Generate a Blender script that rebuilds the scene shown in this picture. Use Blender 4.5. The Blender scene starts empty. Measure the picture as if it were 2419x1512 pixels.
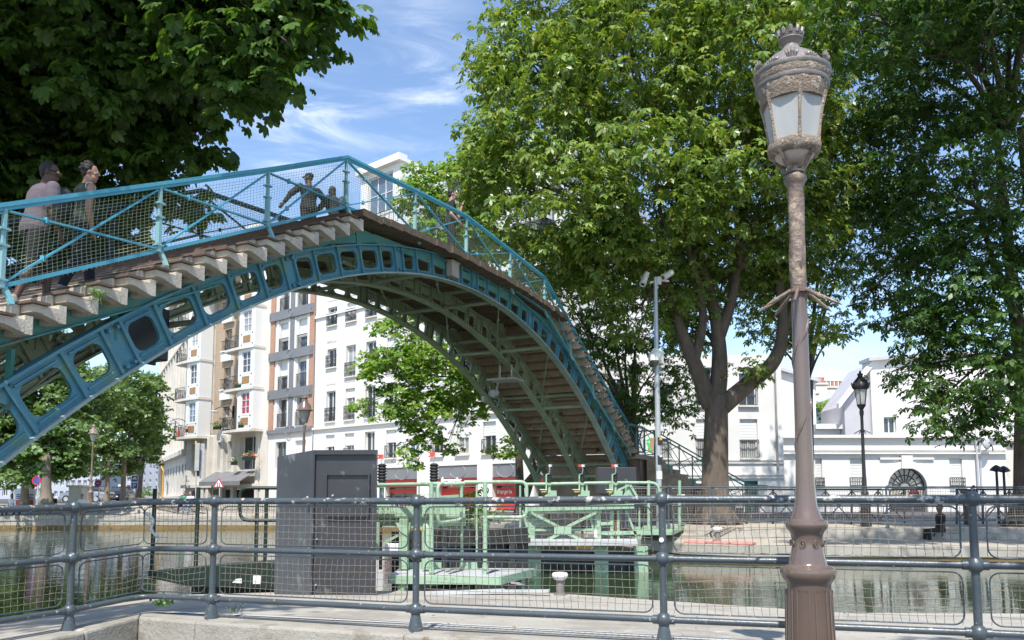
import bpy, math, random
import numpy as np
from mathutils import Vector as V, Matrix
random.seed(7); RNG = np.random.default_rng(11)
SC = bpy.context.scene; COL = SC.collection
H = 1.6                                   # camera height above the water
F = 1950.; W0 = 2419.
PT = math.atan(F/20900); V0 = 1181-F*math.tan(PT)
CP, SP = math.cos(PT), math.sin(PT)
R = math.radians

def ray(u, v):
    x = (u-1209.5)/F; y = -(v-V0)/F
    return V((x, CP-y*SP, SP+y*CP))
def at_y(u, v, Y): d = ray(u, v); d = d*(Y/d.y); return V((d.x, d.y, d.z+H))
def at_z(u, v, Z): d = ray(u, v); d = d*((Z-H)/d.z); return V((d.x, d.y, Z))
def at_x0(u, Y, Z):                         # the point above/below pixel column u at depth Y, height Z
    return V(((u-1209.5)/F*(Y*CP+(Z-H)*SP), Y, Z))

# ------------------------------------------------------------------ materials
def _n(nt, t, **k):
    n = nt.nodes.new(t)
    for a, b in k.items():
        if a == 'inp':
            for i, x in b.items(): n.inputs[i].default_value = x
        else: setattr(n, a, b)
    return n
def c4(c): return (c[0], c[1], c[2], 1)
def mat(name, c, r=.6, c2=None, ns=3., det=6., bump=0., bs=40., metal=0., spec=.5, wear=None, stretch=None, streak=None, coat=0.):
    m = bpy.data.materials.new(name); m.use_nodes = True; nt = m.node_tree; L = nt.links.new
    b = nt.nodes['Principled BSDF']; b.inputs['Roughness'].default_value = r
    b.inputs['Metallic'].default_value = metal; b.inputs['Specular IOR Level'].default_value = spec
    b.inputs['Coat Weight'].default_value = coat
    tc = _n(nt, 'ShaderNodeTexCoord'); src = tc.outputs['Object']
    if stretch:
        mp = _n(nt, 'ShaderNodeMapping'); mp.inputs['Scale'].default_value = stretch; L(src, mp.inputs[0]); src = mp.outputs[0]
    if c2 is None: c2 = tuple(x*.75 for x in c)
    n1 = _n(nt, 'ShaderNodeTexNoise', inp={'Scale': ns, 'Detail': det, 'Roughness': .6}); L(src, n1.inputs['Vector'])
    rp = _n(nt, 'ShaderNodeValToRGB'); rp.color_ramp.elements[0].position = .35; rp.color_ramp.elements[1].position = .68
    rp.color_ramp.elements[0].color = c4(c); rp.color_ramp.elements[1].color = c4(c2); L(n1.outputs[0], rp.inputs[0])
    out = rp.outputs[0]
    for wr in ([wear] if wear and not isinstance(wear, list) else wear or []):
        wc, wsc, th = wr[:3]
        n2 = _n(nt, 'ShaderNodeTexNoise', inp={'Scale': wsc, 'Detail': 8., 'Roughness': .65})
        if len(wr) > 3:
            mp2 = _n(nt, 'ShaderNodeMapping'); mp2.inputs['Scale'].default_value = wr[3]; L(tc.outputs['Object'], mp2.inputs[0]); L(mp2.outputs[0], n2.inputs['Vector'])
        else: L(src, n2.inputs['Vector'])
        mr = _n(nt, 'ShaderNodeMapRange', inp={1: th, 2: th+.06}); L(n2.outputs[0], mr.inputs[0])
        mx = _n(nt, 'ShaderNodeMix', data_type='RGBA'); L(mr.outputs[0], mx.inputs['Factor']); L(out, mx.inputs['A']); mx.inputs['B'].default_value = c4(wc)
        out = mx.outputs['Result']
    L(out, b.inputs['Base Color'])
    if bump:
        n3 = _n(nt, 'ShaderNodeTexNoise', inp={'Scale': bs, 'Detail': 5., 'Roughness': .6}); L(src, n3.inputs['Vector'])
        bp = _n(nt, 'ShaderNodeBump', inp={'Strength': min(1., bump), 'Distance': .02}); L(n3.outputs[0], bp.inputs['Height']); L(bp.outputs[0], b.inputs['Normal'])
    return m
def glassmat(name, c, r=.08, alpha=1.):
    m = mat(name, c, r, c2=tuple(x*.6 for x in c), ns=.6); m.node_tree.nodes['Principled BSDF'].inputs['Specular IOR Level'].default_value = .8
    return m

# ------------------------------------------------------------------ mesh collector
class MB:
    def __init__(s): s.v = []; s.f = []; s.m = []; s.k = 0
    def add(s, vs, fs):
        o = len(s.v); s.v += [tuple(x) for x in vs]; s.f += [tuple(i+o for i in f) for f in fs]; s.m += [s.k]*len(fs); return s
    def hexa(s, p):   # 8 pts: bottom 0-3 ccw, top 4-7
        return s.add(p, [(3,2,1,0),(4,5,6,7),(0,1,5,4),(1,2,6,5),(2,3,7,6),(3,0,4,7)])
    def box(s, a, b):
        x0,y0,z0 = a; x1,y1,z1 = b
        return s.hexa([(x0,y0,z0),(x1,y0,z0),(x1,y1,z0),(x0,y1,z0),(x0,y0,z1),(x1,y0,z1),(x1,y1,z1),(x0,y1,z1)])
    def obox(s, o, a, b, c):   # origin corner, three edge vectors (a x b ~ c)
        o, a, b, c = V(o), V(a), V(b), V(c)
        return s.hexa([o, o+a, o+a+b, o+b, o+c, o+a+c, o+a+b+c, o+b+c])
    def bar(s, p, q, w, h, up=(0,0,1)):
        p, q = V(p), V(q); d = (q-p).normalized(); sd = d.cross(V(up))
        if sd.length < 1e-4: sd = d.cross(V((1,0,0)))
        sd.normalize(); u2 = sd.cross(d).normalized(); a = sd*w/2; b = u2*h/2
        return s.hexa([p-a-b, p+a-b, p+a+b, p-a+b, q-a-b, q+a-b, q+a+b, q-a+b])
    def tube(s, pts, r, n=8, cap=True, flat=1.):
        pts = [V(p) for p in pts]; N = len(pts)
        rs = [r]*N if isinstance(r, (int, float)) else list(r)
        t0 = (pts[1]-pts[0]).normalized(); ref = V((0,0,1)) if abs(t0.z) < .9 else V((1,0,0))
        a = t0.cross(ref).normalized(); vs = []
        for i in range(N):
            t = (pts[min(i+1,N-1)]-pts[max(i-1,0)])
            t = t.normalized() if t.length > 1e-9 else t0
            a = (a - t*a.dot(t)); a = a.normalized() if a.length > 1e-6 else t.orthogonal().normalized()
            b = t.cross(a)
            for k in range(n):
                th = 2*math.pi*k/n; vs.append(pts[i] + (a*math.cos(th)*flat + b*math.sin(th))*rs[i])
        fs = [(i*n+k, i*n+(k+1)%n, (i+1)*n+(k+1)%n, (i+1)*n+k) for i in range(N-1) for k in range(n)]
        if cap: fs += [tuple(range(n-1,-1,-1)), tuple((N-1)*n+k for k in range(n))]
        return s.add(vs, fs)
    def lathe(s, prof, c, n=24, wob=None):
        c = V(c); vs = []; N = len(prof)
        for r, z in prof:
            for k in range(n):
                th = 2*math.pi*k/n; rr = r*(wob(th, z) if wob else 1); vs.append(c+V((rr*math.cos(th), rr*math.sin(th), z)))
        fs = [(i*n+k, i*n+(k+1)%n, (i+1)*n+(k+1)%n, (i+1)*n+k) for i in range(N-1) for k in range(n)]
        fs += [tuple(range(n-1,-1,-1)), tuple((N-1)*n+k for k in range(n))]
        return s.add(vs, fs)
    def ball(s, c, r, nu=14, nv=9, sc=(1,1,1), rot=None):
        c = V(c); vs = []; fs = []
        for i in range(nv+1):
            ph = math.pi*i/nv
            for k in range(nu):
                th = 2*math.pi*k/nu; p = V((math.sin(ph)*math.cos(th)*sc[0], math.sin(ph)*math.sin(th)*sc[1], math.cos(ph)*sc[2]))*r
                if rot is not None: p = rot @ p
                vs.append(c+p)
        for i in range(nv):
            for k in range(nu): fs.append((i*nu+k, (i+1)*nu+k, (i+1)*nu+(k+1)%nu, i*nu+(k+1)%nu))
        return s.add(vs, fs)
    def prism(s, poly, ext):   # 3-D polygon extruded by ext
        e = V(ext); p = [V(q) for q in poly]; n = len(p)
        return s.add(p+[q+e for q in p], [tuple(range(n-1,-1,-1)), tuple(range(n,2*n))] + [(i,(i+1)%n,n+(i+1)%n,n+i) for i in range(n)])
    def quad(s, *p): return s.add(p, [tuple(range(len(p)))])
    def build(s, name, mats, parent=None, smooth=False, bevel=0., sub=None):
        me = bpy.data.meshes.new(name); mats = mats if isinstance(mats, (list, tuple)) else [mats]
        vs = np.array(s.v, dtype=float).reshape(-1, 3); org = V((0,0,0))
        if parent is None and len(vs):
            lo, hi = vs.min(0), vs.max(0); org = V(((lo[0]+hi[0])/2, (lo[1]+hi[1])/2, lo[2])); vs = vs-np.array(org)
        me.from_pydata(vs.tolist(), [], s.f)
        for m in mats: me.materials.append(m)
        if len(mats) > 1: me.polygons.foreach_set('material_index', s.m)
        if smooth is True: me.polygons.foreach_set('use_smooth', [True]*len(s.f))
        me.update(); o = bpy.data.objects.new(name, me); COL.objects.link(o)
        if isinstance(smooth, float):
            me.polygons.foreach_set('use_smooth', [True]*len(s.f)); me.set_sharp_from_angle(angle=R(smooth))
        o.location = org
        if parent is not None: put(o, parent)
        if bevel:
            b = o.modifiers.new('bev', 'BEVEL'); b.width = bevel; b.segments = 2; b.limit_method = 'ANGLE'; b.harden_normals = False
        return o
def put(o, parent):
    o.parent = parent
    w = Matrix.Identity(4); q = parent
    chain = []
    while q is not None: chain.append(q); q = q.parent
    M = Matrix.Identity(4)
    for q in reversed(chain): M = M @ (q.matrix_parent_inverse if q.parent else Matrix.Identity(4)) @ q.matrix_basis
    o.matrix_parent_inverse = M.inverted()
def thing(name, label, cat, loc=(0,0,0), group=None, kind=None):
    o = bpy.data.objects.new(name, None); o.empty_display_size = .2; COL.objects.link(o); o.location = loc
    return tag(o, label, cat, group, kind)
def tag(o, label, cat, group=None, kind=None):
    o['label'] = label; o['category'] = cat
    if group: o['group'] = group
    if kind: o['kind'] = kind
    return o
def struct(name, mb, m, label=None, **k):
    o = mb.build(name, m, **k); o['kind'] = 'structure'
    return o
def dup(o, parent=None):
    c = o.copy(); COL.objects.link(c)
    if parent is not None: c.parent = parent
    for ch in list(o.children): dup(ch, c)
    return c
def lerp(a, b, t): return a+(b-a)*t
def curve_pts(P, n):   # catmull-rom through points
    P = [V(p) for p in P]; out = []
    Q = [P[0]*2-P[1]] + P + [P[-1]*2-P[-2]]
    for i in range(1, len(Q)-2):
        a, b, c, d = Q[i-1], Q[i], Q[i+1], Q[i+2]
        for k in range(n):
            t = k/n; out.append(.5*((2*b)+(c-a)*t+(2*a-5*b+4*c-d)*t*t+(3*b-a-3*c+d)*t**3))
    return out+[P[-1]]

# ------------------------------------------------------------------ camera, sun, sky
cam = bpy.data.cameras.new('camera'); co = bpy.data.objects.new('camera', cam); COL.objects.link(co)
co.location = (0, 0, H); co.rotation_euler = (math.pi/2+PT, 0, 0)
cam.sensor_width = 36; cam.lens = 36*F/W0; cam.shift_x = 0; cam.shift_y = (V0-756)/W0
cam.clip_start = .05; cam.clip_end = 3000
SC.camera = co
SUN = V((-.16*.53, -.987*.53, .848)).normalized()
sl = bpy.data.lights.new('sun', 'SUN'); sl.energy = 3.7; sl.angle = R(.53); sl.color = (1, .955, .88)
so = bpy.data.objects.new('sun', sl); COL.objects.link(so); so.location = (0,-20,60); so.rotation_euler = (-SUN).to_track_quat('-Z', 'Y').to_euler()
def make_world():
    w = bpy.data.worlds.new('World'); SC.world = w; w.use_nodes = True; nt = w.node_tree; L = nt.links.new
    bg = nt.nodes['Background']; bg.inputs[1].default_value = .15
    sk = _n(nt, 'ShaderNodeTexSky', sky_type='NISHITA'); sk.sun_disc = False
    sk.sun_elevation = math.asin(SUN.z); sk.sun_rotation = math.atan2(SUN.x, SUN.y); sk.air_density = 1.; sk.dust_density = .4; sk.ozone_density = 2.5
    tc = _n(nt, 'ShaderNodeTexCoord')
    # thin cirrus: stretched noise, thick only round a few directions of the sky
    tot = None
    for (u, v, wd, st) in ((715, 285, .10, .85), (1050, 235, .10, .55), (985, 35, .09, .22), (640, 235, .09, .4), (1975, 890, .12, .5), (900, 330, .1, .25)):
        d = ray(u, v).normalized()
        dt = _n(nt, 'ShaderNodeVectorMath', operation='DISTANCE'); L(tc.outputs['Generated'], dt.inputs[0]); dt.inputs[1].default_value = d
        mr = _n(nt, 'ShaderNodeMapRange', interpolation_type='SMOOTHSTEP', inp={1: 0., 2: wd, 3: st, 4: 0.}); L(dt.outputs['Value'], mr.inputs[0])
        if tot is None: tot = mr.outputs[0]
        else:
            ad = _n(nt, 'ShaderNodeMath', operation='ADD'); L(tot, ad.inputs[0]); L(mr.outputs[0], ad.inputs[1]); tot = ad.outputs[0]
    mp = _n(nt, 'ShaderNodeMapping'); mp.inputs['Rotation'].default_value = (0, R(-28), 0); mp.inputs['Scale'].default_value = (3.2, 4, 15); L(tc.outputs['Generated'], mp.inputs[0])
    nz = _n(nt, 'ShaderNodeTexNoise', inp={'Scale': 1.7, 'Detail': 9., 'Roughness': .62, 'Distortion': .7}); L(mp.outputs[0], nz.inputs['Vector'])
    m2 = _n(nt, 'ShaderNodeMapRange', interpolation_type='SMOOTHSTEP', inp={1: .40, 2: .78}); L(nz.outputs[0], m2.inputs[0])
    ad = _n(nt, 'ShaderNodeMath', operation='ADD', inp={1: .05}); L(tot, ad.inputs[0])
    mu = _n(nt, 'ShaderNodeMath', operation='MULTIPLY', use_clamp=True); L(ad.outputs[0], mu.inputs[0]); L(m2.outputs[0], mu.inputs[1])
    mx = _n(nt, 'ShaderNodeMix', data_type='RGBA'); L(mu.outputs[0], mx.inputs['Factor']); L(sk.outputs[0], mx.inputs['A']); mx.inputs['B'].default_value = (5.6, 5.9, 6.3, 1)
    L(mx.outputs['Result'], bg.inputs[0])
make_world()
SC.view_settings.view_transform = 'Standard'; SC.view_settings.look = 'None'; SC.view_settings.gamma = 1; SC.view_settings.exposure = .80
try: SC.cycles.max_bounces = 6; SC.cycles.transparent_max_bounces = 8; SC.cycles.use_denoising = True
except Exception: pass

# ------------------------------------------------------------------ shared materials
MT = dict(
 blue=mat('bridge_blue_paint', (.05,.185,.26), .5, (.10,.26,.31), 1.6, bump=.3, bs=25, wear=[((.12,.25,.20), 2.3, .54), ((.22,.115,.06), 4.5, .655), ((.30,.36,.33), 12., .69)]),
 bluelt=mat('railing_blue_paint', (.07,.31,.43), .4, (.10,.38,.48), 2., bump=.2, bs=30, wear=[((.28,.40,.36), 3.5, .62), ((.24,.12,.07), 9., .70)]),
 teal=mat('stringer_green_paint', (.055,.20,.17), .5, (.09,.27,.24), 2., bump=.3, bs=25, wear=[((.20,.09,.05), 3.5, .58)]),
 pale=mat('post_pale_paint', (.30,.45,.42), .45, (.16,.40,.46), 1.2, bump=.2, bs=30, wear=[((.26,.15,.08), 8., .70)]),
 under=mat('underside_green_paint', (.34,.40,.28), .6, (.24,.29,.20), 3., bump=.3, wear=[((.16,.10,.06), 5., .64)]),
 concrete=mat('weathered_step_concrete', (.60,.53,.44), .9, (.44,.38,.31), 5., bump=.7, bs=35, wear=[((.20,.16,.12), 6., .66), ((.10,.12,.05), 3., .72)]),
 timber=mat('old_step_timber', (.17,.115,.085), .85, (.10,.07,.055), 6., bump=.5, bs=60, stretch=(1,1,4)),
 riser=mat('stained_riser_concrete', (.42,.33,.25), .9, (.29,.22,.165), 4., bump=.5, bs=30, wear=[((.11,.08,.06), 2.5, .6)]),
 deckwood=mat('dark_deck_timber', (.16,.115,.08), .9, (.09,.065,.048), 5., bump=.6, bs=40),
 wire=mat('parapet_wire', (.50,.52,.32), .5, (.34,.36,.22), 6., wear=((.25,.15,.08), 9., .66)),
 rail=mat('railing_slate_paint', (.056,.070,.080), .34, (.072,.090,.102), 3., bump=.12, bs=60, spec=.6, wear=[((.5,.5,.48), 26., .625), ((.27,.15,.09), 13., .645)]),
 rail_top=mat('railing_slate_worn', (.056,.070,.080), .34, (.072,.090,.102), 3., bump=.15, bs=60, spec=.6, wear=[((.50,.48,.44), 14., .565), ((.24,.14,.09), 17., .62)]),
 rwire=mat('railing_wire_rusty', (.17,.145,.12), .6, (.27,.235,.195), 20., wear=((.30,.13,.06), 18., .60)),
 stone=mat('kerb_stone', (.37,.345,.295), .9, (.29,.265,.225), 3., bump=.6, bs=30, wear=[((.26,.235,.19), 1.6, .54), ((.20,.15,.095), 6., .62), ((.46,.44,.39), 3., .64)]),
 pave=mat('quay_concrete', (.42,.395,.345), .9, (.34,.315,.27), 2., bump=.5, bs=35, wear=[((.30,.275,.235), 1.1, .52), ((.20,.18,.15), 5., .62), ((.52,.5,.45), 2.3, .63)]),
 sand=mat('far_quay_stabilised_sand', (.46,.40,.32), .95, (.38,.33,.27), 1.2, bump=.4, bs=20, wear=((.30,.25,.2), .7, .6)),
 asphalt=mat('street_asphalt', (.10,.10,.10), .9, (.07,.07,.072), .7, bump=.3, bs=30),
 wallst=mat('quay_wall_stone', (.42,.39,.335), .9, (.34,.31,.26), 2., bump=.6, bs=15, wear=[((.22,.19,.14), 1.6, .6, (1,1,.35))]),
 wallwet=mat('quay_wall_waterline', (.25,.155,.05), .8, (.17,.115,.045), 1.5, bump=.5, bs=15, wear=[((.07,.08,.03), 2.2, .58)]),
 cabl=mat('cabinet_dusty_sunlit_side', (.085,.094,.108), .45, (.062,.068,.08), 1.2, bump=.05, wear=[((.19,.205,.22), 2.2, .58), ((.07,.10,.09), 7., .68)]),  # left face: dust and scuffs, base also lightened for the sun on it
 flange=mat('flange_pale_grey_green', (.34,.40,.36), .6, (.20,.30,.31), 2., bump=.3, wear=[((.24,.14,.08), 5., .66)]),
 farpar=mat('far_parapet_shaded_blue', (.018,.045,.08), .5, (.025,.06,.09), 2.),  # far railing stands in shadow; that shade is put into the blue
 lamp=mat('lamp_brown_gloss_paint', (.165,.114,.09), .22, (.135,.092,.072), 2., bump=.10, bs=9, spec=.6, coat=.5, wear=((.42,.38,.33), 30., .76)),
 lampup=mat('lamp_dusty_paint', (.165,.115,.09), .42, (.23,.17,.13), 5., bump=.9, bs=18, wear=[((.36,.27,.19), 10., .53), ((.05,.035,.03), 14., .62)]),
 lampcap=mat('lantern_cap_grey', (.155,.138,.128), .42, (.25,.22,.20), 4., bump=.3, bs=20, wear=((.40,.32,.24), 7., .62)),
 dust=mat('lantern_cobweb_dust', (.37,.295,.225), .95, (.20,.15,.115), 11., bump=.9, bs=70, wear=((.52,.44,.36), 22., .55)),
 black=mat('black_metal', (.022,.023,.025), .45, (.03,.03,.032), 4.),
 cab=mat('cabinet_charcoal', (.036,.037,.041), .42, (.046,.047,.052), 1.4, bump=.05, spec=.5, wear=((.13,.14,.145), 2.6, .60)),
 lockgreen=mat('lock_pale_green_paint', (.34,.48,.33), .45, (.29,.43,.29), 2., bump=.15, wear=[((.22,.31,.19), 3.5, .55), ((.24,.15,.09), 8., .645), ((.10,.12,.08), 12., .655)]),
 deckgrey=mat('walkway_grey_plate', (.52,.53,.53), .5, (.42,.43,.43), 3.),
 dkgreen=mat('dark_green_paint', (.010,.022,.014), .45, (.014,.03,.02), 2.),
 red=mat('signal_red', (.75,.07,.03), .45, (.68,.06,.03)), white=mat('white_paint', (.80,.80,.79), .5, (.76,.76,.75), 2.),
 galv=mat('galvanised_pole', (.52,.54,.56), .4, (.42,.44,.46), 5., metal=.35),
 plastic=mat('camera_white', (.76,.74,.69), .35, (.72,.70,.65)),
 steelgrey=mat('grey_panel', (.42,.43,.42), .5, (.34,.35,.34), 4.),
 bark=mat('chestnut_bark', (.155,.122,.095), .95, (.085,.066,.052), 5., bump=1., bs=22, stretch=(1,1,.3), wear=((.19,.165,.135), 2., .62)),
 bark2=mat('plane_bark', (.25,.205,.16), .95, (.15,.12,.09), 2., bump=.7, bs=14, stretch=(1,1,.4)),
)
# ================================================================== THE FOOTBRIDGE
TH = 1.1161; AX = V((math.cos(TH), math.sin(TH), 0)); TR = V((-math.sin(TH), math.cos(TH), 0)); BC = V((-1.1165, 19.1308, 0))
BW = 3.75                                    # parapet to parapet
def B(s, t, z): return BC + AX*s + TR*t + V((0,0,z))
def bplane(u, v, t=0.):                      # pixel -> (s, z) in a vertical plane along the bridge
    d = ray(u, v); o = V((0,0,H)); P0 = BC+TR*t; k = (P0-o).dot(TR)/d.dot(TR); p = o+d*k
    return (p-BC).dot(AX), p.z
S0 = .8
def arch_low(s): u = s-S0; return H+5.14-.0343*u*u-1.0e-5*u**4
def arch_pt(s, f):                           # f: 0 lower flange .. 1 upper flange
    u = s-S0; g = -.0686*u-4e-5*u**3; n = math.hypot(1, g); d = .50+.0016*u*u
    return s - g/n*d*f*-1*-1, arch_low(s)+d*f/n
SL, SR, RISE = -4.25, 5.95, .21; TL, TRD = .425, .40; NL, NR = 18, 17
def deck_z(s): return H+5.73-.0095*(s-.9)**2      # gently cambered deck
ZTOP = deck_z(SL)
def floor_z(s):
    if s < SL: return ZTOP - RISE*(math.floor((SL-s)/TL)+1) if s > SL-NL*TL else ZTOP-RISE*NL
    if s > SR: return ZTOP - RISE*(math.floor((s-SR)/TRD)+1) if s < SR+NR*TRD else ZTOP-RISE*NR
    return deck_z(s)
def floor_smooth(s):
    if s < SL: return ZTOP - RISE*min(NL, (SL-s)/TL+.5)
    if s > SR: return ZTOP - RISE*min(NR, (s-SR)/TRD+.5)
    return deck_z(s)
bridge = thing('footbridge', 'arched blue iron footbridge with concrete steps rising over the canal', 'footbridge', B(0, BW/2, 0))

def girder(t, mt, nm, thick=.05, flw=.2):
    mb = MB(); SPC = .65; k0, k1 = -19, 19
    def P(s, f, tt): a, z = arch_pt(s, f); return B(a, tt, z)
    def plate(poly, t0=t-thick/2, t1=t+thick/2): mb.prism([P(s, f, t0) for s, f in poly], TR*(t1-t0))
    for k in range(k0, k1):
        a = S0+(k+.5)*SPC-.325; b = a+SPC
        jl = .19 if k % 5 == 0 else .075; jr = .19 if (k+1) % 5 == 0 else .075
        fb, ft = .17, .83; x0, x1 = a+jl, b-jr; rs = .11; rf = .2
        plate([(a,0),(b,0),(b,fb),(a,fb)]); plate([(a,ft),(b,ft),(b,1),(a,1)])
        plate([(a,fb),(x0,fb),(x0,ft),(a,ft)]); plate([(x1,fb),(b,fb),(b,ft),(x1,ft)])
        for cx, cy, sx, sy in ((x0,fb,1,1),(x1,fb,-1,1),(x0,ft,1,-1),(x1,ft,-1,-1)):
            arc = [(cx+sx*rs*(1-math.sin(q)), cy+sy*rf*(1-math.cos(q))) for q in (0,.39,.785,1.18,1.5708)]
            poly = [(cx,cy)]+arc
            plate(poly if sx*sy < 0 else poly[::-1])
        # flanges and raised ribs
        for f0, f1 in ((-.06,0),(1,1.06)): mb.k = 1 if f0 < 0 else 0; plate([(a,f0),(b,f0),(b,f1),(a,f1)], t-flw/2, t+flw/2)
        mb.k = 0
        for rt in ((0,) if k % 5 else (-.13,.13)):
            plate([(a-.02+rt,0),(a+.02+rt,0),(a+.02+rt,1),(a-.02+rt,1)], t-.075, t+.075)
        for f0 in (.10, .86): plate([(x0,f0),(x1,f0),(x1,f0+.04),(x0,f0+.04)], t-.05, t+.05)
        if k % 5 == 0:
            for f in (.1, .9):
                for q in (-.06,.06): mb.tube([P(a+q,f,t-.11),P(a+q,f,t+.11)], .028, 6)
    return mb.build(nm, [mt, MT['flange'] if t < 1 else MT['under']], bridge)
GT = (.22, BW/2, BW-.22)
girder(GT[0], MT['blue'], 'arch_girder'); girder(GT[1], MT['under'], 'arch_girder'); girder(GT[2], MT['under'], 'arch_girder')
# stringers carrying the stairs and the deck
for i, t in enumerate(GT):
    mb = MB()
    for s0, s1, za, zb in ((SL-NL*TL, SL-3.2, ZTOP-RISE*NL-.30, None), (SR+3.0, SR+NR*TRD, None, ZTOP-RISE*NR-.30)):
        za = za if za is not None else floor_smooth(s0)-.36; zb = zb if zb is not None else floor_smooth(s1)-.36
        n = 8
        for k in range(n):
            a, b = k/n, (k+1)/n; sa, sb = lerp(s0,s1,a), lerp(s0,s1,b); z0, z1 = lerp(za,zb,a), lerp(za,zb,b)
            mb.prism([B(sa,t-.03,z0-.12), B(sb,t-.03,z1-.12), B(sb,t-.03,z1+.12), B(sa,t-.03,z0+.12)], TR*.06)
            for dz in (-.14, .12): mb.prism([B(sa,t-.09,z0+dz), B(sb,t-.09,z1+dz), B(sb,t-.09,z1+dz+.025), B(sa,t-.09,z0+dz+.025)], TR*.18)
    # beam under the deck and its struts down to the arch
    n = 12
    for k in range(n):
        sa, sb = lerp(SL-3.2, SR+3.0, k/n), lerp(SL-3.2, SR+3.0, (k+1)/n); z0, z1 = floor_smooth(sa)-.33, floor_smooth(sb)-.33
        mb.prism([B(sa,t-.03,z0-.07), B(sb,t-.03,z1-.07), B(sb,t-.03,z1+.1), B(sa,t-.03,z0+.1)], TR*.06)
    for s in (SL+.35, SR-.35):
        mb.prism([B(s-.05,t-.05,arch_pt(s,1)[1]), B(s+.05,t-.05,arch_pt(s,1)[1]), B(s+.12,t-.05,deck_z(s)-.14), B(s-.12,t-.05,deck_z(s)-.14)], TR*.1)
        mb.prism([B(s-.5,t-.02,deck_z(s)-.2), B(s+.5,t-.02,deck_z(s)-.2), B(s+.06,t-.02,deck_z(s)-.55), B(s-.06,t-.02,deck_z(s)-.55)], TR*.04)
    for s in (-10.6, -9.2, 11.0, 9.9): mb.bar(B(s,t,arch_pt(s,1)[1]), B(s,t,floor_smooth(s)-.45), .07, .07)
    mb.build('stringer', MT['teal' if i == 0 else 'under'], bridge)
# cross beams, ties and sway rods under the deck
for k in range(-18, 19, 5):
    s = S0+k*.65; mb = MB()
    for f, r in ((.12,.055), (.95,.06)):
        a, z = arch_pt(s, f); mb.tube([B(a,GT[0]+.1,z), B(a,BW/2,z), B(a,GT[2]-.1,z)], [r*.8, r*1.15, r*.8], 8)
        for t, u0, u1 in ((GT[0],.02,.16),(GT[1],-.16,.16),(GT[2],-.16,-.02)): mb.tube([B(a,t+u0,z), B(a,t+u1,z)], r*1.7, 8)
    mb.build('cross_beam', MT['under'], bridge, smooth=40.)
for k in range(-18, 14, 5):
    mb = MB(); sa, sb = S0+k*.65+.3, S0+(k+5)*.65-.3
    for t0, t1 in ((GT[0], GT[1]), (GT[1], GT[2])):
        a, za = arch_pt(sa, .5); b, zb = arch_pt(sb, .5)
        mb.tube([B(a,t0+.1,za), B(b,t1-.1,zb)], .018, 6); m_ = (B(a,t0+.1,za)+B(b,t1-.1,zb))/2
        d_ = (B(b,t1,zb)-B(a,t0,za)).normalized(); mb.tube([m_-d_*.12, m_+d_*.12], .035, 8)
    mb.build('tie_rod', MT['under'], bridge)
# steps: an L of concrete with a timber nosing
t0, t1 = -.17, BW+.17
def step(sa, sb, z, up):     # up=+1 the flight climbs towards +s
    mb = MB(); rs = random.uniform
    e0, e1 = t0-rs(0,.03), t1+rs(0,.03)
    hi0, hi1 = (sb-.085, sb+.012) if up > 0 else (sa-.012, sa+.085)
    def bx(a, b, c, d, k, u0=e0, u1=e1): mb.k = k; mb.obox(B(a,u0,c), AX*(b-a), TR*(u1-u0), V((0,0,d-c)))
    bx(sa+.004 if up > 0 else sa+.086, sb-.086 if up > 0 else sb-.004, z-.125, z-.035, 0)
    bx(hi0, hi1, z-.20, z+.02, 0)
    # haunch below the tread, thicker towards the high side
    for tt in (e0, e1-.16):
        a, b = (sa+.10, sb-.09) if up > 0 else (sb-.10, sa+.09)
        mb.prism([B(a,tt,z-.126), B(b,tt,z-.126), B(b,tt,z-.19)], TR*.16)
    nz = (sa-.05, sa+.20) if up > 0 else (sb-.20, sb+.05)
    bx(nz[0], nz[1], z-.030, z, 1, e0-.05, e1+.05)
    r0 = (sb-.06, sb-.015) if up > 0 else (sa+.015, sa+.06)
    bx(r0[0], r0[1], z+.021, z+RISE-.035, 0, e0+.22, e1-.22)
    mb.build('step', [MT['concrete'] if up > 0 else MT['riser'], MT['timber']], bridge)
for k in range(NL): step(SL-(k+1)*TL, SL-k*TL, ZTOP-RISE*(k+1), 1)
for k in range(NR): step(SR+k*TRD, SR+(k+1)*TRD, ZTOP-RISE*(k+1), -1)
mb = MB(); n = 46
for k in range(n):           # transverse deck planks
    a = lerp(SL-.05, SR+.05, k/n); b = lerp(SL-.05, SR+.05, (k+1)/n)-.008; z = deck_z((a+b)/2); e = random.uniform(-.03,.03)
    mb.obox(B(a,t0-.04+e,z-.14+random.uniform(-.01,.01)), AX*(b-a), TR*(t1-t0+.08), V((0,0,.14)))
mb.build('deck', MT['deckwood'], bridge)
# landings and stone abutments
for sgn, sA, nn in ((-1, SL-NL*TL, NL), (1, SR+NR*TRD, NR)):
    z = ZTOP-RISE*(nn+1); a, b = (sA-2.6, sA) if sgn < 0 else (sA, sA+2.6)
    mb = MB(); mb.obox(B(a,-.2,z-.18), AX*(b-a), TR*(BW+.4), V((0,0,.18))); mb.build('landing', MT['riser'], bridge)
    mb = MB(); zz = .3 if sgn < 0 else .7
    c, d = (sA-2.5, sA-1.1) if sgn < 0 else (sA+.35, sA+2.5)
    mb.prism([B(c-.0,-.05,zz-.6), B(d,-.05,zz-.6), B(d,-.05,z-.182), B(c,-.05,z-.182)], TR*(BW+.1)); mb.build('abutment', MT['riser'], bridge, bevel=.02)
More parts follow.
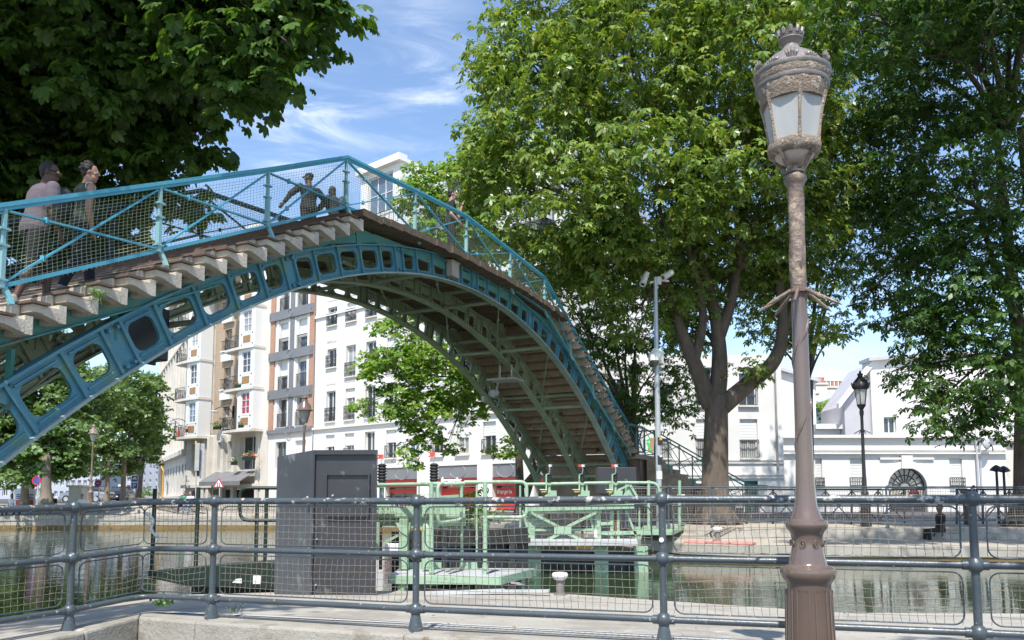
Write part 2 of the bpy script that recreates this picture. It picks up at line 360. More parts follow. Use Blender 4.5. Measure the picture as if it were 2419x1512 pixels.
# parapets
PTOP = [(12.5,483.6),(379.6,433.6),(634.2,399.3),(818.9,370.6),(981,448.7),(1102,509.7),(1205,591),(1286,655),(1346,761),(1399,859),(1446.5,939.6),(1483.5,1000.6)]
PST = [bplane(u, v) for u, v in PTOP]
PST = [(PST[0][0]-2.0, PST[0][1]-.92)] + PST + [(PST[-1][0]+2.0, PST[-1][1])]
RH = 1.1
def parapet(t, sg, main):
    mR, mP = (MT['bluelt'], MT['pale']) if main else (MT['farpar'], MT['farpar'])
    top = [B(s,t,z) for s, z in PST]; bot = [B(s,t,z-RH+.13) for s, z in PST]
    mb = MB()
    for a, b in zip(top, top[1:]): mb.bar(a+V((0,0,.0)), b, .075, .05); mb.bar(a-V((0,0,.045)), b-V((0,0,.045)), .035, .05)
    mb.build('handrail', mR, bridge)
    mb = MB()
    for a, b in zip(bot, bot[1:]): d = (b-a).normalized(); mb.bar(a+d*.05, b-d*.05, .045, .05)
    mb.build('bottom_rail', mR, bridge)
    for i, (a, b) in enumerate(zip(top, bot)):
        mb = MB(); dn = V((0,0,-1)); mid = lerp(a, b, .5)
        mb.bar(a+dn*.05, mid, .05, .04, AX); mb.bar(mid, b+dn*.02, .075, .05, AX)
        for q in (.3,.5,.92): m_ = lerp(a,b,q); mb.bar(m_-AX*.06, m_+AX*.06, .09, .025)
        ft = [b+V((0,0,.12))-AX*0, b+AX*.05+V((0,0,-.02)), b+AX*.09+V((0,0,-.12))-TR*sg*.03, b+AX*.10-TR*sg*.06+V((0,0,-.20))]
        for p, q in zip(ft, ft[1:]): mb.bar(p, q, .06, .045, TR)
        mb.build('railing_post', mP, bridge)
    for i in range(len(top)-1):
        d = (top[i+1]-top[i]).normalized()
        for k, (p, q) in enumerate(((top[i]+V((0,0,-.09))+d*.05, bot[i+1]-d*.05+V((0,0,.04))), (bot[i]+d*.05+V((0,0,.04)), top[i+1]+V((0,0,-.09))-d*.05))):
            mb = MB(); off = TR*(sg*.012*(1 if k else -1)); mb.bar(p+off, q+off, .022, .045, TR)
            for w in (.22,): m_ = lerp(p,q,w)+off; mb.bar(m_-V((0,0,.035)), m_+V((0,0,.035)), .05, .05)
            mb.build('brace', mR, bridge)
        # woven wire: verticals and courses, a little slack
        mb = MB(); A, Bq, Cq, Dq = top[i]+V((0,0,-.09)), top[i+1]+V((0,0,-.09)), bot[i]+V((0,0,-.05)), bot[i+1]+V((0,0,-.05))
        ins = TR*(sg*.035); nw = int((Bq-A).length/.072); nh = 20; w = .0058
        r1, r2 = random.uniform(.02,.05), random.uniform(2,6)
        def g(x, y):
            p = lerp(lerp(A,Bq,x), lerp(Cq,Dq,x), y)+ins
            return p + AX*(r1*.35*math.sin(y*5+x*r2)*math.sin(y*3.1416)) + V((0,0,r1*.3*math.sin(x*9+r2)*math.sin(y*3.14))) + TR*(sg*r1*math.sin(x*3.14)*math.sin(y*3.14))
        for k in range(1, nw):
            x = k/nw; pts = [g(x+random.uniform(-.002,.002), y) for y in (0,.14,.28,.42,.56,.7,.84,1)]; mb.tube(pts, w/2, 3, cap=False)
        for k in range(1, nh):
            y = k/nh; pts = [g(x, y) for x in np.linspace(0,1,9)]; mb.tube(pts, w/2, 3, cap=False)
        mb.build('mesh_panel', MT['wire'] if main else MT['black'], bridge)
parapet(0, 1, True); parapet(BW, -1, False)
# pieces hung under the bridge
def hung(name, label, cat, build, m, bevel=.01):
    mb = MB(); build(mb); o = mb.build(name, m, bevel=bevel); tag(o, label, cat); return o
s_, z_ = bplane(1072, 637, .05)
def jb(mb): mb.obox(B(s_-.16,.0,z_-.18), AX*.32, TR*.16, V((0,0,.34))); mb.obox(B(s_-.2,-.02,z_+.161), AX*.4, TR*.2, V((0,0,.03)))
hung('junction_box', 'small pale metal box on the outer arch near the crown', 'junction box', jb, mat('junction_box_paint', (.42,.36,.31), .5, (.36,.31,.27)))
s_, z_ = bplane(340, 790, .9)
def sb(mb): mb.obox(B(s_-.38,.8,z_-.36), AX*.76, TR*.3, V((0,0,.80))); mb.obox(B(s_-.42,1.10,z_-.40), AX*.84, TR*.04, V((0,0,.88))); mb.obox(B(s_-.10,.9,z_+.44), AX*.2, TR*.1, V((0,0,.3)))
hung('signal_box', 'black square navigation signal casing hung beneath the left stairs', 'signal box', sb, MT['black'], .02)
s_, z_ = bplane(1195, 900, BW/2)
def lp(mb):
    mb.obox(B(s_-.35,BW/2-.45,z_-.0), AX*.75, TR*.95, V((0,0,.05))); mb.bar(B(s_,BW/2-.2,z_+.05), B(s_,BW/2-.2,z_+.5), .05, .05); mb.bar(B(s_,BW/2+.2,z_+.05), B(s_,BW/2+.2,z_+.5), .05, .05)
hung('floodlight_panel', 'grey square panel hung under the middle of the bridge', 'panel', lp, MT['steelgrey'])
s_, z_ = bplane(1182, 927, BW/2+.2)
def fl(mb):
    mb.tube([B(s_,BW/2+.35,z_+.0), B(s_-.22,BW/2+.35,z_-.06)], [.11,.12], 12); mb.bar(B(s_,BW/2+.35,z_), B(s_+.05,BW/2+.3,z_+.4), .03, .03)
hung('spotlight', 'small round spotlight under the bridge beside the grey panel', 'spotlight', fl, MT['steelgrey'])
s_, z_ = bplane(1138, 945, BW-.2)
hung('metal_box', 'small grey box on the far arch under the bridge', 'metal box', lambda mb: mb.obox(B(s_-.12,BW-.36,z_-.08), AX*.3, TR*.12, V((0,0,.2))), MT['steelgrey'])
# weeds in the joints of the steps
def weed(name, base, hang, label, n=24, sz=.05, col=None):
    mb = MB()
    for k in range(n):
        p = V(base)+V((random.gauss(0,.03), random.gauss(0,.03), 0)); d = V((random.gauss(0,.6), random.gauss(0,.6)-.3, random.uniform(.5,1) if not hang else random.uniform(-1,.2))).normalized()
        L_ = random.uniform(.05,.16)*(1.4 if hang else 1); q = p+d*L_; mb.tube([p, lerp(p,q,.5)+V((0,0,.01)), q], .0018, 3)
        for j in range(3):
            c = lerp(p,q,.4+.3*j); a = V((random.gauss(0,1),random.gauss(0,1),random.gauss(0,.5))).normalized()*sz*random.uniform(.4,.8); b = a.cross(d).normalized()*sz*.3
            mb.add([c, c+a*.5+b, c+a, c+a*.5-b], [(0,1,2,3)])
    o = mb.build(name, col or MT['weed']); tag(o, label, 'weed'); return o
MT['weed'] = mat('weed_green', (.10,.22,.04), .6, (.18,.30,.06), 20.)
s_, z_ = bplane(228, 690, -.2)
weed('hanging_weed', B(s_, -.22, z_), True, 'green weed hanging from a joint between the bridge steps', 30)
# ================================================================== GROUND, WATER, QUAYS
def zr(z): return z+H
mb = MB(); mb.quad((-900,-300,zr(-3)), (900,-300,zr(-3)), (900,1500,zr(-3)), (-900,1500,zr(-3))); struct('ground', mb, MT['sand'])
mw = mat('canal_water', (.028,.052,.016), .03, (.04,.066,.022), .3, spec=.5)
def water_nodes(m):
    nt = m.node_tree; L = nt.links.new; b = nt.nodes['Principled BSDF']; b.inputs['IOR'].default_value = 1.62
    tc = _n(nt, 'ShaderNodeTexCoord'); hs = []
    for sc, rot, s in (((1.2,4.6,1),.08,1.), ((.3,1.2,1),-.12,1.)):
        mp = _n(nt, 'ShaderNodeMapping'); mp.inputs['Scale'].default_value = sc; mp.inputs['Rotation'].default_value = (0,0,rot); L(tc.outputs['Object'], mp.inputs[0])
        nz = _n(nt, 'ShaderNodeTexNoise', inp={'Scale': 1.6, 'Detail': 3., 'Roughness': .5, 'Distortion': .3}); L(mp.outputs[0], nz.inputs['Vector']); hs.append(nz)
    ad = _n(nt, 'ShaderNodeMath', operation='MULTIPLY_ADD', inp={1: .55}); L(hs[0].outputs[0], ad.inputs[0]); L(hs[1].outputs[0], ad.inputs[2])
    bp = _n(nt, 'ShaderNodeBump', inp={'Strength': .17, 'Distance': .03}); L(ad.outputs[0], bp.inputs['Height']); L(bp.outputs[0], b.inputs['Normal'])
water_nodes(mw)
mb = MB(); mb.quad((-90,2,0), (90,2,0), (90,75,0), (-90,75,0)); struct('water', mb, mw)
# near quay (between railing and water) with its wall
RP = [(-4.9,3.4,-1.1), (-4.35,5.05,-1.08), (-3.56,6.75,-1.04), (-3.27,7.39,-1.0), (-2.55,7.12,-1.0), (-.74,6.45,-1.0), (1.045,5.78,-.985), (2.89,5.21,-.985), (4.72,4.62,-.985), (14,1.7,-.985)]
EDGE = [(-7.5,2,-1.2), (-5.9,6.5,-1.22), (-5.2,9.4,-1.27), (-4.5,11.4,-1.3), (-2.5,11.9,-1.3), (.2,11.85,-1.3), (1.5,11.0,-1.3), (3.8,9.6,-1.3), (8,9.45,-1.3), (60,8.5,-1.3)]
mb = MB(); n = len(RP)
A_ = [V((x,y,zr(z)-.012)) for x,y,z in RP]; E_ = [V((x,y,zr(z))) for x,y,z in EDGE]
rows = 6; vs = []
for j in range(rows+1):
    for i in range(n):
        k = j/rows; p = lerp(A_[i], E_[i], k); vs.append(p)
mb.add(vs, [(j*n+i, (j+1)*n+i, (j+1)*n+i+1, j*n+i+1)[::-1] for j in range(rows) for i in range(n-1)])
struct('near_quay', mb, MT['pave'])
def quay_wall(name, pts, zb, m, cop=.28, th=.45, inward=1):
    """stone coping and wall face along a quay edge"""
    mb = MB()
    for a, b in zip(pts, pts[1:]):
        d = (b-a); nrm = V((-d.y,d.x,0)).normalized()*inward; a2, b2 = V((a.x,a.y,zb)), V((b.x,b.y,zb))
        L_ = max(1, int(d.length/1.6))
        for k in range(L_):
            p, q = lerp(a,b,k/L_)+d.normalized()*.006, lerp(a,b,(k+1)/L_)-d.normalized()*.006; up = V((0,0,.012))
            mb.hexa([p-nrm*.04-V((0,0,cop)), q-nrm*.04-V((0,0,cop)), q+nrm*th-V((0,0,cop)), p+nrm*th-V((0,0,cop)), p-nrm*.04+up, q-nrm*.04+up, q+nrm*th+up, p+nrm*th+up])
        zw = .20; mb.quad(V((a2.x,a2.y,zw)), V((b2.x,b2.y,zw)), b-V((0,0,cop)), a-V((0,0,cop))); mb.k = 1; mb.quad(a2, b2, V((b2.x,b2.y,zw)), V((a2.x,a2.y,zw))); mb.k = 0
    o = struct(name, mb, [m, MT['wallwet']], bevel=.015); return o
quay_wall('near_quay_wall', E_, -.8, MT['wallst'], inward=-1)
# pale kerb strip set in the paving behind the railing
mb = MB()
for i in range(2, n-1):
    a, b = lerp(A_[i],E_[i],.10), lerp(A_[i+1],E_[i+1],.10); a2, b2 = lerp(A_[i],E_[i],.135), lerp(A_[i+1],E_[i+1],.135); u = V((0,0,.006))
    mb.quad(a+u, b+u, b2+u, a2+u)
struct('kerb_strip', mb, mat('pale_kerb_strip', (.62,.60,.55), .85, (.52,.5,.45), 3., bump=.3))
# street on the camera's side
mb = MB(); mb.quad((-60,-40,0.004), (60,-40,0.004), (60,1.0,.004), (14,1.9,.004), (4.72,4.75,.004), (-.74,6.4,.004), (-3.2,7.3,.004), (-4.8,3.6,.004), (-8,-4,.004), (-60,-4,.004)); struct('near_street', mb, MT['asphalt'])
# stone footing wall that carries the railing: a thing of its own
wall = thing('stone_footing', 'low pale stone footing wall under the canal railing', 'stone wall', (-.74,6.45,0))
def footing():
    pts = [V((x,y,zr(z))) for x,y,z in RP]
    N_ = []
    for i, p in enumerate(pts):
        d = (pts[min(i+1,len(pts)-1)]-pts[max(i-1,0)]); d.z = 0; N_.append(V((-d.y,d.x,0)).normalized())
    mb = MB()
    for i in range(len(pts)-1):
        a, b = pts[i], pts[i+1]; L_ = max(1, round((b-a).length/1.9)); 
        for k in range(L_):
            g = .004/(b-a).length*L_; f0, f1 = k/L_+(g if k else 0), (k+1)/L_-(g if k < L_-1 else 0)
            p, q = lerp(a,b,f0), lerp(a,b,f1); n0, n1 = lerp(N_[i],N_[i+1],f0), lerp(N_[i],N_[i+1],f1); bk, fr = .16, .22
            lo = lambda v: V((v.x,v.y,0.0))
            mb.hexa([lo(p-n0*fr), lo(q-n1*fr), lo(q+n1*bk), lo(p+n0*bk), p-n0*(fr-.02), q-n1*(fr-.02), q+n1*bk, p+n0*bk])
    mb.build('coping', MT['stone'], wall, bevel=.02)
footing()
# far side: one sheet from the basin wall out to the horizon
FB = [(-75,36,-.9,-.3), (-45,43,-.9,-.3), (-28,46,-.88,-.3), (-14,46.6,-.88,-.3), (-8,45,-.88,-.4), (-3.6,40,-.9,-.6), (-.4,34.5,-1.0,-.75), (1.6,29,-1.05,-.8), (3.2,25,-1.1,-.8), (4.6,22.6,-1.18,-.82), (6.2,21.8,-1.2,-.82), (12,21.5,-1.2,-.82), (24,21.2,-1.2,-.82), (75,20.5,-1.2,-.82)]
e0 = [V((x,y,zr(a))) for x,y,a,b in FB]
def outn(i):
    d = e0[min(i+1,len(e0)-1)]-e0[max(i-1,0)]; return V((-d.y,d.x,0)).normalized()
e1 = [e0[i]+outn(i)*2.5+V((0,0,.06)) for i in range(len(e0))]
e2 = [V((x,y,zr(b))) for (x,y,a,b) in FB]; e2 = [e2[i]+outn(i)*3.0 for i in range(len(e0))]
for i in range(9, 14): e1[i].y = 24.2; e2[i].y = 24.3
e3 = [V((p.x*1.15, p.y+10, p.z+.05)) for p in e2]; e4 = [V((p.x*1.8, max(110,p.y+60), zr(0.15))) for p in e2]
e5 = [V((-900+1800*i/(len(e0)-1), 1400, zr(.3))) for i in range(len(e0))]
def sheet(name, A, Bs, m):
    mb = MB(); n = len(A); mb.add(A+Bs, [(i,i+1,n+i+1,n+i) for i in range(n-1)]); return struct(name, mb, m)
sheet('far_quay', e0, e1, MT['sand']); 
mb = MB(); n = len(e1); mb.add(e1+e2, [(i,i+1,n+i+1,n+i) for i in range(n-1)]); struct('far_kerb', mb, MT['stone'])
sheet('far_promenade', e2, e3, MT['sand']); sheet('far_street', e3, e4, MT['asphalt']); sheet('far_terrain', e4, e5, MT['asphalt'])
quay_wall('far_quay_wall', e0, -.8, MT['wallst'], inward=1)
# painted red and white kerb stones by the bridge foot
mb = MB(); 
for k in range(3):
    p = V((4.66,22.60,zr(-1.19)))+V((.894,-.447,0))*(k*.62); mb.obox(p, V((.894,-.447,0))*.58, V((.447,.894,0))*.55, V((0,0,.075)))
o = mb.build('painted_kerb', [mat('faded_red_paint', (.50,.14,.12), .8, (.58,.30,.26), 5., bump=.3)], bevel=.03); tag(o, 'faded red painted kerb stones on the far quay edge', 'kerb stone')

# ================================================================== NEAR RAILING
rail = thing('canal_railing', 'slate blue tube railing with ball joints and rusty wire mesh along the canal', 'railing', (-.74,6.45,zr(-1)))
POST = [(-4.35,5.05,-1.08), (-3.56,6.75,-1.05), (-2.55,7.12,-1.0), (-.74,6.45,-1.0), (1.045,5.78,-.985), (2.89,5.21,-.985), (4.72,4.62,-.985), (6.5,4.05,-.985)]
HB = (.99, .58, .165)            # heights of the three rails above the foot
pm = MB()
pm.lathe([(.056,0),(.054,.03),(.033,.13),(.027,.15),(.0255,.19),(.0255,.97),(.026,.99)], (0,0,0), 20)
for h in HB: pm.ball((0,0,h), .0525, 20, 12)
p0 = None
for i, (x,y,z) in enumerate(POST):
    if p0 is None: p0 = pm.build('post', MT['rail'], rail, smooth=35.); p0.parent = None; p0.matrix_parent_inverse.identity(); o = p0
    else: o = p0.copy(); COL.objects.link(o)
    o.location = (x,y,zr(z)); o.rotation_euler = (0,0,i*1.3)
for o in [o for o in COL.objects if o.name.split('.')[0] == 'post' and o.parent is None]: put(o, rail)
SEG = []
for i in range(len(POST)-1):
    a, b = V((POST[i][0],POST[i][1],zr(POST[i][2]))), V((POST[i+1][0],POST[i+1][1],zr(POST[i+1][2])))
    SEG.append([a, V((-3.27,7.39,zr(-1.01))), b] if i == 1 else [a, b])
for j, h in enumerate(HB):
    mb = MB()
    for sg in SEG:
        P = [p+V((0,0,h)) for p in sg]
        if len(P) == 3:
            d1, d2 = (P[0]-P[1]).normalized(), (P[2]-P[1]).normalized(); P = [P[0], P[1]+d1*.1, P[1]+d1*.03+d2*.03, P[1]+d2*.1, P[2]]
        mb.tube(P, .0235 if j else .0265, 16)
        d = (P[1]-P[0]).normalized(); mb.tube([P[0]+d*.04, P[0]+d*.075], .031, 14); d = (P[-2]-P[-1]).normalized(); mb.tube([P[-1]+d*.04, P[-1]+d*.075], .031, 14)
    mb.build('rail', MT['rail_top' if j == 0 else 'rail'], rail, smooth=40.)
def wire_panel(a, b, z0, z1, cell, w, e0=.10, e1=.10, frame=.006, parent=None, mw=None, mf=None, wav=1.):
    d = b-a; L_ = d.length; u = d/L_; nrm = V((-u.y,u.x,0)).normalized()
    x0, x1 = e0, L_-e1; mb = MB(); mb.k = 0
    def P(x, z): return a+u*x+V((0,0,z-0))
    nx = int(round((x1-x0)/cell)); nz = max(3, int(round((z1-z0)/cell))); ph = random.uniform(0,6); sag = random.uniform(.2,1)*wav
    def g(fx, fz):
        return P(lerp(x0,x1,fx), lerp(z0,z1,fz)) + V((0,0,math.sin(fx*7+ph)*.018*sag*math.sin(fz*3.14))) + u*(math.sin(fz*6+fx*11+ph)*.010*sag) + nrm*(math.sin(fx*5+ph)*.022*sag*math.sin(fz*3.14))
    for k in range(nx+1):
        m_ = nz*2; mb.tube([g(k/nx+random.uniform(-.0012,.0012)*wav, j/m_)+nrm*(.003*(-1)**(j+k) if wav else 0) for j in range(m_+1)], w/2, 4, cap=False)
    for k in range(1, nz):
        m_ = nx; mb.tube([g(j/m_, k/nz+random.uniform(-.006,.006)*wav) for j in range(m_+1)], w/2, 4, cap=False)
    o = mb.build('mesh_panel', mw, parent)
    if frame:
        mb = MB(); r = min(.06, (z1-z0)/4); c = []
        for (cx, cz, q) in ((x1-r,z1-r,0),(x0+r,z1-r,1),(x0+r,z0+r,2),(x1-r,z0+r,3)):
            for k in range(5): t = (q+k/4)*math.pi/2; c.append(P(cx+r*math.cos(t), cz+r*math.sin(t)))
        mb.tube(c+[c[0]], frame, 6); put(mb.build('mesh_frame', mf, parent), o)
for sg in SEG:
    for a, b in zip(sg, sg[1:]):
        e0_, e1_ = (.075, .075) if len(sg) == 2 else ((.075,.0) if a is sg[0] else (.0,.075))
        wire_panel(a, b, HB[1]+.045, HB[0]-.045, .053, .0038, e0_, e1_, .0055, rail, MT['rwire'], MT['rail'])
        wire_panel(a, b, HB[2]+.045, HB[1]-.045, .053, .0038, e0_, e1_, .0055, rail, MT['rwire'], MT['rail'])
mb = MB(); mb.tube([V((1.045-.012,5.78-.028,zr(-.985)+.71)), V((1.045-.013,5.78-.0305,zr(-.985)+.71))], .017, 12); mb.build('sticker', MT['white'], rail)
# ================================================================== NEAR LAMP
LY = 4.7; LC = V((at_x0(1926, LY, 0).x, LY, 0)); K = LY/F
def lz(v): return at_y(1926, v, LY).z
lamp = thing('street_lamp', 'tall brown glossy lamp post with cobwebbed lantern standing before the canal railing', 'street lamp', LC)
mb = MB()
prof = [(.145,0), (.14,.10), (.136,.25), (.122,lz(1378)), (.126,lz(1374)), (.145,lz(1364)), (.152,lz(1352)), (.146,lz(1341)), (.112,lz(1336)), (.10,lz(1330)), (.099,lz(1322)), (.092,lz(1312)), (.082,lz(1290)), (.084,lz(1272)), (.088,lz(1262)), (.094,lz(1256)), (.113,lz(1246)), (.116,lz(1238)), (.111,lz(1230)), (.088,lz(1226)), (.084,lz(1220)), (.078,lz(1213)), (.064,lz(1198)), (.058,lz(1180)), (.052,lz(1140)), (.048,lz(1085)), (.0455,lz(950)), (.044,lz(710))]
mb.lathe(prof, LC, 32, wob=lambda th, z: 1+.012*math.sin(5*th+z*9)*(z > 1.5))
mb.build('base', MT['lamp'], lamp, smooth=38.)
for k in range(8):       # panel mouldings of the pedestal and rosettes on the neck
    th = k*math.pi/4+.2; d = V((math.sin(th), -math.cos(th), 0)); s_ = V((d.y,-d.x,0)); mb = MB()
    pts = [LC+d*.1365+s_*-.036+V((0,0,.3)), LC+d*.1365+s_*.036+V((0,0,.3)), LC+d*.1205+s_*.032+V((0,0,lz(1392))), LC+d*.1205+s_*-.032+V((0,0,lz(1392)))]
    mb.tube(pts+[pts[0]], .0035, 5); mb.build('panel_moulding', MT['lamp'], lamp, smooth=40.)
    mb = MB(); mb.ball(LC+d*.0835+V((0,0,lz(1283))), .022, 12, 6, (.35,.35,1)); mb.tube([LC+d*.091+s_*.016*math.cos(q)+V((0,0,lz(1283)+.016*math.sin(q))) for q in np.linspace(0,6.283,13)], .003, 5); mb.build('rosette', MT['lamp'], lamp, smooth=40.)
for k in range(7):       # climbing leaf ornament on the shaft
    z = lz(1080-k*60); th = k*1.9+3.6; d = V((math.sin(th), -math.cos(th), 0)); s_ = V((-d.y, d.x, 0)); mb = MB()
    mb.tube([LC+(d*math.cos(q)+s_*math.sin(q))*.046+V((0,0,z+q*.10)) for q in (-.9,-.4,.1,.6,1.0)], [.001,.008,.010,.007,.001], 6); mb.build('leaf_ornament', MT['lamp'], lamp, smooth=40.)
mb = MB(); z0, z1 = lz(712), lz(416)
mb.lathe([(.0445,z0), (.0445,z0+.12), (.047,lerp(z0,z1,.35)), (.043,lerp(z0,z1,.5)), (.046,lerp(z0,z1,.8)), (.043,lerp(z0,z1,.9)), (.055,lerp(z0,z1,.94)), (.066,lerp(z0,z1,.97)), (.062,z1), (.05,z1+.01)], LC, 24, wob=lambda th, z: 1+.05*math.sin(3*th+z*31)+.04*math.sin(7*th-z*50))
mb.build('shaft', MT['lampup'], lamp, smooth=45.)
mb = MB(); zc = lz(689)
mb.lathe([(.052,zc-.012),(.064,zc-.010),(.064,zc+.010),(.052,zc+.012)], LC, 20); mb.build('spike_collar', MT['lampup'], lamp)
for k in range(8):
    th = k*math.pi/4+.35; d = V((math.cos(th), math.sin(th), 0)); mb = MB(); p = LC+d*.06+V((0,0,zc)); q = p+d*.17+V((0,0,-.10))
    mb.tube([p, lerp(p,q,.8), q], [.0105,.0095,.002], 8); mb.build('spike', MT['lampup'], lamp)
# lantern
LT = lambda Y: lz(35.5+.3048*Y)
mb = MB(); ring = lambda r, Y: (r, LT(Y))
mb.lathe([ring(.06,1235), ring(.058,1215), ring(.02,1210), ring(.02,1150)], LC, 20); mb.build('lantern_socket', MT['lampup'], lamp)
for k in range(4):
    th = k*math.pi/2+.6; d = V((math.cos(th), math.sin(th), 0)); mb = MB()
    mb.tube(curve_pts([LC+d*.045+V((0,0,LT(1225))), LC+d*.075+V((0,0,LT(1180))), LC+d*.105+V((0,0,LT(1130))), LC+d*.137+V((0,0,LT(1080)))], 3), [.012]*10, 6); mb.build('lantern_arm', MT['lampup'], lamp)
mb = MB(); mb.lathe([ring(.03,1160), ring(.07,1145), ring(.105,1110), ring(.118,1070), ring(.12,1040)], LC, 24); mb.build('lantern_bowl', mat('lantern_bowl_white', (.62,.54,.48), .5, (.5,.42,.36), 7.), lamp, smooth=True)
mb = MB(); mb.lathe([ring(.132,1095), ring(.148,1075), ring(.152,1040), ring(.146,1005), ring(.130,1000), ring(.125,1050), ring(.128,1090)], LC, 24, wob=lambda th, z: 1+.015*math.sin(9*th)); mb.build('lower_ring', MT['dust'], lamp, smooth=50.)
gl = mat('frosted_lantern_glass', (.68,.66,.61), .4, (.50,.51,.50), 3.2, stretch=(1,1,.4), wear=[((.58,.51,.43), 6., .55, (1,1,.4))], spec=.35)
gb = gl.node_tree.nodes['Principled BSDF']; gb.inputs['Transmission Weight'].default_value = .25
mb = MB(); mb.lathe([ring(.138,1020), ring(.181,660), ring(.177,660), ring(.134,1020)], (0,0,0), 6); mb.v = [tuple(LC+Matrix.Rotation(.42,3,'Z')@V(q)) for q in mb.v]; mb.build('lantern_glass', gl, lamp)
for k in range(6):
    th = k*math.pi/3+.42; d = V((math.cos(th), math.sin(th), 0)); mb = MB()
    mb.tube([LC+d*.140+V((0,0,LT(1030))), LC+d*.152+V((0,0,LT(900))), LC+d*.168+V((0,0,LT(780))), LC+d*.186+V((0,0,LT(655)))], [.012,.0085,.009,.016], 6); mb.build('lantern_rib', MT['dust'], lamp)
mb = MB(); wd = lambda th, z: 1+.012*math.sin(13*th+z*40)
mb.lathe([ring(.178,700), ring(.190,650), ring(.200,612), ring(.203,590), ring(.196,575), ring(.180,575), ring(.17,690)], LC, 36, wob=wd); mb.build('lantern_band', MT['dust'], lamp, smooth=50.)
mb = MB(); mb.lathe([ring(.205,588), ring(.212,572), ring(.210,556), ring(.190,550)], LC, 36); mb.lathe([ring(.214,500), ring(.224,482), ring(.222,466), ring(.19,460)], LC, 36); mb.build('lantern_moulding', MT['lampcap'], lamp, smooth=50.)
mb = MB(); mb.lathe([ring(.198,562), ring(.214,530), ring(.215,500), ring(.19,490)], LC, 36, wob=wd); mb.build('lantern_frieze', MT['dust'], lamp, smooth=50.)
mb = MB(); mb.lathe([ring(.212,474), ring(.195,440), ring(.165,390), ring(.125,340), ring(.085,305), ring(.06,285), ring(.05,262)], LC, 36); mb.build('lantern_dome', MT['lampcap'], lamp, smooth=50.)
for k in range(12):      # palmettes round the dome
    mb = MB()
    th = k*math.pi/6+.2; d = V((math.cos(th), math.sin(th), 0)); s_ = V((-d.y,d.x,0)); up = V((0,0,1))
    tall = .07 if k % 2 == 0 else .045
    for q in (-2,-1,0,1,2):
        p = LC+d*.207+s_*(q*.008)+up*LT(470); e = p+d*(.012 if tall > .05 else 0)+s_*(q*.011)+up*(tall*(1-.16*abs(q)))
        mb.tube([p, lerp(p,e,.6)+d*.004, e], [.004,.008,.003], 5)
    mb.build('palmette', MT['lampcap'], lamp)
mb = MB(); mb.lathe([ring(.046,285), ring(.052,255), ring(.048,245), ring(.060,215), ring(.072,205), ring(.072,198), ring(.058,192), ring(.066,165), ring(.070,150), ring(.045,150)], LC, 24)
for k in range(10):
    th = k*math.pi/5; d = V((math.cos(th), math.sin(th), 0)); mb.tube([LC+d*.064+V((0,0,LT(170))), LC+d*.072+V((0,0,LT(135))), LC+d*.068+V((0,0,LT(118)))], [.011,.013,.004], 6)
mb.lathe([ring(.03,160), ring(.02,125), ring(.012,112), ring(.004,85)], LC, 12)
mb.build('lantern_finial', MT['lampcap'], lamp, smooth=50.)
# ================================================================== TREES
def leafmat(name, cols, trans=.35, rough=.45, spec=.35):
    m = bpy.data.materials.new(name); m.use_nodes = True; nt = m.node_tree; L = nt.links.new
    b = nt.nodes['Principled BSDF']; b.inputs['Roughness'].default_value = rough; b.inputs['Specular IOR Level'].default_value = spec
    g = _n(nt, 'ShaderNodeNewGeometry'); rp = _n(nt, 'ShaderNodeValToRGB'); e = rp.color_ramp.elements
    e[0].color = c4(cols[0]); e[1].color = c4(cols[-1]); e[1].position = .97
    for i, c in enumerate(cols[1:-1]): x = e.new((i+1)/(len(cols)-1)*.97); x.color = c4(c)
    L(g.outputs['Random Per Island'], rp.inputs[0]); L(rp.outputs[0], b.inputs['Base Color'])
    tr = _n(nt, 'ShaderNodeBsdfTranslucent'); mm = _n(nt, 'ShaderNodeMix', data_type='RGBA', blend_type='MULTIPLY', inp={0: 1.}); L(rp.outputs[0], mm.inputs['A']); mm.inputs['B'].default_value = (1.5, 1.4, .55, 1); L(mm.outputs['Result'], tr.inputs[0])
    mx = _n(nt, 'ShaderNodeMixShader', inp={0: trans}); L(b.outputs[0], mx.inputs[1]); L(tr.outputs[0], mx.inputs[2]); L(mx.outputs[0], nt.nodes['Material Output'].inputs[0])
    return m
LF = dict(
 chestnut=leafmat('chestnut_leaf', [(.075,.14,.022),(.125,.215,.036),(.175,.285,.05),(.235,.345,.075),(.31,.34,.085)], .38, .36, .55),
 dark=leafmat('chestnut_leaf_shade_tone', [(.042,.095,.022),(.065,.14,.028),(.09,.18,.034),(.125,.225,.045)], .44, .4, .45),  # this and the next: chestnut leaf with crown shade put into its greens
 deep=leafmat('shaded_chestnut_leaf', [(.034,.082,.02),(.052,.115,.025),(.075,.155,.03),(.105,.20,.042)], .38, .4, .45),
 lime=leafmat('lime_leaf', [(.10,.21,.03),(.15,.29,.04),(.21,.36,.055),(.34,.42,.10)], .42),
 plane=leafmat('plane_leaf', [(.065,.13,.035),(.11,.19,.055),(.15,.24,.08),(.20,.29,.12)], .36, .4),
)
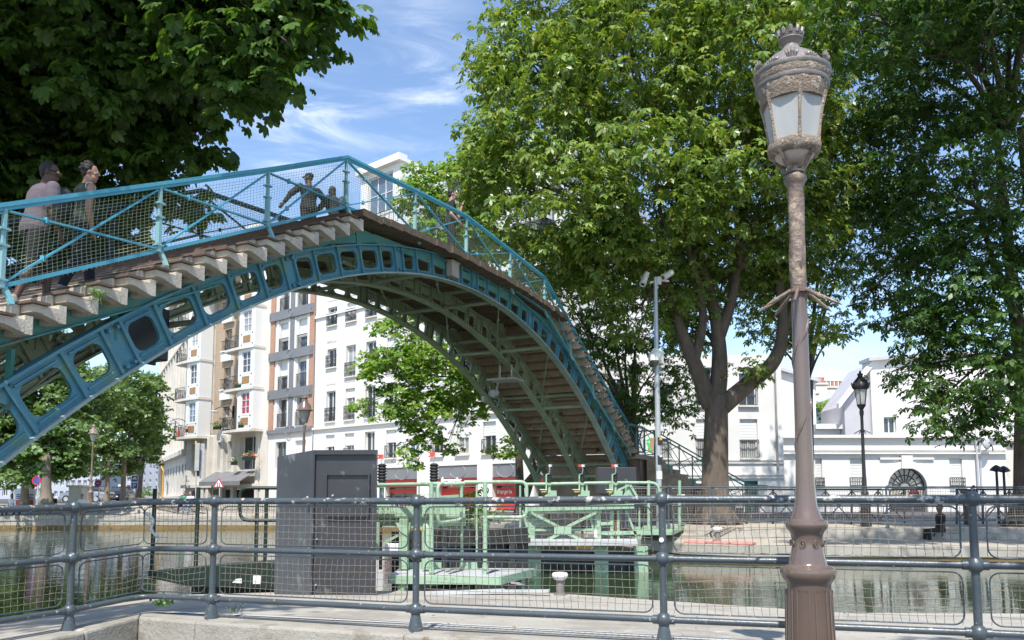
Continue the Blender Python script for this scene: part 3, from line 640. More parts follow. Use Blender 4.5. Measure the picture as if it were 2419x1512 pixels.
def template(kind):
    """one leaf in its own frame: x towards the tip, z the face normal"""
    vs, fs = [], []
    def leaflet(ang, L_, w, o=(0,0), droop=.25, rich=False):
        c, s = math.cos(ang), math.sin(ang); n = len(vs)
        if rich: prof = [(.0,.0),(.35,.30),(.68,.50),(.88,.34),(1,0),(.88,-.34),(.68,-.50),(.35,-.30)]
        else: prof = [(.0,.0),(.62,.5),(1,0),(.62,-.5)]
        for x, y in prof:
            px, py = x*L_, y*w; z = -droop*L_*x*x + abs(y)*w*.25
            vs.append((o[0]+px*c-py*s, o[1]+px*s+py*c, z))
        fs.append(tuple(range(n, n+len(prof))))
    if kind in ('palm5','palm7'):
        N = 7 if kind == 'palm7' else 5
        for i in range(N):
            a = (i/(N-1)-.5)*3.7; L_ = 1-.42*abs(i/(N-1)-.5)*2; leaflet(a, L_, .46*L_, droop=.32, rich=kind == 'palm7')
    else:   # single broad leaves on a twig
        for i in range(3 if kind == 'sm3' else 4):
            a = (i-1)*1.25+.2; leaflet(a, .95, .8, (.15*i,.1*(i-1)), .2)
    return np.array(vs), fs
def foliage(name, parent, C, Rc, nper, size, kind, m, rng, flat=.45):
    """sprays of leaves: each spray a shallow drooping dome of leaves facing outwards"""
    T, fs = template(kind); K_ = len(T); n = len(C)*nper
    cc = np.repeat(C, nper, 0); rr = np.repeat(Rc, nper)
    ph = rng.uniform(0, 2*np.pi, n); rho = np.sqrt(rng.uniform(0, 1, n))
    pos = cc + np.stack([rho*np.cos(ph), rho*np.sin(ph), flat*(rng.uniform(-.6, .6, n))-.45*rho**2+.2], 1)*rr[:, None]
    fw = np.stack([np.cos(ph)+rng.normal(0,.5,n), np.sin(ph)+rng.normal(0,.5,n), -.35-.5*rho+rng.normal(0,.3,n)], 1); fw /= np.linalg.norm(fw, axis=1)[:, None]
    up = np.stack([rng.normal(0,.38,n)+.25*rho*np.cos(ph), rng.normal(0,.38,n)+.25*rho*np.sin(ph)-.12, np.ones(n)], 1)
    sd = np.cross(up, fw); sd /= np.linalg.norm(sd, axis=1)[:, None]; up = np.cross(fw, sd)
    sz = size*rng.uniform(.45, 1.2, n)
    M = np.stack([fw, sd, up], 1)*sz[:, None, None]
    vs = (np.einsum('kj,njc->nkc', T, M) + pos[:, None, :]).reshape(-1, 3)
    loops = []; starts = []; tot = []; o = 0
    for f in fs: loops += list(f); starts.append(o); tot.append(len(f)); o += len(f)
    lp = (np.array(loops)[None, :] + (np.arange(n)*K_)[:, None]).ravel(); st = (np.array(starts)[None, :] + (np.arange(n)*o)[:, None]).ravel(); tt = np.tile(tot, n)
    me = bpy.data.meshes.new(name); me.vertices.add(len(vs)); me.vertices.foreach_set('co', vs.astype(np.float32).ravel())
    me.loops.add(len(lp)); me.loops.foreach_set('vertex_index', lp.astype(np.int32)); me.polygons.add(len(st)); me.polygons.foreach_set('loop_start', st.astype(np.int32))
    try: me.polygons.foreach_set('loop_total', tt.astype(np.int32))
    except Exception: pass
    me.materials.append(m); me.update(calc_edges=True); me.validate()
    ob = bpy.data.objects.new(name, me); COL.objects.link(ob); put(ob, parent); return ob
def tree(name, label, base, fork, blobs, tr=.5, leaf=.2, kind='palm5', m='chestnut', bark='bark', dens=1., nper=9, spray=.55, seed=1, group=None, limbs=True, hollow=.35, fork_pts=None, roots=True, limb_r=.34, twigs=10, cat='tree'):
    rng = np.random.default_rng(seed); rd = random.Random(seed); base, fork = V(base), V(fork)
    t = thing(name, label, cat, base, group)
    mb = MB(); hgt = (fork-base).length; pts, rs = [], []
    for i in range(9):
        k = i/8; p = lerp(base, fork, k)+V((math.sin(k*5+seed)*.04, math.cos(k*4+seed)*.04, 0))*tr*2*min(1,k*4)*(1-k); pts.append(p); rs.append(tr*(1+.75*math.exp(-k*hgt/.35))*(1-.22*k))
    rs[-1] *= 1.12
    mb.tube(pts, rs, 16)
    if roots:
        for k in range(6):
            a = k*1.05+seed; d = V((math.cos(a), math.sin(a), 0)); mb.tube([base+d*tr*.9+V((0,0,.5)), base+d*tr*1.5+V((0,0,.12)), base+d*tr*2.1-V((0,0,.1))], [tr*.28, tr*.26, tr*.1], 7)
    mb.build('trunk', MT[bark], t, smooth=True)
    Cs, Rs = [], []
    for bi, (c, r) in enumerate(blobs):
        c = V(c); rx, ry, rz = (r, r, r*.8) if isinstance(r, (int, float)) else r
        vol = rx*ry*rz; n = max(5, int(dens*26*(vol**.78)/(spray**1.5)*.35))
        d = rng.normal(size=(n, 3)); d /= np.linalg.norm(d, axis=1)[:, None]; rad = (hollow+(1-hollow)*rng.uniform(0,1,n)**.5)[:, None]
        P = np.array(c)+d*rad*np.array([rx,ry,rz])
        q = np.sin(P[:,0]*2.1/spray*.5+seed)+np.sin(P[:,1]*1.9/spray*.5+2*seed)+np.sin(P[:,2]*3.1/spray*.5)
        P = P[q > -1.15]; Cs.append(P); Rs.append(spray*rng.uniform(.6, 1.3, len(P)))
        if limbs:
            # a limb from the fork to this clump, then twigs into its sprays
            mb = MB(); st = fork if not fork_pts else min([V(f) for f in fork_pts], key=lambda f: (f-c).length); L_ = (c-st).length
            mid = lerp(st, c, .45)+V((rd.uniform(-.3,.3), rd.uniform(-.3,.3), L_*.10)); r0 = min(tr*limb_r*1.5, tr*limb_r*(.55+.12*rx))
            path = curve_pts([st-V((0,0,.15)), lerp(st,mid,.5)+V((0,0,L_*.02)), mid, c], 4); m_ = len(path)
            mb.tube(path, [r0*(1-.8*k/(m_-1)) for k in range(m_)], 7)
            for k in range(min(len(P), twigs)):
                e = V(P[k]); s_ = path[int(m_*rd.uniform(.55,.98))]; mm = lerp(s_,e,.5)+V((rd.gauss(0,.12), rd.gauss(0,.12), .1))
                mb.tube([s_, mm, e], [r0*.22, r0*.14, r0*.05], 4, cap=False)
            mb.build('limb', MT[bark], t, smooth=True)
    foliage('crown', t, np.concatenate(Cs), np.concatenate(Rs), nper, leaf, kind, LF[m], rng)
    return t
def bl(*L_): return [(at_y(u, v, Y), r) for u, v, Y, r in L_]

# the big chestnut on the far quay
tree('chestnut_tree', 'big sunlit chestnut tree with forked trunk in the middle of the far quay', at_x0(1690, 27.2, zr(-.85)), at_y(1692, 935, 27.2),
     bl((1500,150,25,3.3),(1300,230,25,2.5),(1750,150,25,3.3),(1165,400,25.5,1.5),(1150,320,25.5,1.0),(1330,470,24,2.1),(1550,420,24,2.5),(1750,400,25,2.5),(1880,290,26,2.4),(1230,120,26,1.8),(1180,180,26,1.0),(1600,-120,26,4),(1350,-40,26,2.6),(1850,-60,27,3.2),(1220,540,25.5,1.2),(1430,610,25,1.7),(1880,540,27,1.8),(1660,560,28,2.0),(1860,700,28,1.5),(1900,800,28,1.1),(1780,880,27,.6),(1600,690,27,1.3),(1330,620,26,1.4),(1950,420,26.5,1.5),(1110,440,26,.9),(1260,330,24.5,1.6),(1700,700,28.5,1.6),(1500,740,27,1.2),(1800,640,28,1.5),(1620,790,28.8,.9),(1420,560,25,1.4),(1560,560,25.5,1.5),(1740,560,25.5,1.4)),
     tr=.47, leaf=.265, kind='palm5', m='chestnut', dens=1.3, nper=10, spray=.55, seed=3, fork_pts=[at_y(1692,935,27.2), at_y(1640,850,27), at_y(1790,880,27.2), at_y(1690,800,27.2), at_y(1560,640,26.5), at_y(1650,600,26.8), at_y(1750,620,26.8), at_y(1850,790,27)], limb_r=.36)
# its big primary limbs, as limbs of the trunk
def prim(tree_ob, specs, r0, bark):
    for pts in specs:
        mb = MB(); P = curve_pts([at_y(*p[:3]) for p in pts], 5); n = len(P); a, b = pts[0][3], pts[-1][3]
        mb.tube(P, [lerp(a*.85, b, k/(n-1)) for k in range(n)], 10); mb.build('limb', MT[bark], tree_ob, smooth=True)
ct = [o for o in COL.objects if o.name == 'chestnut_tree'][0]
prim(ct, [[(1680,960,27.2,.36),(1645,870,27,0),(1600,760,26.8,0),(1560,640,26.5,0),(1480,480,26,.07)],
          [(1690,960,27.2,.38),(1700,860,27.2,0),(1690,750,27.1,0),(1650,600,26.9,0),(1590,400,26.5,.08)],
          [(1705,960,27.2,.38),(1770,905,27.2,0),(1830,850,27.1,0),(1850,760,27,0),(1830,600,26.9,0),(1800,400,26.5,.09)],
          [(1690,820,27.2,.26),(1730,700,27.1,0),(1745,560,27,0),(1730,350,26.5,.07)],
          [(1640,860,27,.2),(1660,740,26.6,0),(1620,560,26,0),(1570,330,25.5,.06)],
          [(1600,740,26.8,.15),(1540,640,26.2,0),(1470,560,25.8,0),(1400,520,25.4,.04)],
          [(1830,840,27.1,.18),(1880,700,27,0),(1890,520,26.8,0),(1870,300,26.5,.06)]], 0, 'bark')
# darker trees behind it
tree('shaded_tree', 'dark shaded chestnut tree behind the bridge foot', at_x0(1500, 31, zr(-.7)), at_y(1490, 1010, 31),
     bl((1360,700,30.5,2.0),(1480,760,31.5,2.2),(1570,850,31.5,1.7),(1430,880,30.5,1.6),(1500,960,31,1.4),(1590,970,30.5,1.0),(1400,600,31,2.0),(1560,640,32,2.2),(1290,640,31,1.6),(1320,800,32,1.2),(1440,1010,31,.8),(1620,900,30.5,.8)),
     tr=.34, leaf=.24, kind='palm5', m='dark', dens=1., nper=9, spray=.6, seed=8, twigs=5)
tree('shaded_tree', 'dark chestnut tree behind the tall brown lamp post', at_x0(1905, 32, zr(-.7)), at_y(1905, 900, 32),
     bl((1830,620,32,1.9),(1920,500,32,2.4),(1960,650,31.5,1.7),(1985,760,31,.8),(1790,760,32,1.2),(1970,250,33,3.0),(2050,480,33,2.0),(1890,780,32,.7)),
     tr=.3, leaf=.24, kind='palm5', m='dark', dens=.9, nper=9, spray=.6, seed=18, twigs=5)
# yellow-green lime under and behind the bridge
tree('lime_tree', 'yellow green lime tree growing behind the bridge arch', at_x0(1230, 36, zr(-.7)), at_y(1225, 1050, 36),
     bl((1000,450,34,1.4),(1090,450,34,1.8),(1060,550,34,1.6),(1130,580,35,1.8),(1010,600,34,1.1),(940,880,33,1.5),(1045,860,33,1.8),(880,860,33,.75),(920,790,33,.9),(1000,980,33,1.4),(975,1075,33,.6),(930,985,33,.9),(1100,940,34,1.3),(1180,760,36,2),(1060,1040,33.5,.7),(960,730,34,1.0),(1190,1060,35,.6),(850,960,33,.5),(1120,400,34,1.3)),
     tr=.2, leaf=.17, kind='sm4', m='lime', dens=1.35, nper=11, spray=.42, seed=5, roots=False, limb_r=.5, fork_pts=[at_y(1225,1050,36), at_y(1150,800,35.5), at_y(1130,900,35), at_y(1130,650,35.5)])
lt = [o for o in COL.objects if o.name == 'lime_tree'][0]
prim(lt, [[(1225,1060,36,.18),(1190,940,35.8,0),(1150,800,35.5,0),(1130,640,35.5,.09)], [(1200,980,35.9,.12),(1165,930,35.4,0),(1130,900,35,.07)], [(1235,1150,36,.14),(1285,1080,36,0),(1300,1000,36,.06)], [(1240,1190,36,.14),(1262,1110,36,0),(1250,1040,36,.07)]], 0, 'bark')
# right-hand chestnut
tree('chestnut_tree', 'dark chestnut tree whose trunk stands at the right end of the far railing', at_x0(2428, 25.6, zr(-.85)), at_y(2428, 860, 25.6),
     bl((2100,130,26,2.8),(2300,130,24,3.2),(2150,380,26,2.6),(2350,430,24,3.0),(2060,590,26.5,1.6),(2240,640,25,2.5),(2400,730,24,2.5),(2170,790,25,1.5),(2300,890,24,1.7),(2215,950,24,.9),(2130,880,25,.7),(2395,970,24,1.1),(2330,1000,24,.55),(2270,1020,24,.4),(2020,330,27,1.7),(2030,700,26.5,.8),(2120,660,26,1.2),(2150,-80,26,3.),(2400,-60,24,3.2),(2080,780,25.5,.6),(2200,1000,24,.4),(2040,480,27,1.4)) + [(V((12.5,20,15.6)),(3.6,2.4,1.8)),(V((16.5,18.5,16.5)),(4,2.6,2.0)),(V((9.5,21,14.5)),(2.0,1.6,1.3)),(V((15,21.5,18)),(4,3,2))],  # last clumps hang out of view, added to shade this crown
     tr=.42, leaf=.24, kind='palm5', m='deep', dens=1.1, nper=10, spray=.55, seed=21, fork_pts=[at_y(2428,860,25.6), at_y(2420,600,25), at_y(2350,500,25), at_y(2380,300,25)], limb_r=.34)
rt = [o for o in COL.objects if o.name == 'chestnut_tree.001'][0]
prim(rt, [[(2420,900,25.6,.3),(2395,700,25.4,0),(2375,500,25.2,0),(2340,200,25,.08)], [(2440,900,25.6,.3),(2440,600,25.4,0),(2410,300,25,.1)], [(2400,760,25.4,.14),(2330,560,25.3,0),(2290,350,25.2,.05)]], 0, 'bark')
# near tree on the left: its trunk stands outside the picture, its crown hangs over the steps
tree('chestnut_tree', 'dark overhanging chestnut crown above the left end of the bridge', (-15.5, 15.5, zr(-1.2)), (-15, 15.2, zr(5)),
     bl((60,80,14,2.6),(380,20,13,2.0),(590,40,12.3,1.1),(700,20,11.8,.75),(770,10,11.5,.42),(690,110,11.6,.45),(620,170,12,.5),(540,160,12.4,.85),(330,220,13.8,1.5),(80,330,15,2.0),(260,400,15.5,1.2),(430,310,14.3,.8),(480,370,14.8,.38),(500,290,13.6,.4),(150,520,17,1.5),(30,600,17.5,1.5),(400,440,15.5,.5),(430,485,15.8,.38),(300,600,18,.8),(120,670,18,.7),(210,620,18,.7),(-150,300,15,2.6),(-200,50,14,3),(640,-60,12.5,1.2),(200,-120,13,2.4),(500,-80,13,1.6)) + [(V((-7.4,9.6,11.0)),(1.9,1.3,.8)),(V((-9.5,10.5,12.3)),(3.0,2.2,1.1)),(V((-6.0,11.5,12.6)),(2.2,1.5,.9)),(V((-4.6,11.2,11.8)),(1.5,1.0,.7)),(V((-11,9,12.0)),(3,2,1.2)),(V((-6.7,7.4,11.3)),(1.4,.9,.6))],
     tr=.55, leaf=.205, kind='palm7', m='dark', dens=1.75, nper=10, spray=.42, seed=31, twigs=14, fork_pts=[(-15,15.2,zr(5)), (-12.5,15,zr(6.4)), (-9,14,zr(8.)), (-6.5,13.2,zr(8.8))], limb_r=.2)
nt_ = [o for o in COL.objects if o.name == 'chestnut_tree.002'][0]
prim(nt_, [[(-700,400,15.2,.3),(-200,330,15,0),(60,260,14.6,0),(290,190,14,0),(420,90,13.6,.05)], [(-300,420,15.4,.2),(60,320,15,0),(230,270,14.8,.06)], [(-500,200,14.8,.24),(-100,100,14.2,0),(200,20,13.6,.08)]], 0, 'bark')
# plane trees along the left quay
PL = [('plane tree with a pale pruning scar on its trunk beside the no parking sign', 57, 46, 62, [(40,960,46,3.0),(110,900,47,2.6),(0,860,46,2.8),(60,1095,45,1.2),(20,1060,46,1.8),(-60,960,46,3)], .20),
      ('thick dark trunked plane tree behind the woman in the white top', 107, 44, 52, [(150,990,46,2.4),(200,930,48,2.4),(110,1060,45,1.5),(180,1085,46,1.2),(120,1105,45,.9),(150,1050,45,1.8)], .27),
      ('slender plane tree between the two lamp posts of the left quay', 252, 56, 60, [(250,960,57,2.6),(285,910,58,2.2),(225,1060,56,1.6),(270,1060,57,1.3),(240,1105,56,.9),(200,1060,56,1.6)], .17),
      ('plane tree beside the blue parking sign', 290, 58, 60, [(310,1000,60,2.4),(335,930,61,2.0),(350,900,61,1.0),(305,1070,59,1.2),(290,1100,59,.9),(340,960,62,1.2)], .18),
      ('far plane tree at the street bend before the white corner building', 327, 64, 60, [(335,1030,66,2.2),(345,990,66,1.5),(330,1095,65,1.1)], .2),
      ('far small tree by the corner of the pilastered building', 378, 88, 60, [(374,1010,90,2.2),(376,960,90,1.6),(380,1060,90,2.0)], .2),
      ('plane tree in shade at the far left of the quay', -40, 58, 60, [(-20,1060,58,2.4),(40,1020,60,2.4),(20,1125,57,1.2),(130,1095,58,1.6),(70,1115,58,1.2),(-60,1100,58,2),(100,820,56,2.2)], .3)]
for i, (lab, u, Y, w, bs, tr_) in enumerate(PL):
    tree('plane_tree', lab, at_x0(u, Y, zr(-.32)), at_y(u+4, 1075, Y), bl(*bs), tr=tr_, leaf=.30, kind='sm3', m='plane', bark='bark2', dens=1.0, nper=10, spray=.62, seed=50+i, roots=False, twigs=4, limb_r=.3, group='plane trees along the left quay')
tree('chestnut_tree', 'unseen chestnut tree added on the near side to shade the far quay', (15.5,8.5,zr(-1.2)), (15,8.8,zr(5.5)), [(V((9.3,14.4,15.0)),(2.2,.9,.8)),(V((12.2,14.2,15.6)),(2.4,1.0,.9)),(V((7.3,14.6,14.4)),(1.3,.7,.6)),(V((14.8,13.5,16)),(2.4,1.5,1.3)),(V((15.5,10,15)),(3,2.5,2))], tr=.45, leaf=.24, kind='palm5', m='deep', dens=3.2, nper=12, spray=.55, seed=91, twigs=5)  # added out of view so its shadow falls on the far quay
tree('chestnut_tree', 'unseen chestnut tree added at the left to shade the near quay', (-10.5,.5,zr(-1.6)), (-10,.6,zr(5)), [(V((-5.2,2.95,10.2)),(1.6,1.15,.5)),(V((-7.4,2.9,10.5)),(1.6,1.5,.7)),(V((-3.6,3.1,10.0)),(.9,.7,.4)),(V((-10,.5,11)),(2.6,2.4,1.6))], tr=.4, leaf=.24, kind='palm5', m='deep', dens=3.0, nper=12, spray=.5, seed=93, twigs=5)  # added out of view to darken the paving behind the left railing
tree('chestnut_tree', 'unseen chestnut tree added behind the camera to shade the right paving', (7,-4,zr(-1.6)), (6.8,-3.6,zr(5)), [(V((3.1,.75,9.5)),(1.1,.55,.4)),(V((4.8,-.6,10)),(1.6,1.2,.7)),(V((6.8,-3.6,11)),(2.6,2.4,1.6))], tr=.4, leaf=.24, kind='palm5', m='deep', dens=3.0, nper=12, spray=.5, seed=95, twigs=5)  # added behind the camera to shade the ground right of the lamp
tree('roof_shrub', 'small green tree rising before the blue grey slate house', at_x0(1965, 60, zr(1)), at_y(1965, 1010, 60), bl((1965,975,60,1.2),(1945,960,60,.6),(1990,985,60,.7)), tr=.08, leaf=.2, kind='sm3', m='lime', dens=1., nper=8, spray=.4, seed=77, roots=False, twigs=4)
# ================================================================== BUILDINGS
BM = dict(
 white=mat('white_render_wall', (.73,.715,.685), .9, (.66,.645,.615), .5, bump=.15, bs=25, wear=[((.62,.61,.58), .8, .62, (1,1,.25))]),
 cream=mat('cream_stone_wall', (.68,.64,.57), .9, (.58,.54,.475), .7, bump=.25, bs=12, wear=[((.52,.48,.42), 1.2, .6, (1,1,.3))]),
 glaze=mat('white_glazed_bay', (.76,.755,.735), .35, (.75,.75,.73), 1.5, spec=.5),
 slate=mat('zinc_mansard', (.36,.38,.41), .5, (.29,.31,.34), 1.2, stretch=(1,1,.3)),
 greyband=mat('grey_band_paint', (.20,.205,.22), .6, (.17,.175,.185), 1.),
 frame=mat('window_frame_white', (.78,.78,.77), .5), frameg=mat('window_frame_grey', (.30,.31,.32), .5),
 shut=mat('roller_shutter', (.76,.76,.74), .6, (.68,.68,.66), 3., stretch=(1,1,14)),
 shutw=mat('folding_shutter', (.70,.69,.66), .7, (.60,.59,.56), 4., stretch=(9,9,1)),
 iron=mat('balcony_iron', (.035,.037,.042), .5), bluewall=mat('blue_grey_slate_wall', (.20,.27,.36), .7, (.16,.22,.30), .8),
 terra=mat('terracotta', (.46,.19,.10), .8, (.38,.15,.08), 6.), tile=mat('ochre_mosaic_tile', (.42,.24,.10), .5, (.24,.13,.06), 22.),
 redsign=mat('shop_sign_maroon', (.23,.018,.022), .45, (.2,.015,.02)), red=mat('shop_red', (.55,.04,.025), .45, (.48,.035,.02)),
 awn=mat('grey_awning', (.20,.20,.21), .8), teald=mat('teal_door', (.03,.16,.15), .5), dark=mat('dark_opening', (.025,.024,.024), .7),
 lav=mat('pale_lavender_wall', (.50,.49,.52), .9, (.44,.43,.46), 1.), palestone=mat('far_building_stone', (.50,.53,.58), .9, (.42,.45,.50), .3), plants=LF['plane'],
 flower=mat('red_flowers', (.62,.05,.03), .6, (.7,.2,.12), 20.),
)
BM['glass'] = glassmat('window_glass', (.05,.065,.08), .04); BM['glassb'] = glassmat('window_glass_sky', (.14,.20,.29), .05); BM['curt'] = glassmat('window_glass_curtain', (.42,.42,.40), .15); BM['curtred'] = glassmat('window_red_blind', (.42,.03,.07), .2)
def brick(name, c1, c2, mo, sc=1.):
    m = bpy.data.materials.new(name); m.use_nodes = True; nt = m.node_tree; L = nt.links.new; b = nt.nodes['Principled BSDF']; b.inputs['Roughness'].default_value = .9
    tc = _n(nt, 'ShaderNodeTexCoord'); sx = _n(nt, 'ShaderNodeSeparateXYZ'); L(tc.outputs['Object'], sx.inputs[0]); ad = _n(nt, 'ShaderNodeMath', operation='ADD'); L(sx.outputs[0], ad.inputs[0])
    mu = _n(nt, 'ShaderNodeMath', operation='MULTIPLY', inp={1: -1.}); L(sx.outputs[1], mu.inputs[0]); L(mu.outputs[0], ad.inputs[1]); cx = _n(nt, 'ShaderNodeCombineXYZ'); L(ad.outputs[0], cx.inputs[0]); L(sx.outputs[2], cx.inputs[1])
    br = _n(nt, 'ShaderNodeTexBrick', inp={'Scale': sc, 'Mortar Size': .012, 'Brick Width': .34, 'Row Height': .085}); L(cx.outputs[0], br.inputs['Vector'])
    br.inputs['Color1'].default_value = c4(c1); br.inputs['Color2'].default_value = c4(c2); br.inputs['Mortar'].default_value = c4(mo); L(br.outputs[0], b.inputs['Base Color']); return m
BM['brick'] = brick('orange_brick', (.44,.20,.115), (.36,.155,.085), (.46,.38,.31)); BM['brickt'] = brick('tan_brick', (.40,.285,.185), (.30,.205,.125), (.48,.42,.35))

class Fac:
    """a facade plane: P0 at its foot, e along it, n towards the viewer; x along, z up (absolute), d outwards"""
    def __init__(s, P0, e): s.P0 = V(P0); s.e = V(e).normalized(); s.n = V((s.e.y, -s.e.x, 0)); s.P0.z = 0
    def P(s, x, z, d=0.): return s.P0+s.e*x+s.n*d+V((0,0,z))
    def uv(s, u, v, d=0.):
        r = ray(u, v); o = V((0,0,H)); k = (s.P0+s.n*d-o).dot(s.n)/r.dot(s.n); p = o+r*k; return (p-s.P0).dot(s.e), p.z
    def box(s, mb, x0, x1, z0, z1, d0, d1): return mb.obox(s.P(x0,z0,d0), s.n*(d1-d0), s.e*(x1-x0), V((0,0,z1-z0)))
    def wall(s, mb, x0, x1, z0, z1, holes=(), rev=.28, d=0.):
        xs = sorted({x0, x1} | {q for h in holes for q in h[:2] if x0 < q < x1}); zs = sorted({z0, z1} | {q for h in holes for q in h[2:4] if z0 < q < z1})
        for a, b in zip(xs, xs[1:]):
            for c, e in zip(zs, zs[1:]):
                mx, mz = (a+b)/2, (c+e)/2
                if any(h[0] < mx < h[1] and h[2] < mz < h[3] for h in holes): continue
                mb.quad(s.P(a,c,d), s.P(b,c,d), s.P(b,e,d), s.P(a,e,d))
        for h in holes:
            a, b, c, e = h[:4]
            for p, q in (((a,c),(b,c)),((b,c),(b,e)),((b,e),(a,e)),((a,e),(a,c))):
                mb.quad(s.P(p[0],p[1],d), s.P(p[0],p[1],d-rev), s.P(q[0],q[1],d-rev), s.P(q[0],q[1],d))
    def window(s, par, h, cols=2, rows=3, glass='glass', fr='frame', d=-.2, fw=.07, bar=.035, shut=0., name='window', shm='shut'):
        a, b, c, e = h[:4]; mb = MB(); e2 = e
        if shut > 0:
            z = e-(e-c)*shut; sm = MB(); s.box(sm, a+.005, b-.005, z, e-.005, d+.03, d+.07)
            for k in range(int((e-z)/.16)): s.box(sm, a+.01, b-.01, z+k*.16+.02, z+k*.16+.10, d+.07, d+.078)
            sh = sm
        for x0, x1, z0, z1 in ((a+.003,a+fw,c,e),(b-fw,b-.003,c,e),(a+fw,b-fw,c+.003,c+fw),(a+fw,b-fw,e-fw,e-.003)): s.box(mb, x0, x1, z0, z1, d-.05, d+.02)
        for k in range(1, cols): x = lerp(a+fw,b-fw,k/cols); s.box(mb, x-bar, x+bar, c+fw, e-fw, d-.04, d+.015)
        for k in range(1, rows): z = lerp(c+fw,e-fw,k/rows); s.box(mb, a+fw, b-fw, z-bar*.7, z+bar*.7, d-.035, d+.012)
        w = mb.build(name, BM[fr], par)
        gm = MB(); gm.quad(s.P(a+.01,c+.01,d-.03), s.P(b-.01,c+.01,d-.03), s.P(b-.01,e-.01,d-.03), s.P(a+.01,e-.01,d-.03)); gm.build('pane', BM[glass], w)
        if shut > 0: sh.build('shutter', BM[shm], w)
        return w
    def railing(s, par, x0, x1, z0, z1, d=.06, n=None, name='balcony_railing', m='iron', fancy=False, w=.022):
        mb = MB(); n = n or max(4, int((x1-x0)/.11))
        s.box(mb, x0, x1, z1-.04, z1, d-.025, d+.025); s.box(mb, x0, x1, z0, z0+.03, d-.02, d+.02)
        for k in range(n+1): x = lerp(x0,x1,k/n); s.box(mb, x-w/2, x+w/2, z0+.03, z1-.04, d-w/2, d+w/2)
        if fancy:
            for k in range(n):
                for q in range(3):
                    p0 = s.P(lerp(x0,x1,k/n), lerp(z0,z1,q/3)+.02, d); p1 = s.P(lerp(x0,x1,(k+1)/n), lerp(z0,z1,(q+1)/3)-.02, d); mb.bar(p0, p1, .016, .016)
            s.box(mb, x0, x1, z1-.22, z1-.19, d-.015, d+.015)
        for x in (x0, x1): mb.obox(s.P(x-.012,z1-.04,-.02), s.e*.024, s.n*d*-1 if False else s.n*(d+.02), V((0,0,.03)))
        return mb.build(name, BM[m], par)
    def sill(s, mb, x0, x1, z, d=.14, t=.09): s.box(mb, x0-.08, x1+.08, z-t, z-.002, .002, d)

e_ = V((.755,-.656,0)); FA = Fac((-13.75,57.7,0), e_)
XX = lambda u, v=1000: FA.uv(u, v)[0]
ZZ = lambda u, v: FA.uv(u, v)[1]
GZ = zr(-.75)
# ---------------- B4: big white block with the supermarket
x0, x1 = XX(741), XX(1330); ztop = ZZ(900, 560)
wb = thing('white_apartment_building', 'white rendered apartment building with a supermarket on the ground floor behind the bridge', 'building', FA.P((x0+x1)/2, GZ, -5))
zl = [ZZ(780, 673.7+.2814*q) for q in (345,470,690,815,915,1170,1200)]     # sill and head levels read on the facade
fl = ZZ(745, 1012)                                                        # string course
pitch = 2.95
cols = [XX(354.6+.2814*1513), XX(354.6+.2814*1675), XX(354.6+.2814*1845)]; dx = (cols[2]-cols[0])/2
cols = [cols[0]+dx*k for k in range(10) if cols[0]+dx*k < x1-.8]
holes = []; wins = []; rails = []; mbx = MB()
zf = fl+.25
for r in range(4):
    zb = zf+pitch*r
    for k, cx in enumerate(cols):
        small = (r in (1,2) and k == 0) or (r == 2 and k < 4) or (r == 3 and k < 2)
        w = .52
        h = (cx-w, cx+w, zb+(.95 if small else .12), zb+2.25); holes.append(h); wins.append((h, small))
        FA.sill(mbx, h[0], h[1], h[2]); 
        if small or r == 0: FA.box(mbx, h[0]-.02, h[1]+.02, h[3]+.45, h[3]+.62, .002, .02)
zg0, zg1 = ZZ(1090,1163), ZZ(1090,1103)
for k, cx in enumerate(cols):
    h = (cx-.5, cx+.5, fl-2.35, fl-.55); holes.append(h); wins.append((h, None)); FA.sill(mbx, h[0], h[1], h[2])
mb = MB(); zsh = ZZ(1090, 1098)
FA.wall(mb, x0, x1, zsh, ztop, holes, .3)
# ground-floor piers between the shop fronts
sh = [(XX(910,1130), XX(985,1130)), (XX(1034,1130), XX(1127,1130)), (XX(1163,1130), XX(1222,1130)), (XX(1262,1130), XX(1325,1130)), (XX(760,1130), XX(830,1130)), (XX(842,1130), XX(890,1130))]
FA.wall(mb, x0, x1, GZ-.6, zsh, [(a,b,GZ-.6,zsh-.02) for a,b in sh], .45)
mb.quad(FA.P(x0,GZ,0), FA.P(x0,GZ,-9), FA.P(x0,ztop,-9), FA.P(x0,ztop,0)); mb.quad(FA.P(x1,GZ,-9), FA.P(x1,GZ,0), FA.P(x1,ztop,0), FA.P(x1,ztop,-9)); mb.quad(FA.P(x0,GZ,-9), FA.P(x0,ztop,-9), FA.P(x1,ztop,-9), FA.P(x1,GZ,-9))
FA.box(mb, x0, x1, fl-.12, fl+.04, .002, .16); FA.box(mb, x0, x1, ZZ(760,748)-.1, ZZ(760,748)+.08, .002, .12); FA.box(mb, x0, x1, ztop-.35, ztop, .002, .4)
mb.build('wall', BM['white'], wb); mbx.build('sills', BM['frameg' if False else 'cream'], wb)['kind'] = 'stuff'
for i, (h, small) in enumerate(wins):
    FA.window(wb, h, 2, 1 if small else 1, ['glass','glass','curt','glassb','glass'][(i*7)%5], shut=.45 if small is None and i % 3 else (.3 if i % 4 == 1 else 0))
    if small is not None: FA.railing(wb, h[0]-.03, h[1]+.03, h[2]+.02, h[2]+(.95 if not small else .85), .10, 8, fancy=True)
    elif i % 2: FA.railing(wb, h[0]-.03, h[1]+.03, h[2]+.02, h[2]+.8, .08, 8)
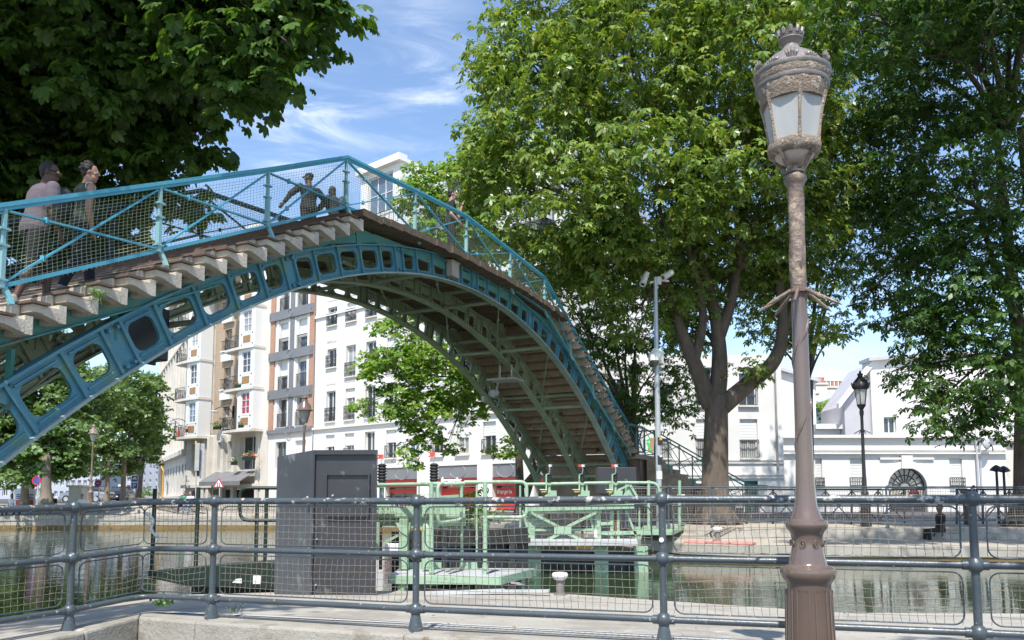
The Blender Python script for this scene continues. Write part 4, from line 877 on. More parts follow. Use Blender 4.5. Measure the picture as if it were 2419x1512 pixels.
# mansard and the tall dormers seen above the bridge
zm = ztop; mb = MB(); md = MB()
xm = XX(838,520); mb.hexa([FA.P(xm-1.6,zm,-8.9), FA.P(xm-1.6,zm,-.3), FA.P(x1,zm,-.3), FA.P(x1,zm,-8.9), FA.P(xm+.2,zm+3.5,-6), FA.P(xm+.2,zm+3.5,-2.2), FA.P(x1,zm+3.5,-2.2), FA.P(x1,zm+3.5,-6)]); mb.build('mansard_roof', BM['slate'], wb)
for (ua, ub, vt) in ((852, 945, 388), (1050, 1150, 392), (1190,1290,380)):
    xa, xb = FA.uv(ua,470,.3)[0], FA.uv(ub,470,.3)[0]; zt = FA.uv((ua+ub)/2, vt, .3)[1]; md = MB()
    hs = (lerp(xa,xb,.2), lerp(xa,xb,.82), zt-3.3, zt-.75); FA.wall(md, xa, xb, zm-2, zt, [hs], .25, .3)
    for q in (xa, xb): md.quad(FA.P(q,zm-2,.3), FA.P(q,zm-2,-5), FA.P(q,zt,-5), FA.P(q,zt,.3))
    md.quad(FA.P(xa,zt,.3), FA.P(xb,zt,.3), FA.P(xb,zt,-5), FA.P(xa,zt,-5)); FA.box(md, xa-.2, xb+.2, zt-.35, zt+.12, -.1, .62)
    dm = md.build('dormer', BM['white'], wb); w = Fac(FA.P(0,0,.3), e_); w.window(dm, hs, 3, 2, 'glassb', d=-.15)
    w.railing(dm, xa+.1, xb-.1, zt-4.3, zt-3.35, .1, 9)
# shop fronts
txt_objs = []
for i, (a, b) in enumerate(sh):
    mb = MB(); FA.box(mb, a+.01, b-.01, ZZ(1090,1129), zsh-.03, -.2, -.06); mb.build('fascia_panel', BM['greyband'] if i < 2 or True else None, wb)
    mb = MB(); FA.box(mb, a+.01, b-.01, ZZ(1090,1149), ZZ(1090,1130), -.16, .0); sg_ = mb.build('shop_sign', BM['redsign'] if i < 4 else BM['greyband'], wb)
    mb = MB(); FA.box(mb, a+.01, b-.01, GZ-.5, ZZ(1090,1150), -.5, -.42); mb.build('shop_window', BM['glass'], wb)
    if i < 4:
        mb = MB(); z1_ = ZZ(1090,1151); FA.box(mb, a+.05, b-.05, z1_-(.3 if i in (0,3) else 1.25), z1_-.05, -.40, -.34); mb.build('red_shop_panel', BM['red'], wb)
    mb = MB(); mb.tube([FA.P(lerp(a,b,.5)+.62*math.cos(q), lerp(ZZ(1090,1129),zsh,.5)+.4*math.sin(q), -.05) for q in np.linspace(0,6.283,25)], .025, 5); mb.build('ring_ornament', BM['frameg'], wb)
def text(par, s, P, ex, h, m, name='lettering', ext=.01, align='LEFT', bold=.0):
    cu = bpy.data.curves.new(name, 'FONT'); cu.body = s; cu.size = h; cu.extrude = ext; cu.align_x = align; cu.offset = bold
    tmp = bpy.data.objects.new(name, cu); COL.objects.link(tmp); bpy.context.view_layer.update()
    dg = bpy.context.evaluated_depsgraph_get(); me = bpy.data.meshes.new_from_object(tmp.evaluated_get(dg)); bpy.data.objects.remove(tmp)
    ex = V(ex).normalized(); up = V((0,0,1)); nz = ex.cross(up); M_ = Matrix((ex, up, nz)).transposed().to_4x4(); M_.translation = V(P); me.transform(M_)
    me.materials.clear(); me.materials.append(m); o = bpy.data.objects.new(name, me); COL.objects.link(o); put(o, par); return o
a, b = sh[1]; zt = ZZ(1075,1142)
text(wb, 'franprix', FA.P(XX(1043,1140), zt, .02), e_, .52, MT['white'], bold=.03)
a, b = sh[2]; text(wb, 'franprix', FA.P(a+.1, ZZ(1170,1166), -.3), e_, .36, MT['white'])
mb = MB(); FA.box(mb, XX(1213,1000), XX(1216,1000), GZ, GZ+.1, 0, .01)

# ---------------- B3: brick strips and grey bands
x3a, x3b = XX(637), x0-.03
bb = thing('brick_banded_building', 'apartment building with two brick strips and dark grey bands and a central grey pillar', 'building', FA.P((x3a+x3b)/2, GZ, -5))
w3 = x3b-x3a; g = lambda f: x3a+w3*f
bands = [ZZ(690, 673.7+.2814*q) for q in (240, 582, 905, 1222)]; top3 = ZZ(690, 610)
holes = []; sh3 = []
zlev = [bands[3]] + [bands[2], bands[1], bands[0], bands[0]+3.0, bands[0]+6.0]
for r, zb in enumerate(zlev[:-1]):
    for k, (fa, fb) in enumerate(((.215,.42),(.635,.845))):
        h = (g(fa), g(fb), zb+.32, zb+2.48); holes.append(h); sh3.append((h, {(1,0):.55,(2,0):.62,(2,1):.6,(1,1):.12,(3,0):.1}.get((r,k),.05)))
for fa, fb in ((.17,.42),(.62,.86)): holes.append((g(fa), g(fb), bands[3]-2.75, bands[3]-.75)); sh3.append((holes[-1], 0 if fa < .3 else .95))
mb = MB(); FA.wall(mb, x3a, x3b, GZ-.6, top3+2, holes, .32, .05); mb.quad(FA.P(x3a,GZ,.05), FA.P(x3a,GZ,-9), FA.P(x3a,top3,-9), FA.P(x3a,top3,.05)); mb.quad(FA.P(x3a,top3+2,.05), FA.P(x3b,top3+2,.05), FA.P(x3b,top3+2,-9), FA.P(x3a,top3+2,-9))
for fa in (.2,.6): FA.box(mb, g(fa-.05), g(fa), bands[3]+.3, top3, .052, .12)
for fa in (.425,.85): FA.box(mb, g(fa), g(fa+.05), bands[3]+.3, top3, .052, .12)
mb.build('wall', BM['white'], bb)
for fa, fb in ((.0,.105),(.905,1.)):
    mb = MB(); FA.box(mb, g(fa)+.005, g(fb)-.005, bands[3]+.16, top3+1.9, .053, .14); mb.build('brick_strip', BM['brick'], bb)
for i, zb in enumerate(bands+[bands[0]+3, bands[0]+6]):
    hh = .33 if i != 3 else .14; mb = MB(); FA.box(mb, g(0), g(1.), zb-hh, zb+hh, .143, .26); mb.tube([FA.P(g(.5)+.3*math.cos(q), zb+.3*math.sin(q), .265) for q in np.linspace(0,6.283,19)], .03, 5); 
    for f in (.03,.97): FA.box(mb, g(f)-.05, g(f)+.05, zb-.06, zb+.06, .26, .30)
    mb.build('grey_band', BM['greyband'], bb)
mb = MB(); FA.box(mb, g(.475), g(.565), bands[3]+.15, top3+1.5, .053, .18); mb.build('grey_pillar', BM['greyband'], bb)
for h, sh_ in sh3:
    FA.window(bb, h, 2, 1, 'glass' if h[0] < g(.5) or sh_ < .1 else 'glassb', 'frameg', d=-.2, shut=sh_); 
    if h[2] > bands[3]: FA.railing(bb, h[0]-.04, h[1]+.04, h[2]+.02, h[2]+1.0, .12, 11)

# ---------------- B2: bay-windowed corner building of white glazed brick and tan brick
x2a, x2b = XX(440), x3a-.02
tb = thing('bay_window_building', 'corner apartment building with stacked white bay windows and a tan brick middle', 'building', FA.P((x2a+x2b)/2, GZ, -5))
w2 = x2b-x2a; g = lambda f: x2a+w2*f
zfl = [ZZ(600, 673.7+.2814*q) for q in (1215, 872, 535, 200)]; zfl.append(2*zfl[3]-zfl[2])      # balcony slab levels of the right bay
fh = (zfl[3]-zfl[0])/3; top2 = zfl[4]+.2
holes = [(g(.415), g(.50), zfl[k]+.5, zfl[k]+2.2) for k in range(4)]
mb = MB(); FA.wall(mb, g(.30), g(.63), zfl[0], zfl[4]-.3, holes, .5, -.35); mb.build('brick_wall', BM['brickt'], tb)
mb = MB(); gh = [(g(.66), g(.86), zfl[0]-3.0, zfl[0]-.4), (g(.40), g(.49), zfl[0]-3.1, zfl[0]-.7), (g(.07), g(.22), zfl[0]-3.4, zfl[0]-.7), (g(.52), g(.62), zfl[0]-3.1, zfl[0]-.7), (g(.36), g(.90), GZ-.6, zfl[0]-4.5), (g(.06), g(.26), GZ-.6, zfl[0]-4.6)]
FA.wall(mb, x2a, x2b, GZ-.6, zfl[0]-.05, gh, .6, -.12)
FA.wall(mb, g(.0), g(.30), zfl[0]-.05, top2, [], .3, -.1); FA.wall(mb, g(.63), x2b, zfl[0]-.05, top2, [], .3, -.1)
mb.quad(FA.P(g(.3),zfl[0],-.1), FA.P(g(.3),zfl[0],-.35), FA.P(g(.3),top2,-.35), FA.P(g(.3),top2,-.1)); mb.quad(FA.P(g(.63),zfl[0],-.35), FA.P(g(.63),zfl[0],-.1), FA.P(g(.63),top2,-.1), FA.P(g(.63),top2,-.35))
mb.quad(FA.P(x2b,GZ,-.1), FA.P(x2b,GZ,-9), FA.P(x2b,top2,-9), FA.P(x2b,top2,-.1))
FA.box(mb, x2a-.2, g(.64), zfl[4]-.45, zfl[4]-.1, -.3, 1.25)
FA.box(mb, g(.92), x2b, GZ, top2, -.098, .1)
for f in (.33,.50,.63,.90,.27): FA.box(mb, g(f)-.2, g(f)+.2, GZ, zfl[0]-.2, -.118, .22)
FA.box(mb, x2a, g(.94), zfl[0]-4.35, zfl[0]-4.1, -.116, .3)
mb.build('wall', BM['cream'], tb)
for h in gh[:4]: FA.window(tb, h, 2, 2, 'glass', d=-.55)
for h in gh[4:]: 
    mb = MB(); FA.box(mb, h[0]+.01, h[1]-.01, h[2], h[3]-.01, -.72, -.66); mb.build('shop_front', BM['dark'], tb)
for k, h in enumerate(holes):
    FA.window(tb, h, 2, 1, 'curt', d=-.7); FA.railing(tb, h[0]-.05, h[1]+.05, h[2]-.1, h[2]+.75, -.15, 7)
    mb = MB(); FA.box(mb, h[0]-.15, h[1]+.35, h[2]-.95, h[2]-.3, -.348, -.1); FA.box(mb, h[0]-.1, h[1]+.2, h[2]-.2, h[2]-.1, -.348, .0); mb.build('lintel_panel', BM['glaze'], tb)
def bay(fa, fb, zs, proj, fl_, left_open):
    """a stack of canted bays; front face with window, tile panel and dots, splayed left face with a French window and balcony"""
    for k, zb in enumerate(zs):
        z1 = zb+fh-.06; xa, xb = g(fa), g(fb); sp = (xb-xa)*.42
        mb = MB(); fr = Fac(FA.P(0,0,proj), e_); wx = xb-(xa+sp)
        hw = (xa+sp+wx*.22, xa+sp+wx*.76, zb+1.12, zb+fh-.42); fr.wall(mb, xa+sp, xb, zb, z1, [hw], .15)
        lf = Fac(FA.P(xa,0,.0), (FA.P(xa+sp,0,proj)-FA.P(xa,0,0))); Ll = (FA.P(xa+sp,0,proj)-FA.P(xa,0,0)).length
        hl = (Ll*.16, Ll*.84, zb+.1, zb+fh-.42); lf.wall(mb, 0, Ll, zb, z1, [hl], .15)
        mb.quad(FA.P(xb,zb,proj), FA.P(xb,zb,-.1), FA.P(xb,z1,-.1), FA.P(xb,z1,proj)); mb.quad(FA.P(xa,z1,0), FA.P(xa+sp,z1,proj), FA.P(xb,z1,proj), FA.P(xb,z1,-.1), FA.P(xa,z1,-.1))
        by = mb.build('bay', BM['glaze'], tb)
        gl_ = 'curtred' if (fa > .5 and k == 0) else ['glassb','glass','curt'][(k+int(fa*10)) % 3]
        fr.window(by, hw, 2, 3, gl_, d=-.1, fw=.06, bar=.03); lf.window(by, hl, 2, 4, 'glassb', d=-.1, fw=.06, bar=.028)
        mb = MB(); fr.box(mb, xa+sp+wx*.28, xa+sp+wx*.72, zb+.32, zb+.84, .002, .04); mb.build('tile_panel', BM['tile'], by)
        mb = MB()
        for q in range(2): 
            for fz in (.16, .98): fr.box(mb, xa+sp+wx*(.13+.68*q), xa+sp+wx*(.19+.68*q), zb+fz-.04, zb+fz+.05, .002, .02)
        for q in range(5):
            for fz in (.15, 1.0): fr.box(mb, xa+sp+wx*(.30+.1*q), xa+sp+wx*(.33+.1*q), zb+fz, zb+fz+.03, .002, .015)
        mb.build('tile_dots', BM['iron'], by)
        mb = MB(); mb.prism([FA.P(xa-.75,zb-.2,-.1), FA.P(xa-.7,zb-.2,proj*.55), FA.P(xa-.2,zb-.2,proj*1.15), FA.P(xa+sp+.1,zb-.2,proj+.25), FA.P(xb+.05,zb-.2,proj+.08), FA.P(xb+.05,zb-.2,-.1)], V((0,0,.19))); mb.build('balcony_slab', BM['cream'], by)
        mb = MB(); pts = curve_pts([FA.P(xa-.7,0,-.05), FA.P(xa-.66,0,proj*.5), FA.P(xa-.2,0,proj*1.1), FA.P(xa+sp+.05,0,proj+.2)], 5)
        for z in (zb+.08, zb+.95): mb.tube([p+V((0,0,z)) for p in pts], .022, 5)
        for p in pts: mb.tube([p+V((0,0,zb)), p+V((0,0,zb+.95))], .014, 4)
        for p, q in zip(pts, pts[1:]): mb.tube([lerp(p,q,.5)+V((0,0,zb+.1)), lerp(p,q,.2)+V((0,0,zb+.5)), lerp(p,q,.8)+V((0,0,zb+.9))], .012, 4)
        mb.build('balcony_railing', BM['iron'], by)
bay(.64, .945, zfl[:4]+[zfl[4]], 1.0, 0, True)
bay(.02, .305, [z-.15 for z in zfl[:4]]+[zfl[4]], 1.0, 0, True)
mb = MB(); mb.hexa([FA.P(x2a-.1,top2,-8), FA.P(x2a-.1,top2,-.6), FA.P(x2b,top2,-.6), FA.P(x2b,top2,-8), FA.P(x2a-.1,top2+3,-7), FA.P(x2a-.1,top2+3,-1.5), FA.P(x2b,top2+3,-1.5), FA.P(x2b,top2+3,-7)]); mb.build('roof', BM['slate'], tb)
mb = MB(); xa, xb = XX(512,1120), XX(608,1120); za, zb_ = ZZ(560,1113), ZZ(560,1135)      # awning over the shop
mb.prism([FA.P(xa,za,.1), FA.P(xa,zb_-.1,1.5), FA.P(xa,zb_-.42,1.5), FA.P(xa,zb_-.42,1.46), FA.P(xa,zb_-.14,1.44), FA.P(xa,za-.08,.1)], e_*(xb-xa)); mb.build('awning', BM['awn'], tb)
# flower boxes and pots: things that rest on the balconies
def flowers(x, z, d, w, label, n=60, red=True, box='dkgreen', leafc='plants'):
    t = thing('flower_box', label, 'flower box', FA.P(x,z,d)); mb = MB(); FA.box(mb, x-w/2, x+w/2, z, z+.26, d-.12, d+.12); mb.build('planter', MT[box] if box in MT else BM[box], t, bevel=.02)
    mb = MB(); mf = MB()
    for k in range(n):
        p = FA.P(x+random.uniform(-w,w)*.55, z+.2+abs(random.gauss(.12,.14)), d+random.gauss(0,.14)); a = V((random.gauss(0,1),random.gauss(0,1),random.gauss(0,1))).normalized()*.09; b = a.orthogonal().normalized()*.05
        (mf if red and k % 3 == 0 else mb).add([p-a, p+b, p+a, p-b], [(0,1,2,3)])
    mb.build('leaves', BM[leafc], t); 
    if len(mf.v): mf.build('blossoms', BM['flower'], t)
fx = lambda u, v, d: FA.uv(u, v, d)
for (u, v, w, lab, red) in ((588,1082,1.5,'long green flower box with red geraniums above the grey awning',True),(553,1094,.6,'small green flower tub on the ledge left of the red geraniums',False),(565,912,.9,'red flowering balcony box on the middle bay of the right stack',True),(572,1006,.8,'leafy plant pots on the lowest balcony of the right bays',False),(513,1010,.9,'tangled plants on the brick balcony below the wall lantern',False),(446,1017,.7,'red flowered pot on the lowest left bay balcony beside the flag',True)):
    x, z = fx(u, v, .9); flowers(x, z-.15, .9, w, lab, 70, red)
# ---------------- B1: the receding pilastered wing
cW = FA.P(x2a-.05, 0, -.3); WL = 27.; FW = Fac(cW+V((-.47,.883,0))*WL, V((.47,-.883,0)))
pw = thing('pilastered_building', 'pale stone building wing with rows of pilasters and heavy cornice running down the side street', 'building', FW.P(WL/2, GZ, -4))
ztw = FW.uv(402, 770)[1]; zc1 = FW.uv(415, 800)[1]
mb = MB(); zt1 = zfl[4]+1.2; zb1 = zfl[0]-1.2; NP = 11
hs = []
for k in range(NP):
    xm = (k+.5)*WL/NP
    for q in range(4):
        z0 = lerp(zb1, zt1-1.6, q/4); hs.append((xm-.55, xm+.55, z0+.75, z0+2.7))
    hs.append((xm-.6, xm+.6, zb1-3.6, zb1-1.0)); hs.append((xm-.5, xm+.5, zb1-5.2, zb1-4.5))
FW.wall(mb, 0, WL, GZ-.6, zt1, hs, .35)
for k in range(NP+1): x = min(max(k*WL/NP, .3), WL-.35); FW.box(mb, x-.3, x+.3, zb1, zt1-1.1, .003, .32)
for z, d, t in ((zb1-.25,.5,.4),(zb1-4.1,.35,.3),(zt1-1.0,.45,.35),(zt1-.45,.95,.45),(lerp(zb1,zt1,.66),.36,.22)): FW.box(mb, -.2, WL-.01, z, z+t, .004, d)
mb.quad(FW.P(0,GZ,0), FW.P(0,GZ,-8), FW.P(0,zt1,-8), FW.P(0,zt1,0)); mb.quad(FW.P(0,zt1,0), FW.P(0,zt1,-8), FW.P(WL,zt1,-8), FW.P(WL,zt1,0)); mb.build('wall', BM['cream'], pw)
for i, h in enumerate(hs): FW.window(pw, h, 2, 2, 'glass' if i % 3 else 'curt', d=-.25)
mb = MB(); FW.P(0,0); x = FW.uv(398, 1100)[0]; mb.tube([FW.P(x,GZ,.45), FW.P(x,zb1-1.2,.45), FW.P(x-.3,zb1-.6,.7), FW.P(x-.8,zb1-.3,.7)], .09, 8); mb.build('drain_pipe', mat('ochre_pipe', (.62,.36,.08), .5), pw)
# ---------------- buildings of the street beyond the trees
def simple_building(name, label, u0, u1, vt, Y, m, rows, colsn, wm='glass', zb=None, slope=0., cat='building', roof=None, skew=0.):
    a, b = at_x0(u0, Y, 0), at_x0(u1, Y+skew, 0); fc = Fac(a, b-a); L_ = (b-a).length; zt = at_y((u0+u1)/2, vt, Y+skew/2).z; z0 = GZ if zb is None else zb
    t = thing(name, label, cat, fc.P(L_/2, z0, -3)); hs = []
    for r in range(rows):
        for c in range(colsn):
            x = (c+.5)*L_/colsn; hh = (zt-z0)/(rows+.15); z = z0+hh*r; w = min(.55, L_/colsn*.3); hs.append((x-w, x+w, z+hh*.28, z+hh*.82))
    mb = MB(); fc.wall(mb, 0, L_, z0-.6, zt, hs, .25); mb.quad(fc.P(0,z0,0), fc.P(0,z0,-6), fc.P(0,zt,-6), fc.P(0,zt,0)); mb.quad(fc.P(L_,z0,-6), fc.P(L_,z0,0), fc.P(L_,zt,0), fc.P(L_,zt,-6)); mb.quad(fc.P(0,zt,0), fc.P(L_,zt,0), fc.P(L_,zt,-6), fc.P(0,zt,-6))
    fc.box(mb, -.1, L_+.1, zt-.3, zt+.02, .003, .3); mb.build('wall', BM[m], t)
    for i, h in enumerate(hs): fc.window(t, h, 2, 1, [wm,'glass','glassb'][i % 3], d=-.18)
    if roof:
        mb = MB(); mb.hexa([fc.P(-.1,zt+.02,-6), fc.P(-.1,zt+.02,.2), fc.P(L_+.1,zt+.02,.2), fc.P(L_+.1,zt+.02,-6), fc.P(.4,zt+roof,-4), fc.P(.4,zt+roof,-2), fc.P(L_-.4,zt+roof,-2), fc.P(L_-.4,zt+roof,-4)]); mb.build('roof', BM['slate'], t)
    return t, fc, L_, zt
simple_building('street_building', 'blue grey apartment block at the far end of the side street', 318, 374, 1062, 125, 'palestone', 7, 4, zb=zr(.1), roof=2., skew=-12)
simple_building('street_building', 'lower pale block down the street behind the plane trees', 225, 322, 1085, 120, 'palestone', 5, 7, zb=zr(.1), roof=2.)
simple_building('street_building', 'long pale block behind the plane trees at the left', 95, 232, 1100, 100, 'palestone', 3, 10, zb=zr(0), roof=1.5)
simple_building('street_building', 'grey block at the left edge behind the plane trees', -180, 98, 1010, 105, 'palestone', 5, 14, zb=zr(0), roof=2.)
# ---------------- right-hand side
YB = 44.; rb = thing('white_shutter_building', 'white building with roller shutters and iron window rails behind the big chestnut trunk', 'building', at_x0(1690, YB, GZ))
FR = Fac(at_x0(1455, YB, 0), (1,0,0)); rx = lambda u: FR.uv(u, 1100)[0]; rz = lambda v: FR.uv(1750, v)[1]; xe = rx(1852)
hs = []; sp = rx(1772)-rx(1668)
zw = [(rz(1082), rz(990)), (rz(958), rz(868))]; TOPV = 838
for (a, b) in zw:
    for k in range(4): xc = rx(1771)-k*sp; hs.append((xc-.47, xc+.47, a, b))
dh = (rx(1757), rx(1790), GZ-.6, rz(1136)); hs2 = hs+[dh]
mb = MB(); FR.wall(mb, 0, xe, GZ-.6, rz(TOPV), hs2, .3)
mb.quad(FR.P(xe,GZ,-8), FR.P(xe,GZ,0), FR.P(xe,rz(TOPV),0), FR.P(xe,rz(TOPV),-8)); mb.quad(FR.P(0,GZ,0), FR.P(0,GZ,-8), FR.P(0,rz(TOPV),-8), FR.P(0,rz(TOPV),0)); mb.quad(FR.P(0,rz(TOPV),0), FR.P(xe,rz(TOPV),0), FR.P(xe,rz(TOPV),-8), FR.P(0,rz(TOPV),-8))
for v in (1087, 1094, 1122, 1129): FR.box(mb, 0, xe, rz(v)-.025, rz(v)+.03, .003, .09)
mb.build('wall', BM['white'], rb)
for i, h in enumerate(hs):
    FR.window(rb, h, 2, 1, 'glass' if i > 3 else 'curt', d=-.2, shut=[.55,.5,.5,.6,.15,0,.5,.3][i % 8]); FR.railing(rb, h[0]-.03, h[1]+.03, h[2]+.02, h[2]+.98, .08, 9, fancy=False)
    mb = MB(); FR.sill(mb, h[0], h[1], h[2], .16); mb.build('sill', BM['cream'], rb)
mb = MB(); FR.box(mb, dh[0]+.01, dh[1]-.01, dh[2], dh[3]-.01, -.28, -.22); dd = mb.build('door', BM['teald'], rb); mb = MB(); mb.ball(FR.P(dh[0]+.1,GZ+1.1,-.2), .035, 8, 5); mb.build('handle', MT['galv'], dd)
mb = MB(); xd = rx(1836); mb.tube([FR.P(xd,rz(845),.1), FR.P(xd,rz(985),.1)], .05, 8); mb.tube([FR.P(xd,rz(985),.1), FR.P(xd,rz(1112),.1)], .06, 8); mb.build('downpipe', BM['frameg'], rb)
# garden wall range with the arched gate
FG = Fac(at_x0(1853, YB+1, 0), (1,0,0)); gx = lambda u: FG.uv(u, 1100)[0]; gz = lambda v: FG.uv(2145, v)[1]; ge = gx(2377)
gb = thing('arched_gate_building', 'low white building with an arched fanlight gateway and stone cornice', 'building', FG.P(ge/2, GZ, -2))
ac, ar = gx(2140), (gx(2186)-gx(2094))/2; az = gz(1151)
hs = [(gx(2008), gx(2040), gz(1150), gz(1083)), (gx(1926), gx(1942), gz(1150), gz(1083)), (gx(2243), gx(2273), gz(1150), gz(1083)), (ac-ar, ac+ar, GZ-.6, az+ar)]
mb = MB(); zt = gz(1031); FG.wall(mb, 0, ge, GZ-.6, zt, hs, .4)
N = 20      # spandrels of the arch
for sd in (-1, 1):
    poly = [FG.P(ac+sd*ar, az+ar, 0)]+[FG.P(ac+sd*ar*math.sin(q), az+ar*math.cos(q), 0) for q in np.linspace(0, math.pi/2, 12)]
    mb.prism(poly if sd > 0 else poly[::-1], -FG.n*.4)
pts = [(q, FG.P(ac+math.cos(q)*ar*1.0, az+math.sin(q)*ar, 0), FG.P(ac+math.cos(q)*ar*1.34, az+math.sin(q)*ar*1.34, 0)) for q in np.linspace(0, math.pi, 21)]
for (q, a, b), (q2, a2, b2) in zip(pts, pts[1:]): mb.prism([a, b, b2, a2], FG.n*.09)
FG.box(mb, ac-.30, ac+.30, az+ar*.95, az+ar*1.62, .092, .2)
for sd in (-1, 1): FG.box(mb, ac+sd*ar*1.17-.2, ac+sd*ar*1.17+.2, GZ, az, .003, .09)
for v, d, t in ((1035,.25,.16),(1064,.12,.07),(1073,.2,.08)): FG.box(mb, 0, ge, gz(v), gz(v)+t, .004, d)
FG.box(mb, gx(2078), gx(2205), gz(1086), gz(1081), .003, .12)
mb.quad(FG.P(0,zt,0), FG.P(ge,zt,0), FG.P(ge,zt,-4), FG.P(0,zt,-4)); mb.quad(FG.P(ge,GZ,-4), FG.P(ge,GZ,0), FG.P(ge,zt,0), FG.P(ge,zt,-4)); mb.build('wall', BM['white'], gb)
for h in hs[:3]: FG.window(gb, h, 2, 1, 'curt', d=-.2, shut=.98, shm='shutw')
for h in hs[:3]: FG.railing(gb, h[0]-.06, h[1]+.06, h[2]-.05, h[2]+.5, .14, 7, fancy=True)
mb = MB()
for q in np.linspace(0, math.pi, 11): mb.tube([FG.P(ac+math.cos(q)*ar*.28, az+math.sin(q)*ar*.28, -.2), FG.P(ac+math.cos(q)*ar, az+math.sin(q)*ar, -.2)], .022, 5)
for rr in (.28, .62, .97): mb.tube([FG.P(ac+math.cos(q)*ar*rr, az+math.sin(q)*ar*rr, -.2) for q in np.linspace(0, math.pi, 19)], .024, 5)
FG.box(mb, ac-ar, ac+ar, az-.06, az+.03, -.26, -.14); fan = mb.build('fanlight', BM['iron'], gb)
mb = MB(); mb.add([FG.P(ac, az, -.24)]+[FG.P(ac+math.cos(q)*ar, az+math.sin(q)*ar, -.24) for q in np.linspace(0, math.pi, 19)], [(0,k,k+1) for k in range(1,19)]); mb.build('pane', BM['curt'], fan)
mb = MB(); gw = 2*ar/2
for k in range(2):
    xa = ac-ar+k*gw; FG.box(mb, xa+.02, xa+gw-.02, az-.16, az-.08, -.3, -.2); FG.box(mb, xa+.02, xa+gw-.02, GZ-.5, GZ-.42, -.3, -.2)
    for q in range(13): FG.box(mb, xa+.02+q*(gw-.08)/12, xa+.06+q*(gw-.08)/12, GZ-.5, az-.1, -.27, -.23)
    for q in range(8): mb.bar(FG.P(xa+.05, GZ-.4+q*.26, -.25), FG.P(xa+gw-.05, GZ-.14+q*.26, -.25), .02, .02)
mb.build('gate', BM['iron'], gb)
mb = MB(); xd = gx(2304); mb.tube([FG.P(xd,gz(1002),.2), FG.P(xd,GZ,.2)], .05, 8); mb.tube([FG.P(xd+.2,gz(1002),.2), FG.P(xd+.2,GZ,.2)], .03, 8); mb.build('downpipe', BM['lav'], gb)
mb = MB(); mb.ball(FG.P(gx(2320),gz(1050),.55), .32, 14, 8, (1,.3,1), Matrix.Rotation(.5,3,'Z')); mb.bar(FG.P(gx(2306),gz(1052),.2), FG.P(gx(2320),gz(1050),.5), .04, .04); tag(mb.build('satellite_dish', BM['lav'], smooth=True), 'grey satellite dish on the wall above the gateway building', 'satellite dish')
# gabled houses and chimneys over it
def gable(name, label, u0, u1, ve, vp, up, Y, m, zb, wins=(), side=None, depth=7):
    f = Fac(at_x0(u0,Y,0), (1,0,0)); X1 = f.uv(u1,ve)[0]; ze, zp, xp = f.uv(u0,ve)[1], f.uv(up,vp)[1], f.uv(up,vp)[0]
    t = thing(name, label, 'house', f.P(X1/2, zb, -2)); hs = [(f.uv(a,d)[0], f.uv(b,d)[0], f.uv(a,d)[1], f.uv(a,c)[1]) for a,b,c,d in wins]
    mb = MB(); f.wall(mb, 0, X1, zb, ze, hs, .3); mb.prism([f.P(0,ze,0), f.P(X1,ze,0), f.P(xp,zp,0)], -f.n*.3)
    mb.quad(f.P(0,zb,0), f.P(0,zb,-depth), f.P(0,ze,-depth), f.P(0,ze,0)); mb.quad(f.P(X1,zb,-depth), f.P(X1,zb,0), f.P(X1,ze,0), f.P(X1,ze,-depth)); mb.build('wall', BM[m], t)
    mb = MB()
    for xa, za in ((0,ze),(X1,ze)):
        s_ = -1 if xa == 0 else 1
        mb.hexa([f.P(xa+s_*.2,za-.12,.35), f.P(xp,zp,.35), f.P(xp,zp,-depth), f.P(xa+s_*.2,za-.12,-depth), f.P(xa+s_*.2,za+.1,.35), f.P(xp,zp+.2,.35), f.P(xp,zp+.2,-depth), f.P(xa+s_*.2,za+.1,-depth)])
    mb.build('roof', BM['lav'], t)
    for h in hs: f.window(t, h, 2, 1, 'glass', d=-.22)
    return t, f
t, f_ = gable('gabled_house', 'white house above the arched gateway with an open dark window', 2071, 2440, 850, 838, 2250, 52, 'white', zr(1.6), wins=((2089,2118,985,1024),(2250,2280,985,1024)), depth=1.2)
hg = Fac(at_x0(2005,52.3,0), (1,0,0)); X1 = hg.uv(2071,1000)[0]; zA, zB_ = hg.uv(2005,958)[1], hg.uv(2071,856)[1]
t = thing('gable_wing', 'pale lavender gable wing with raking cornice beside the far lamp post', 'house wing', hg.P(X1/2,zr(1.6),-1)); mb = MB(); mb.prism([hg.P(0,zr(1.6),0), hg.P(X1-.01,zr(1.6),0), hg.P(X1-.01,zB_,0), hg.P(0,zA,0)], -hg.n*4); mb.build('wall', BM['lav'], t)
mb = MB(); mb.prism([hg.P(-.5,zA-.25,.01), hg.P(X1-.01,zB_-.02,.01), hg.P(X1-.01,zB_+.4,.01), hg.P(-.5,zA+.12,.01)], hg.n*.4); mb.build('raking_cornice', BM['white'], t)
simple_building('low_annex', 'low white annex with one small window behind the gateway roof', 1935, 2012, 1003, 53, 'white', 1, 1, zb=zr(2.2), cat='annex')
gable('gabled_house', 'white windowless gable end left of the tall lamp post', 1840, 1925, 900, 876, 1840, 55, 'white', zr(1.), depth=8)
gable('slate_house', 'blue grey slate clad house behind the small roof tree', 1928, 2022, 962, 915, 2040, 64, 'bluewall', zr(2.), wins=((2002,2012,970,985),))
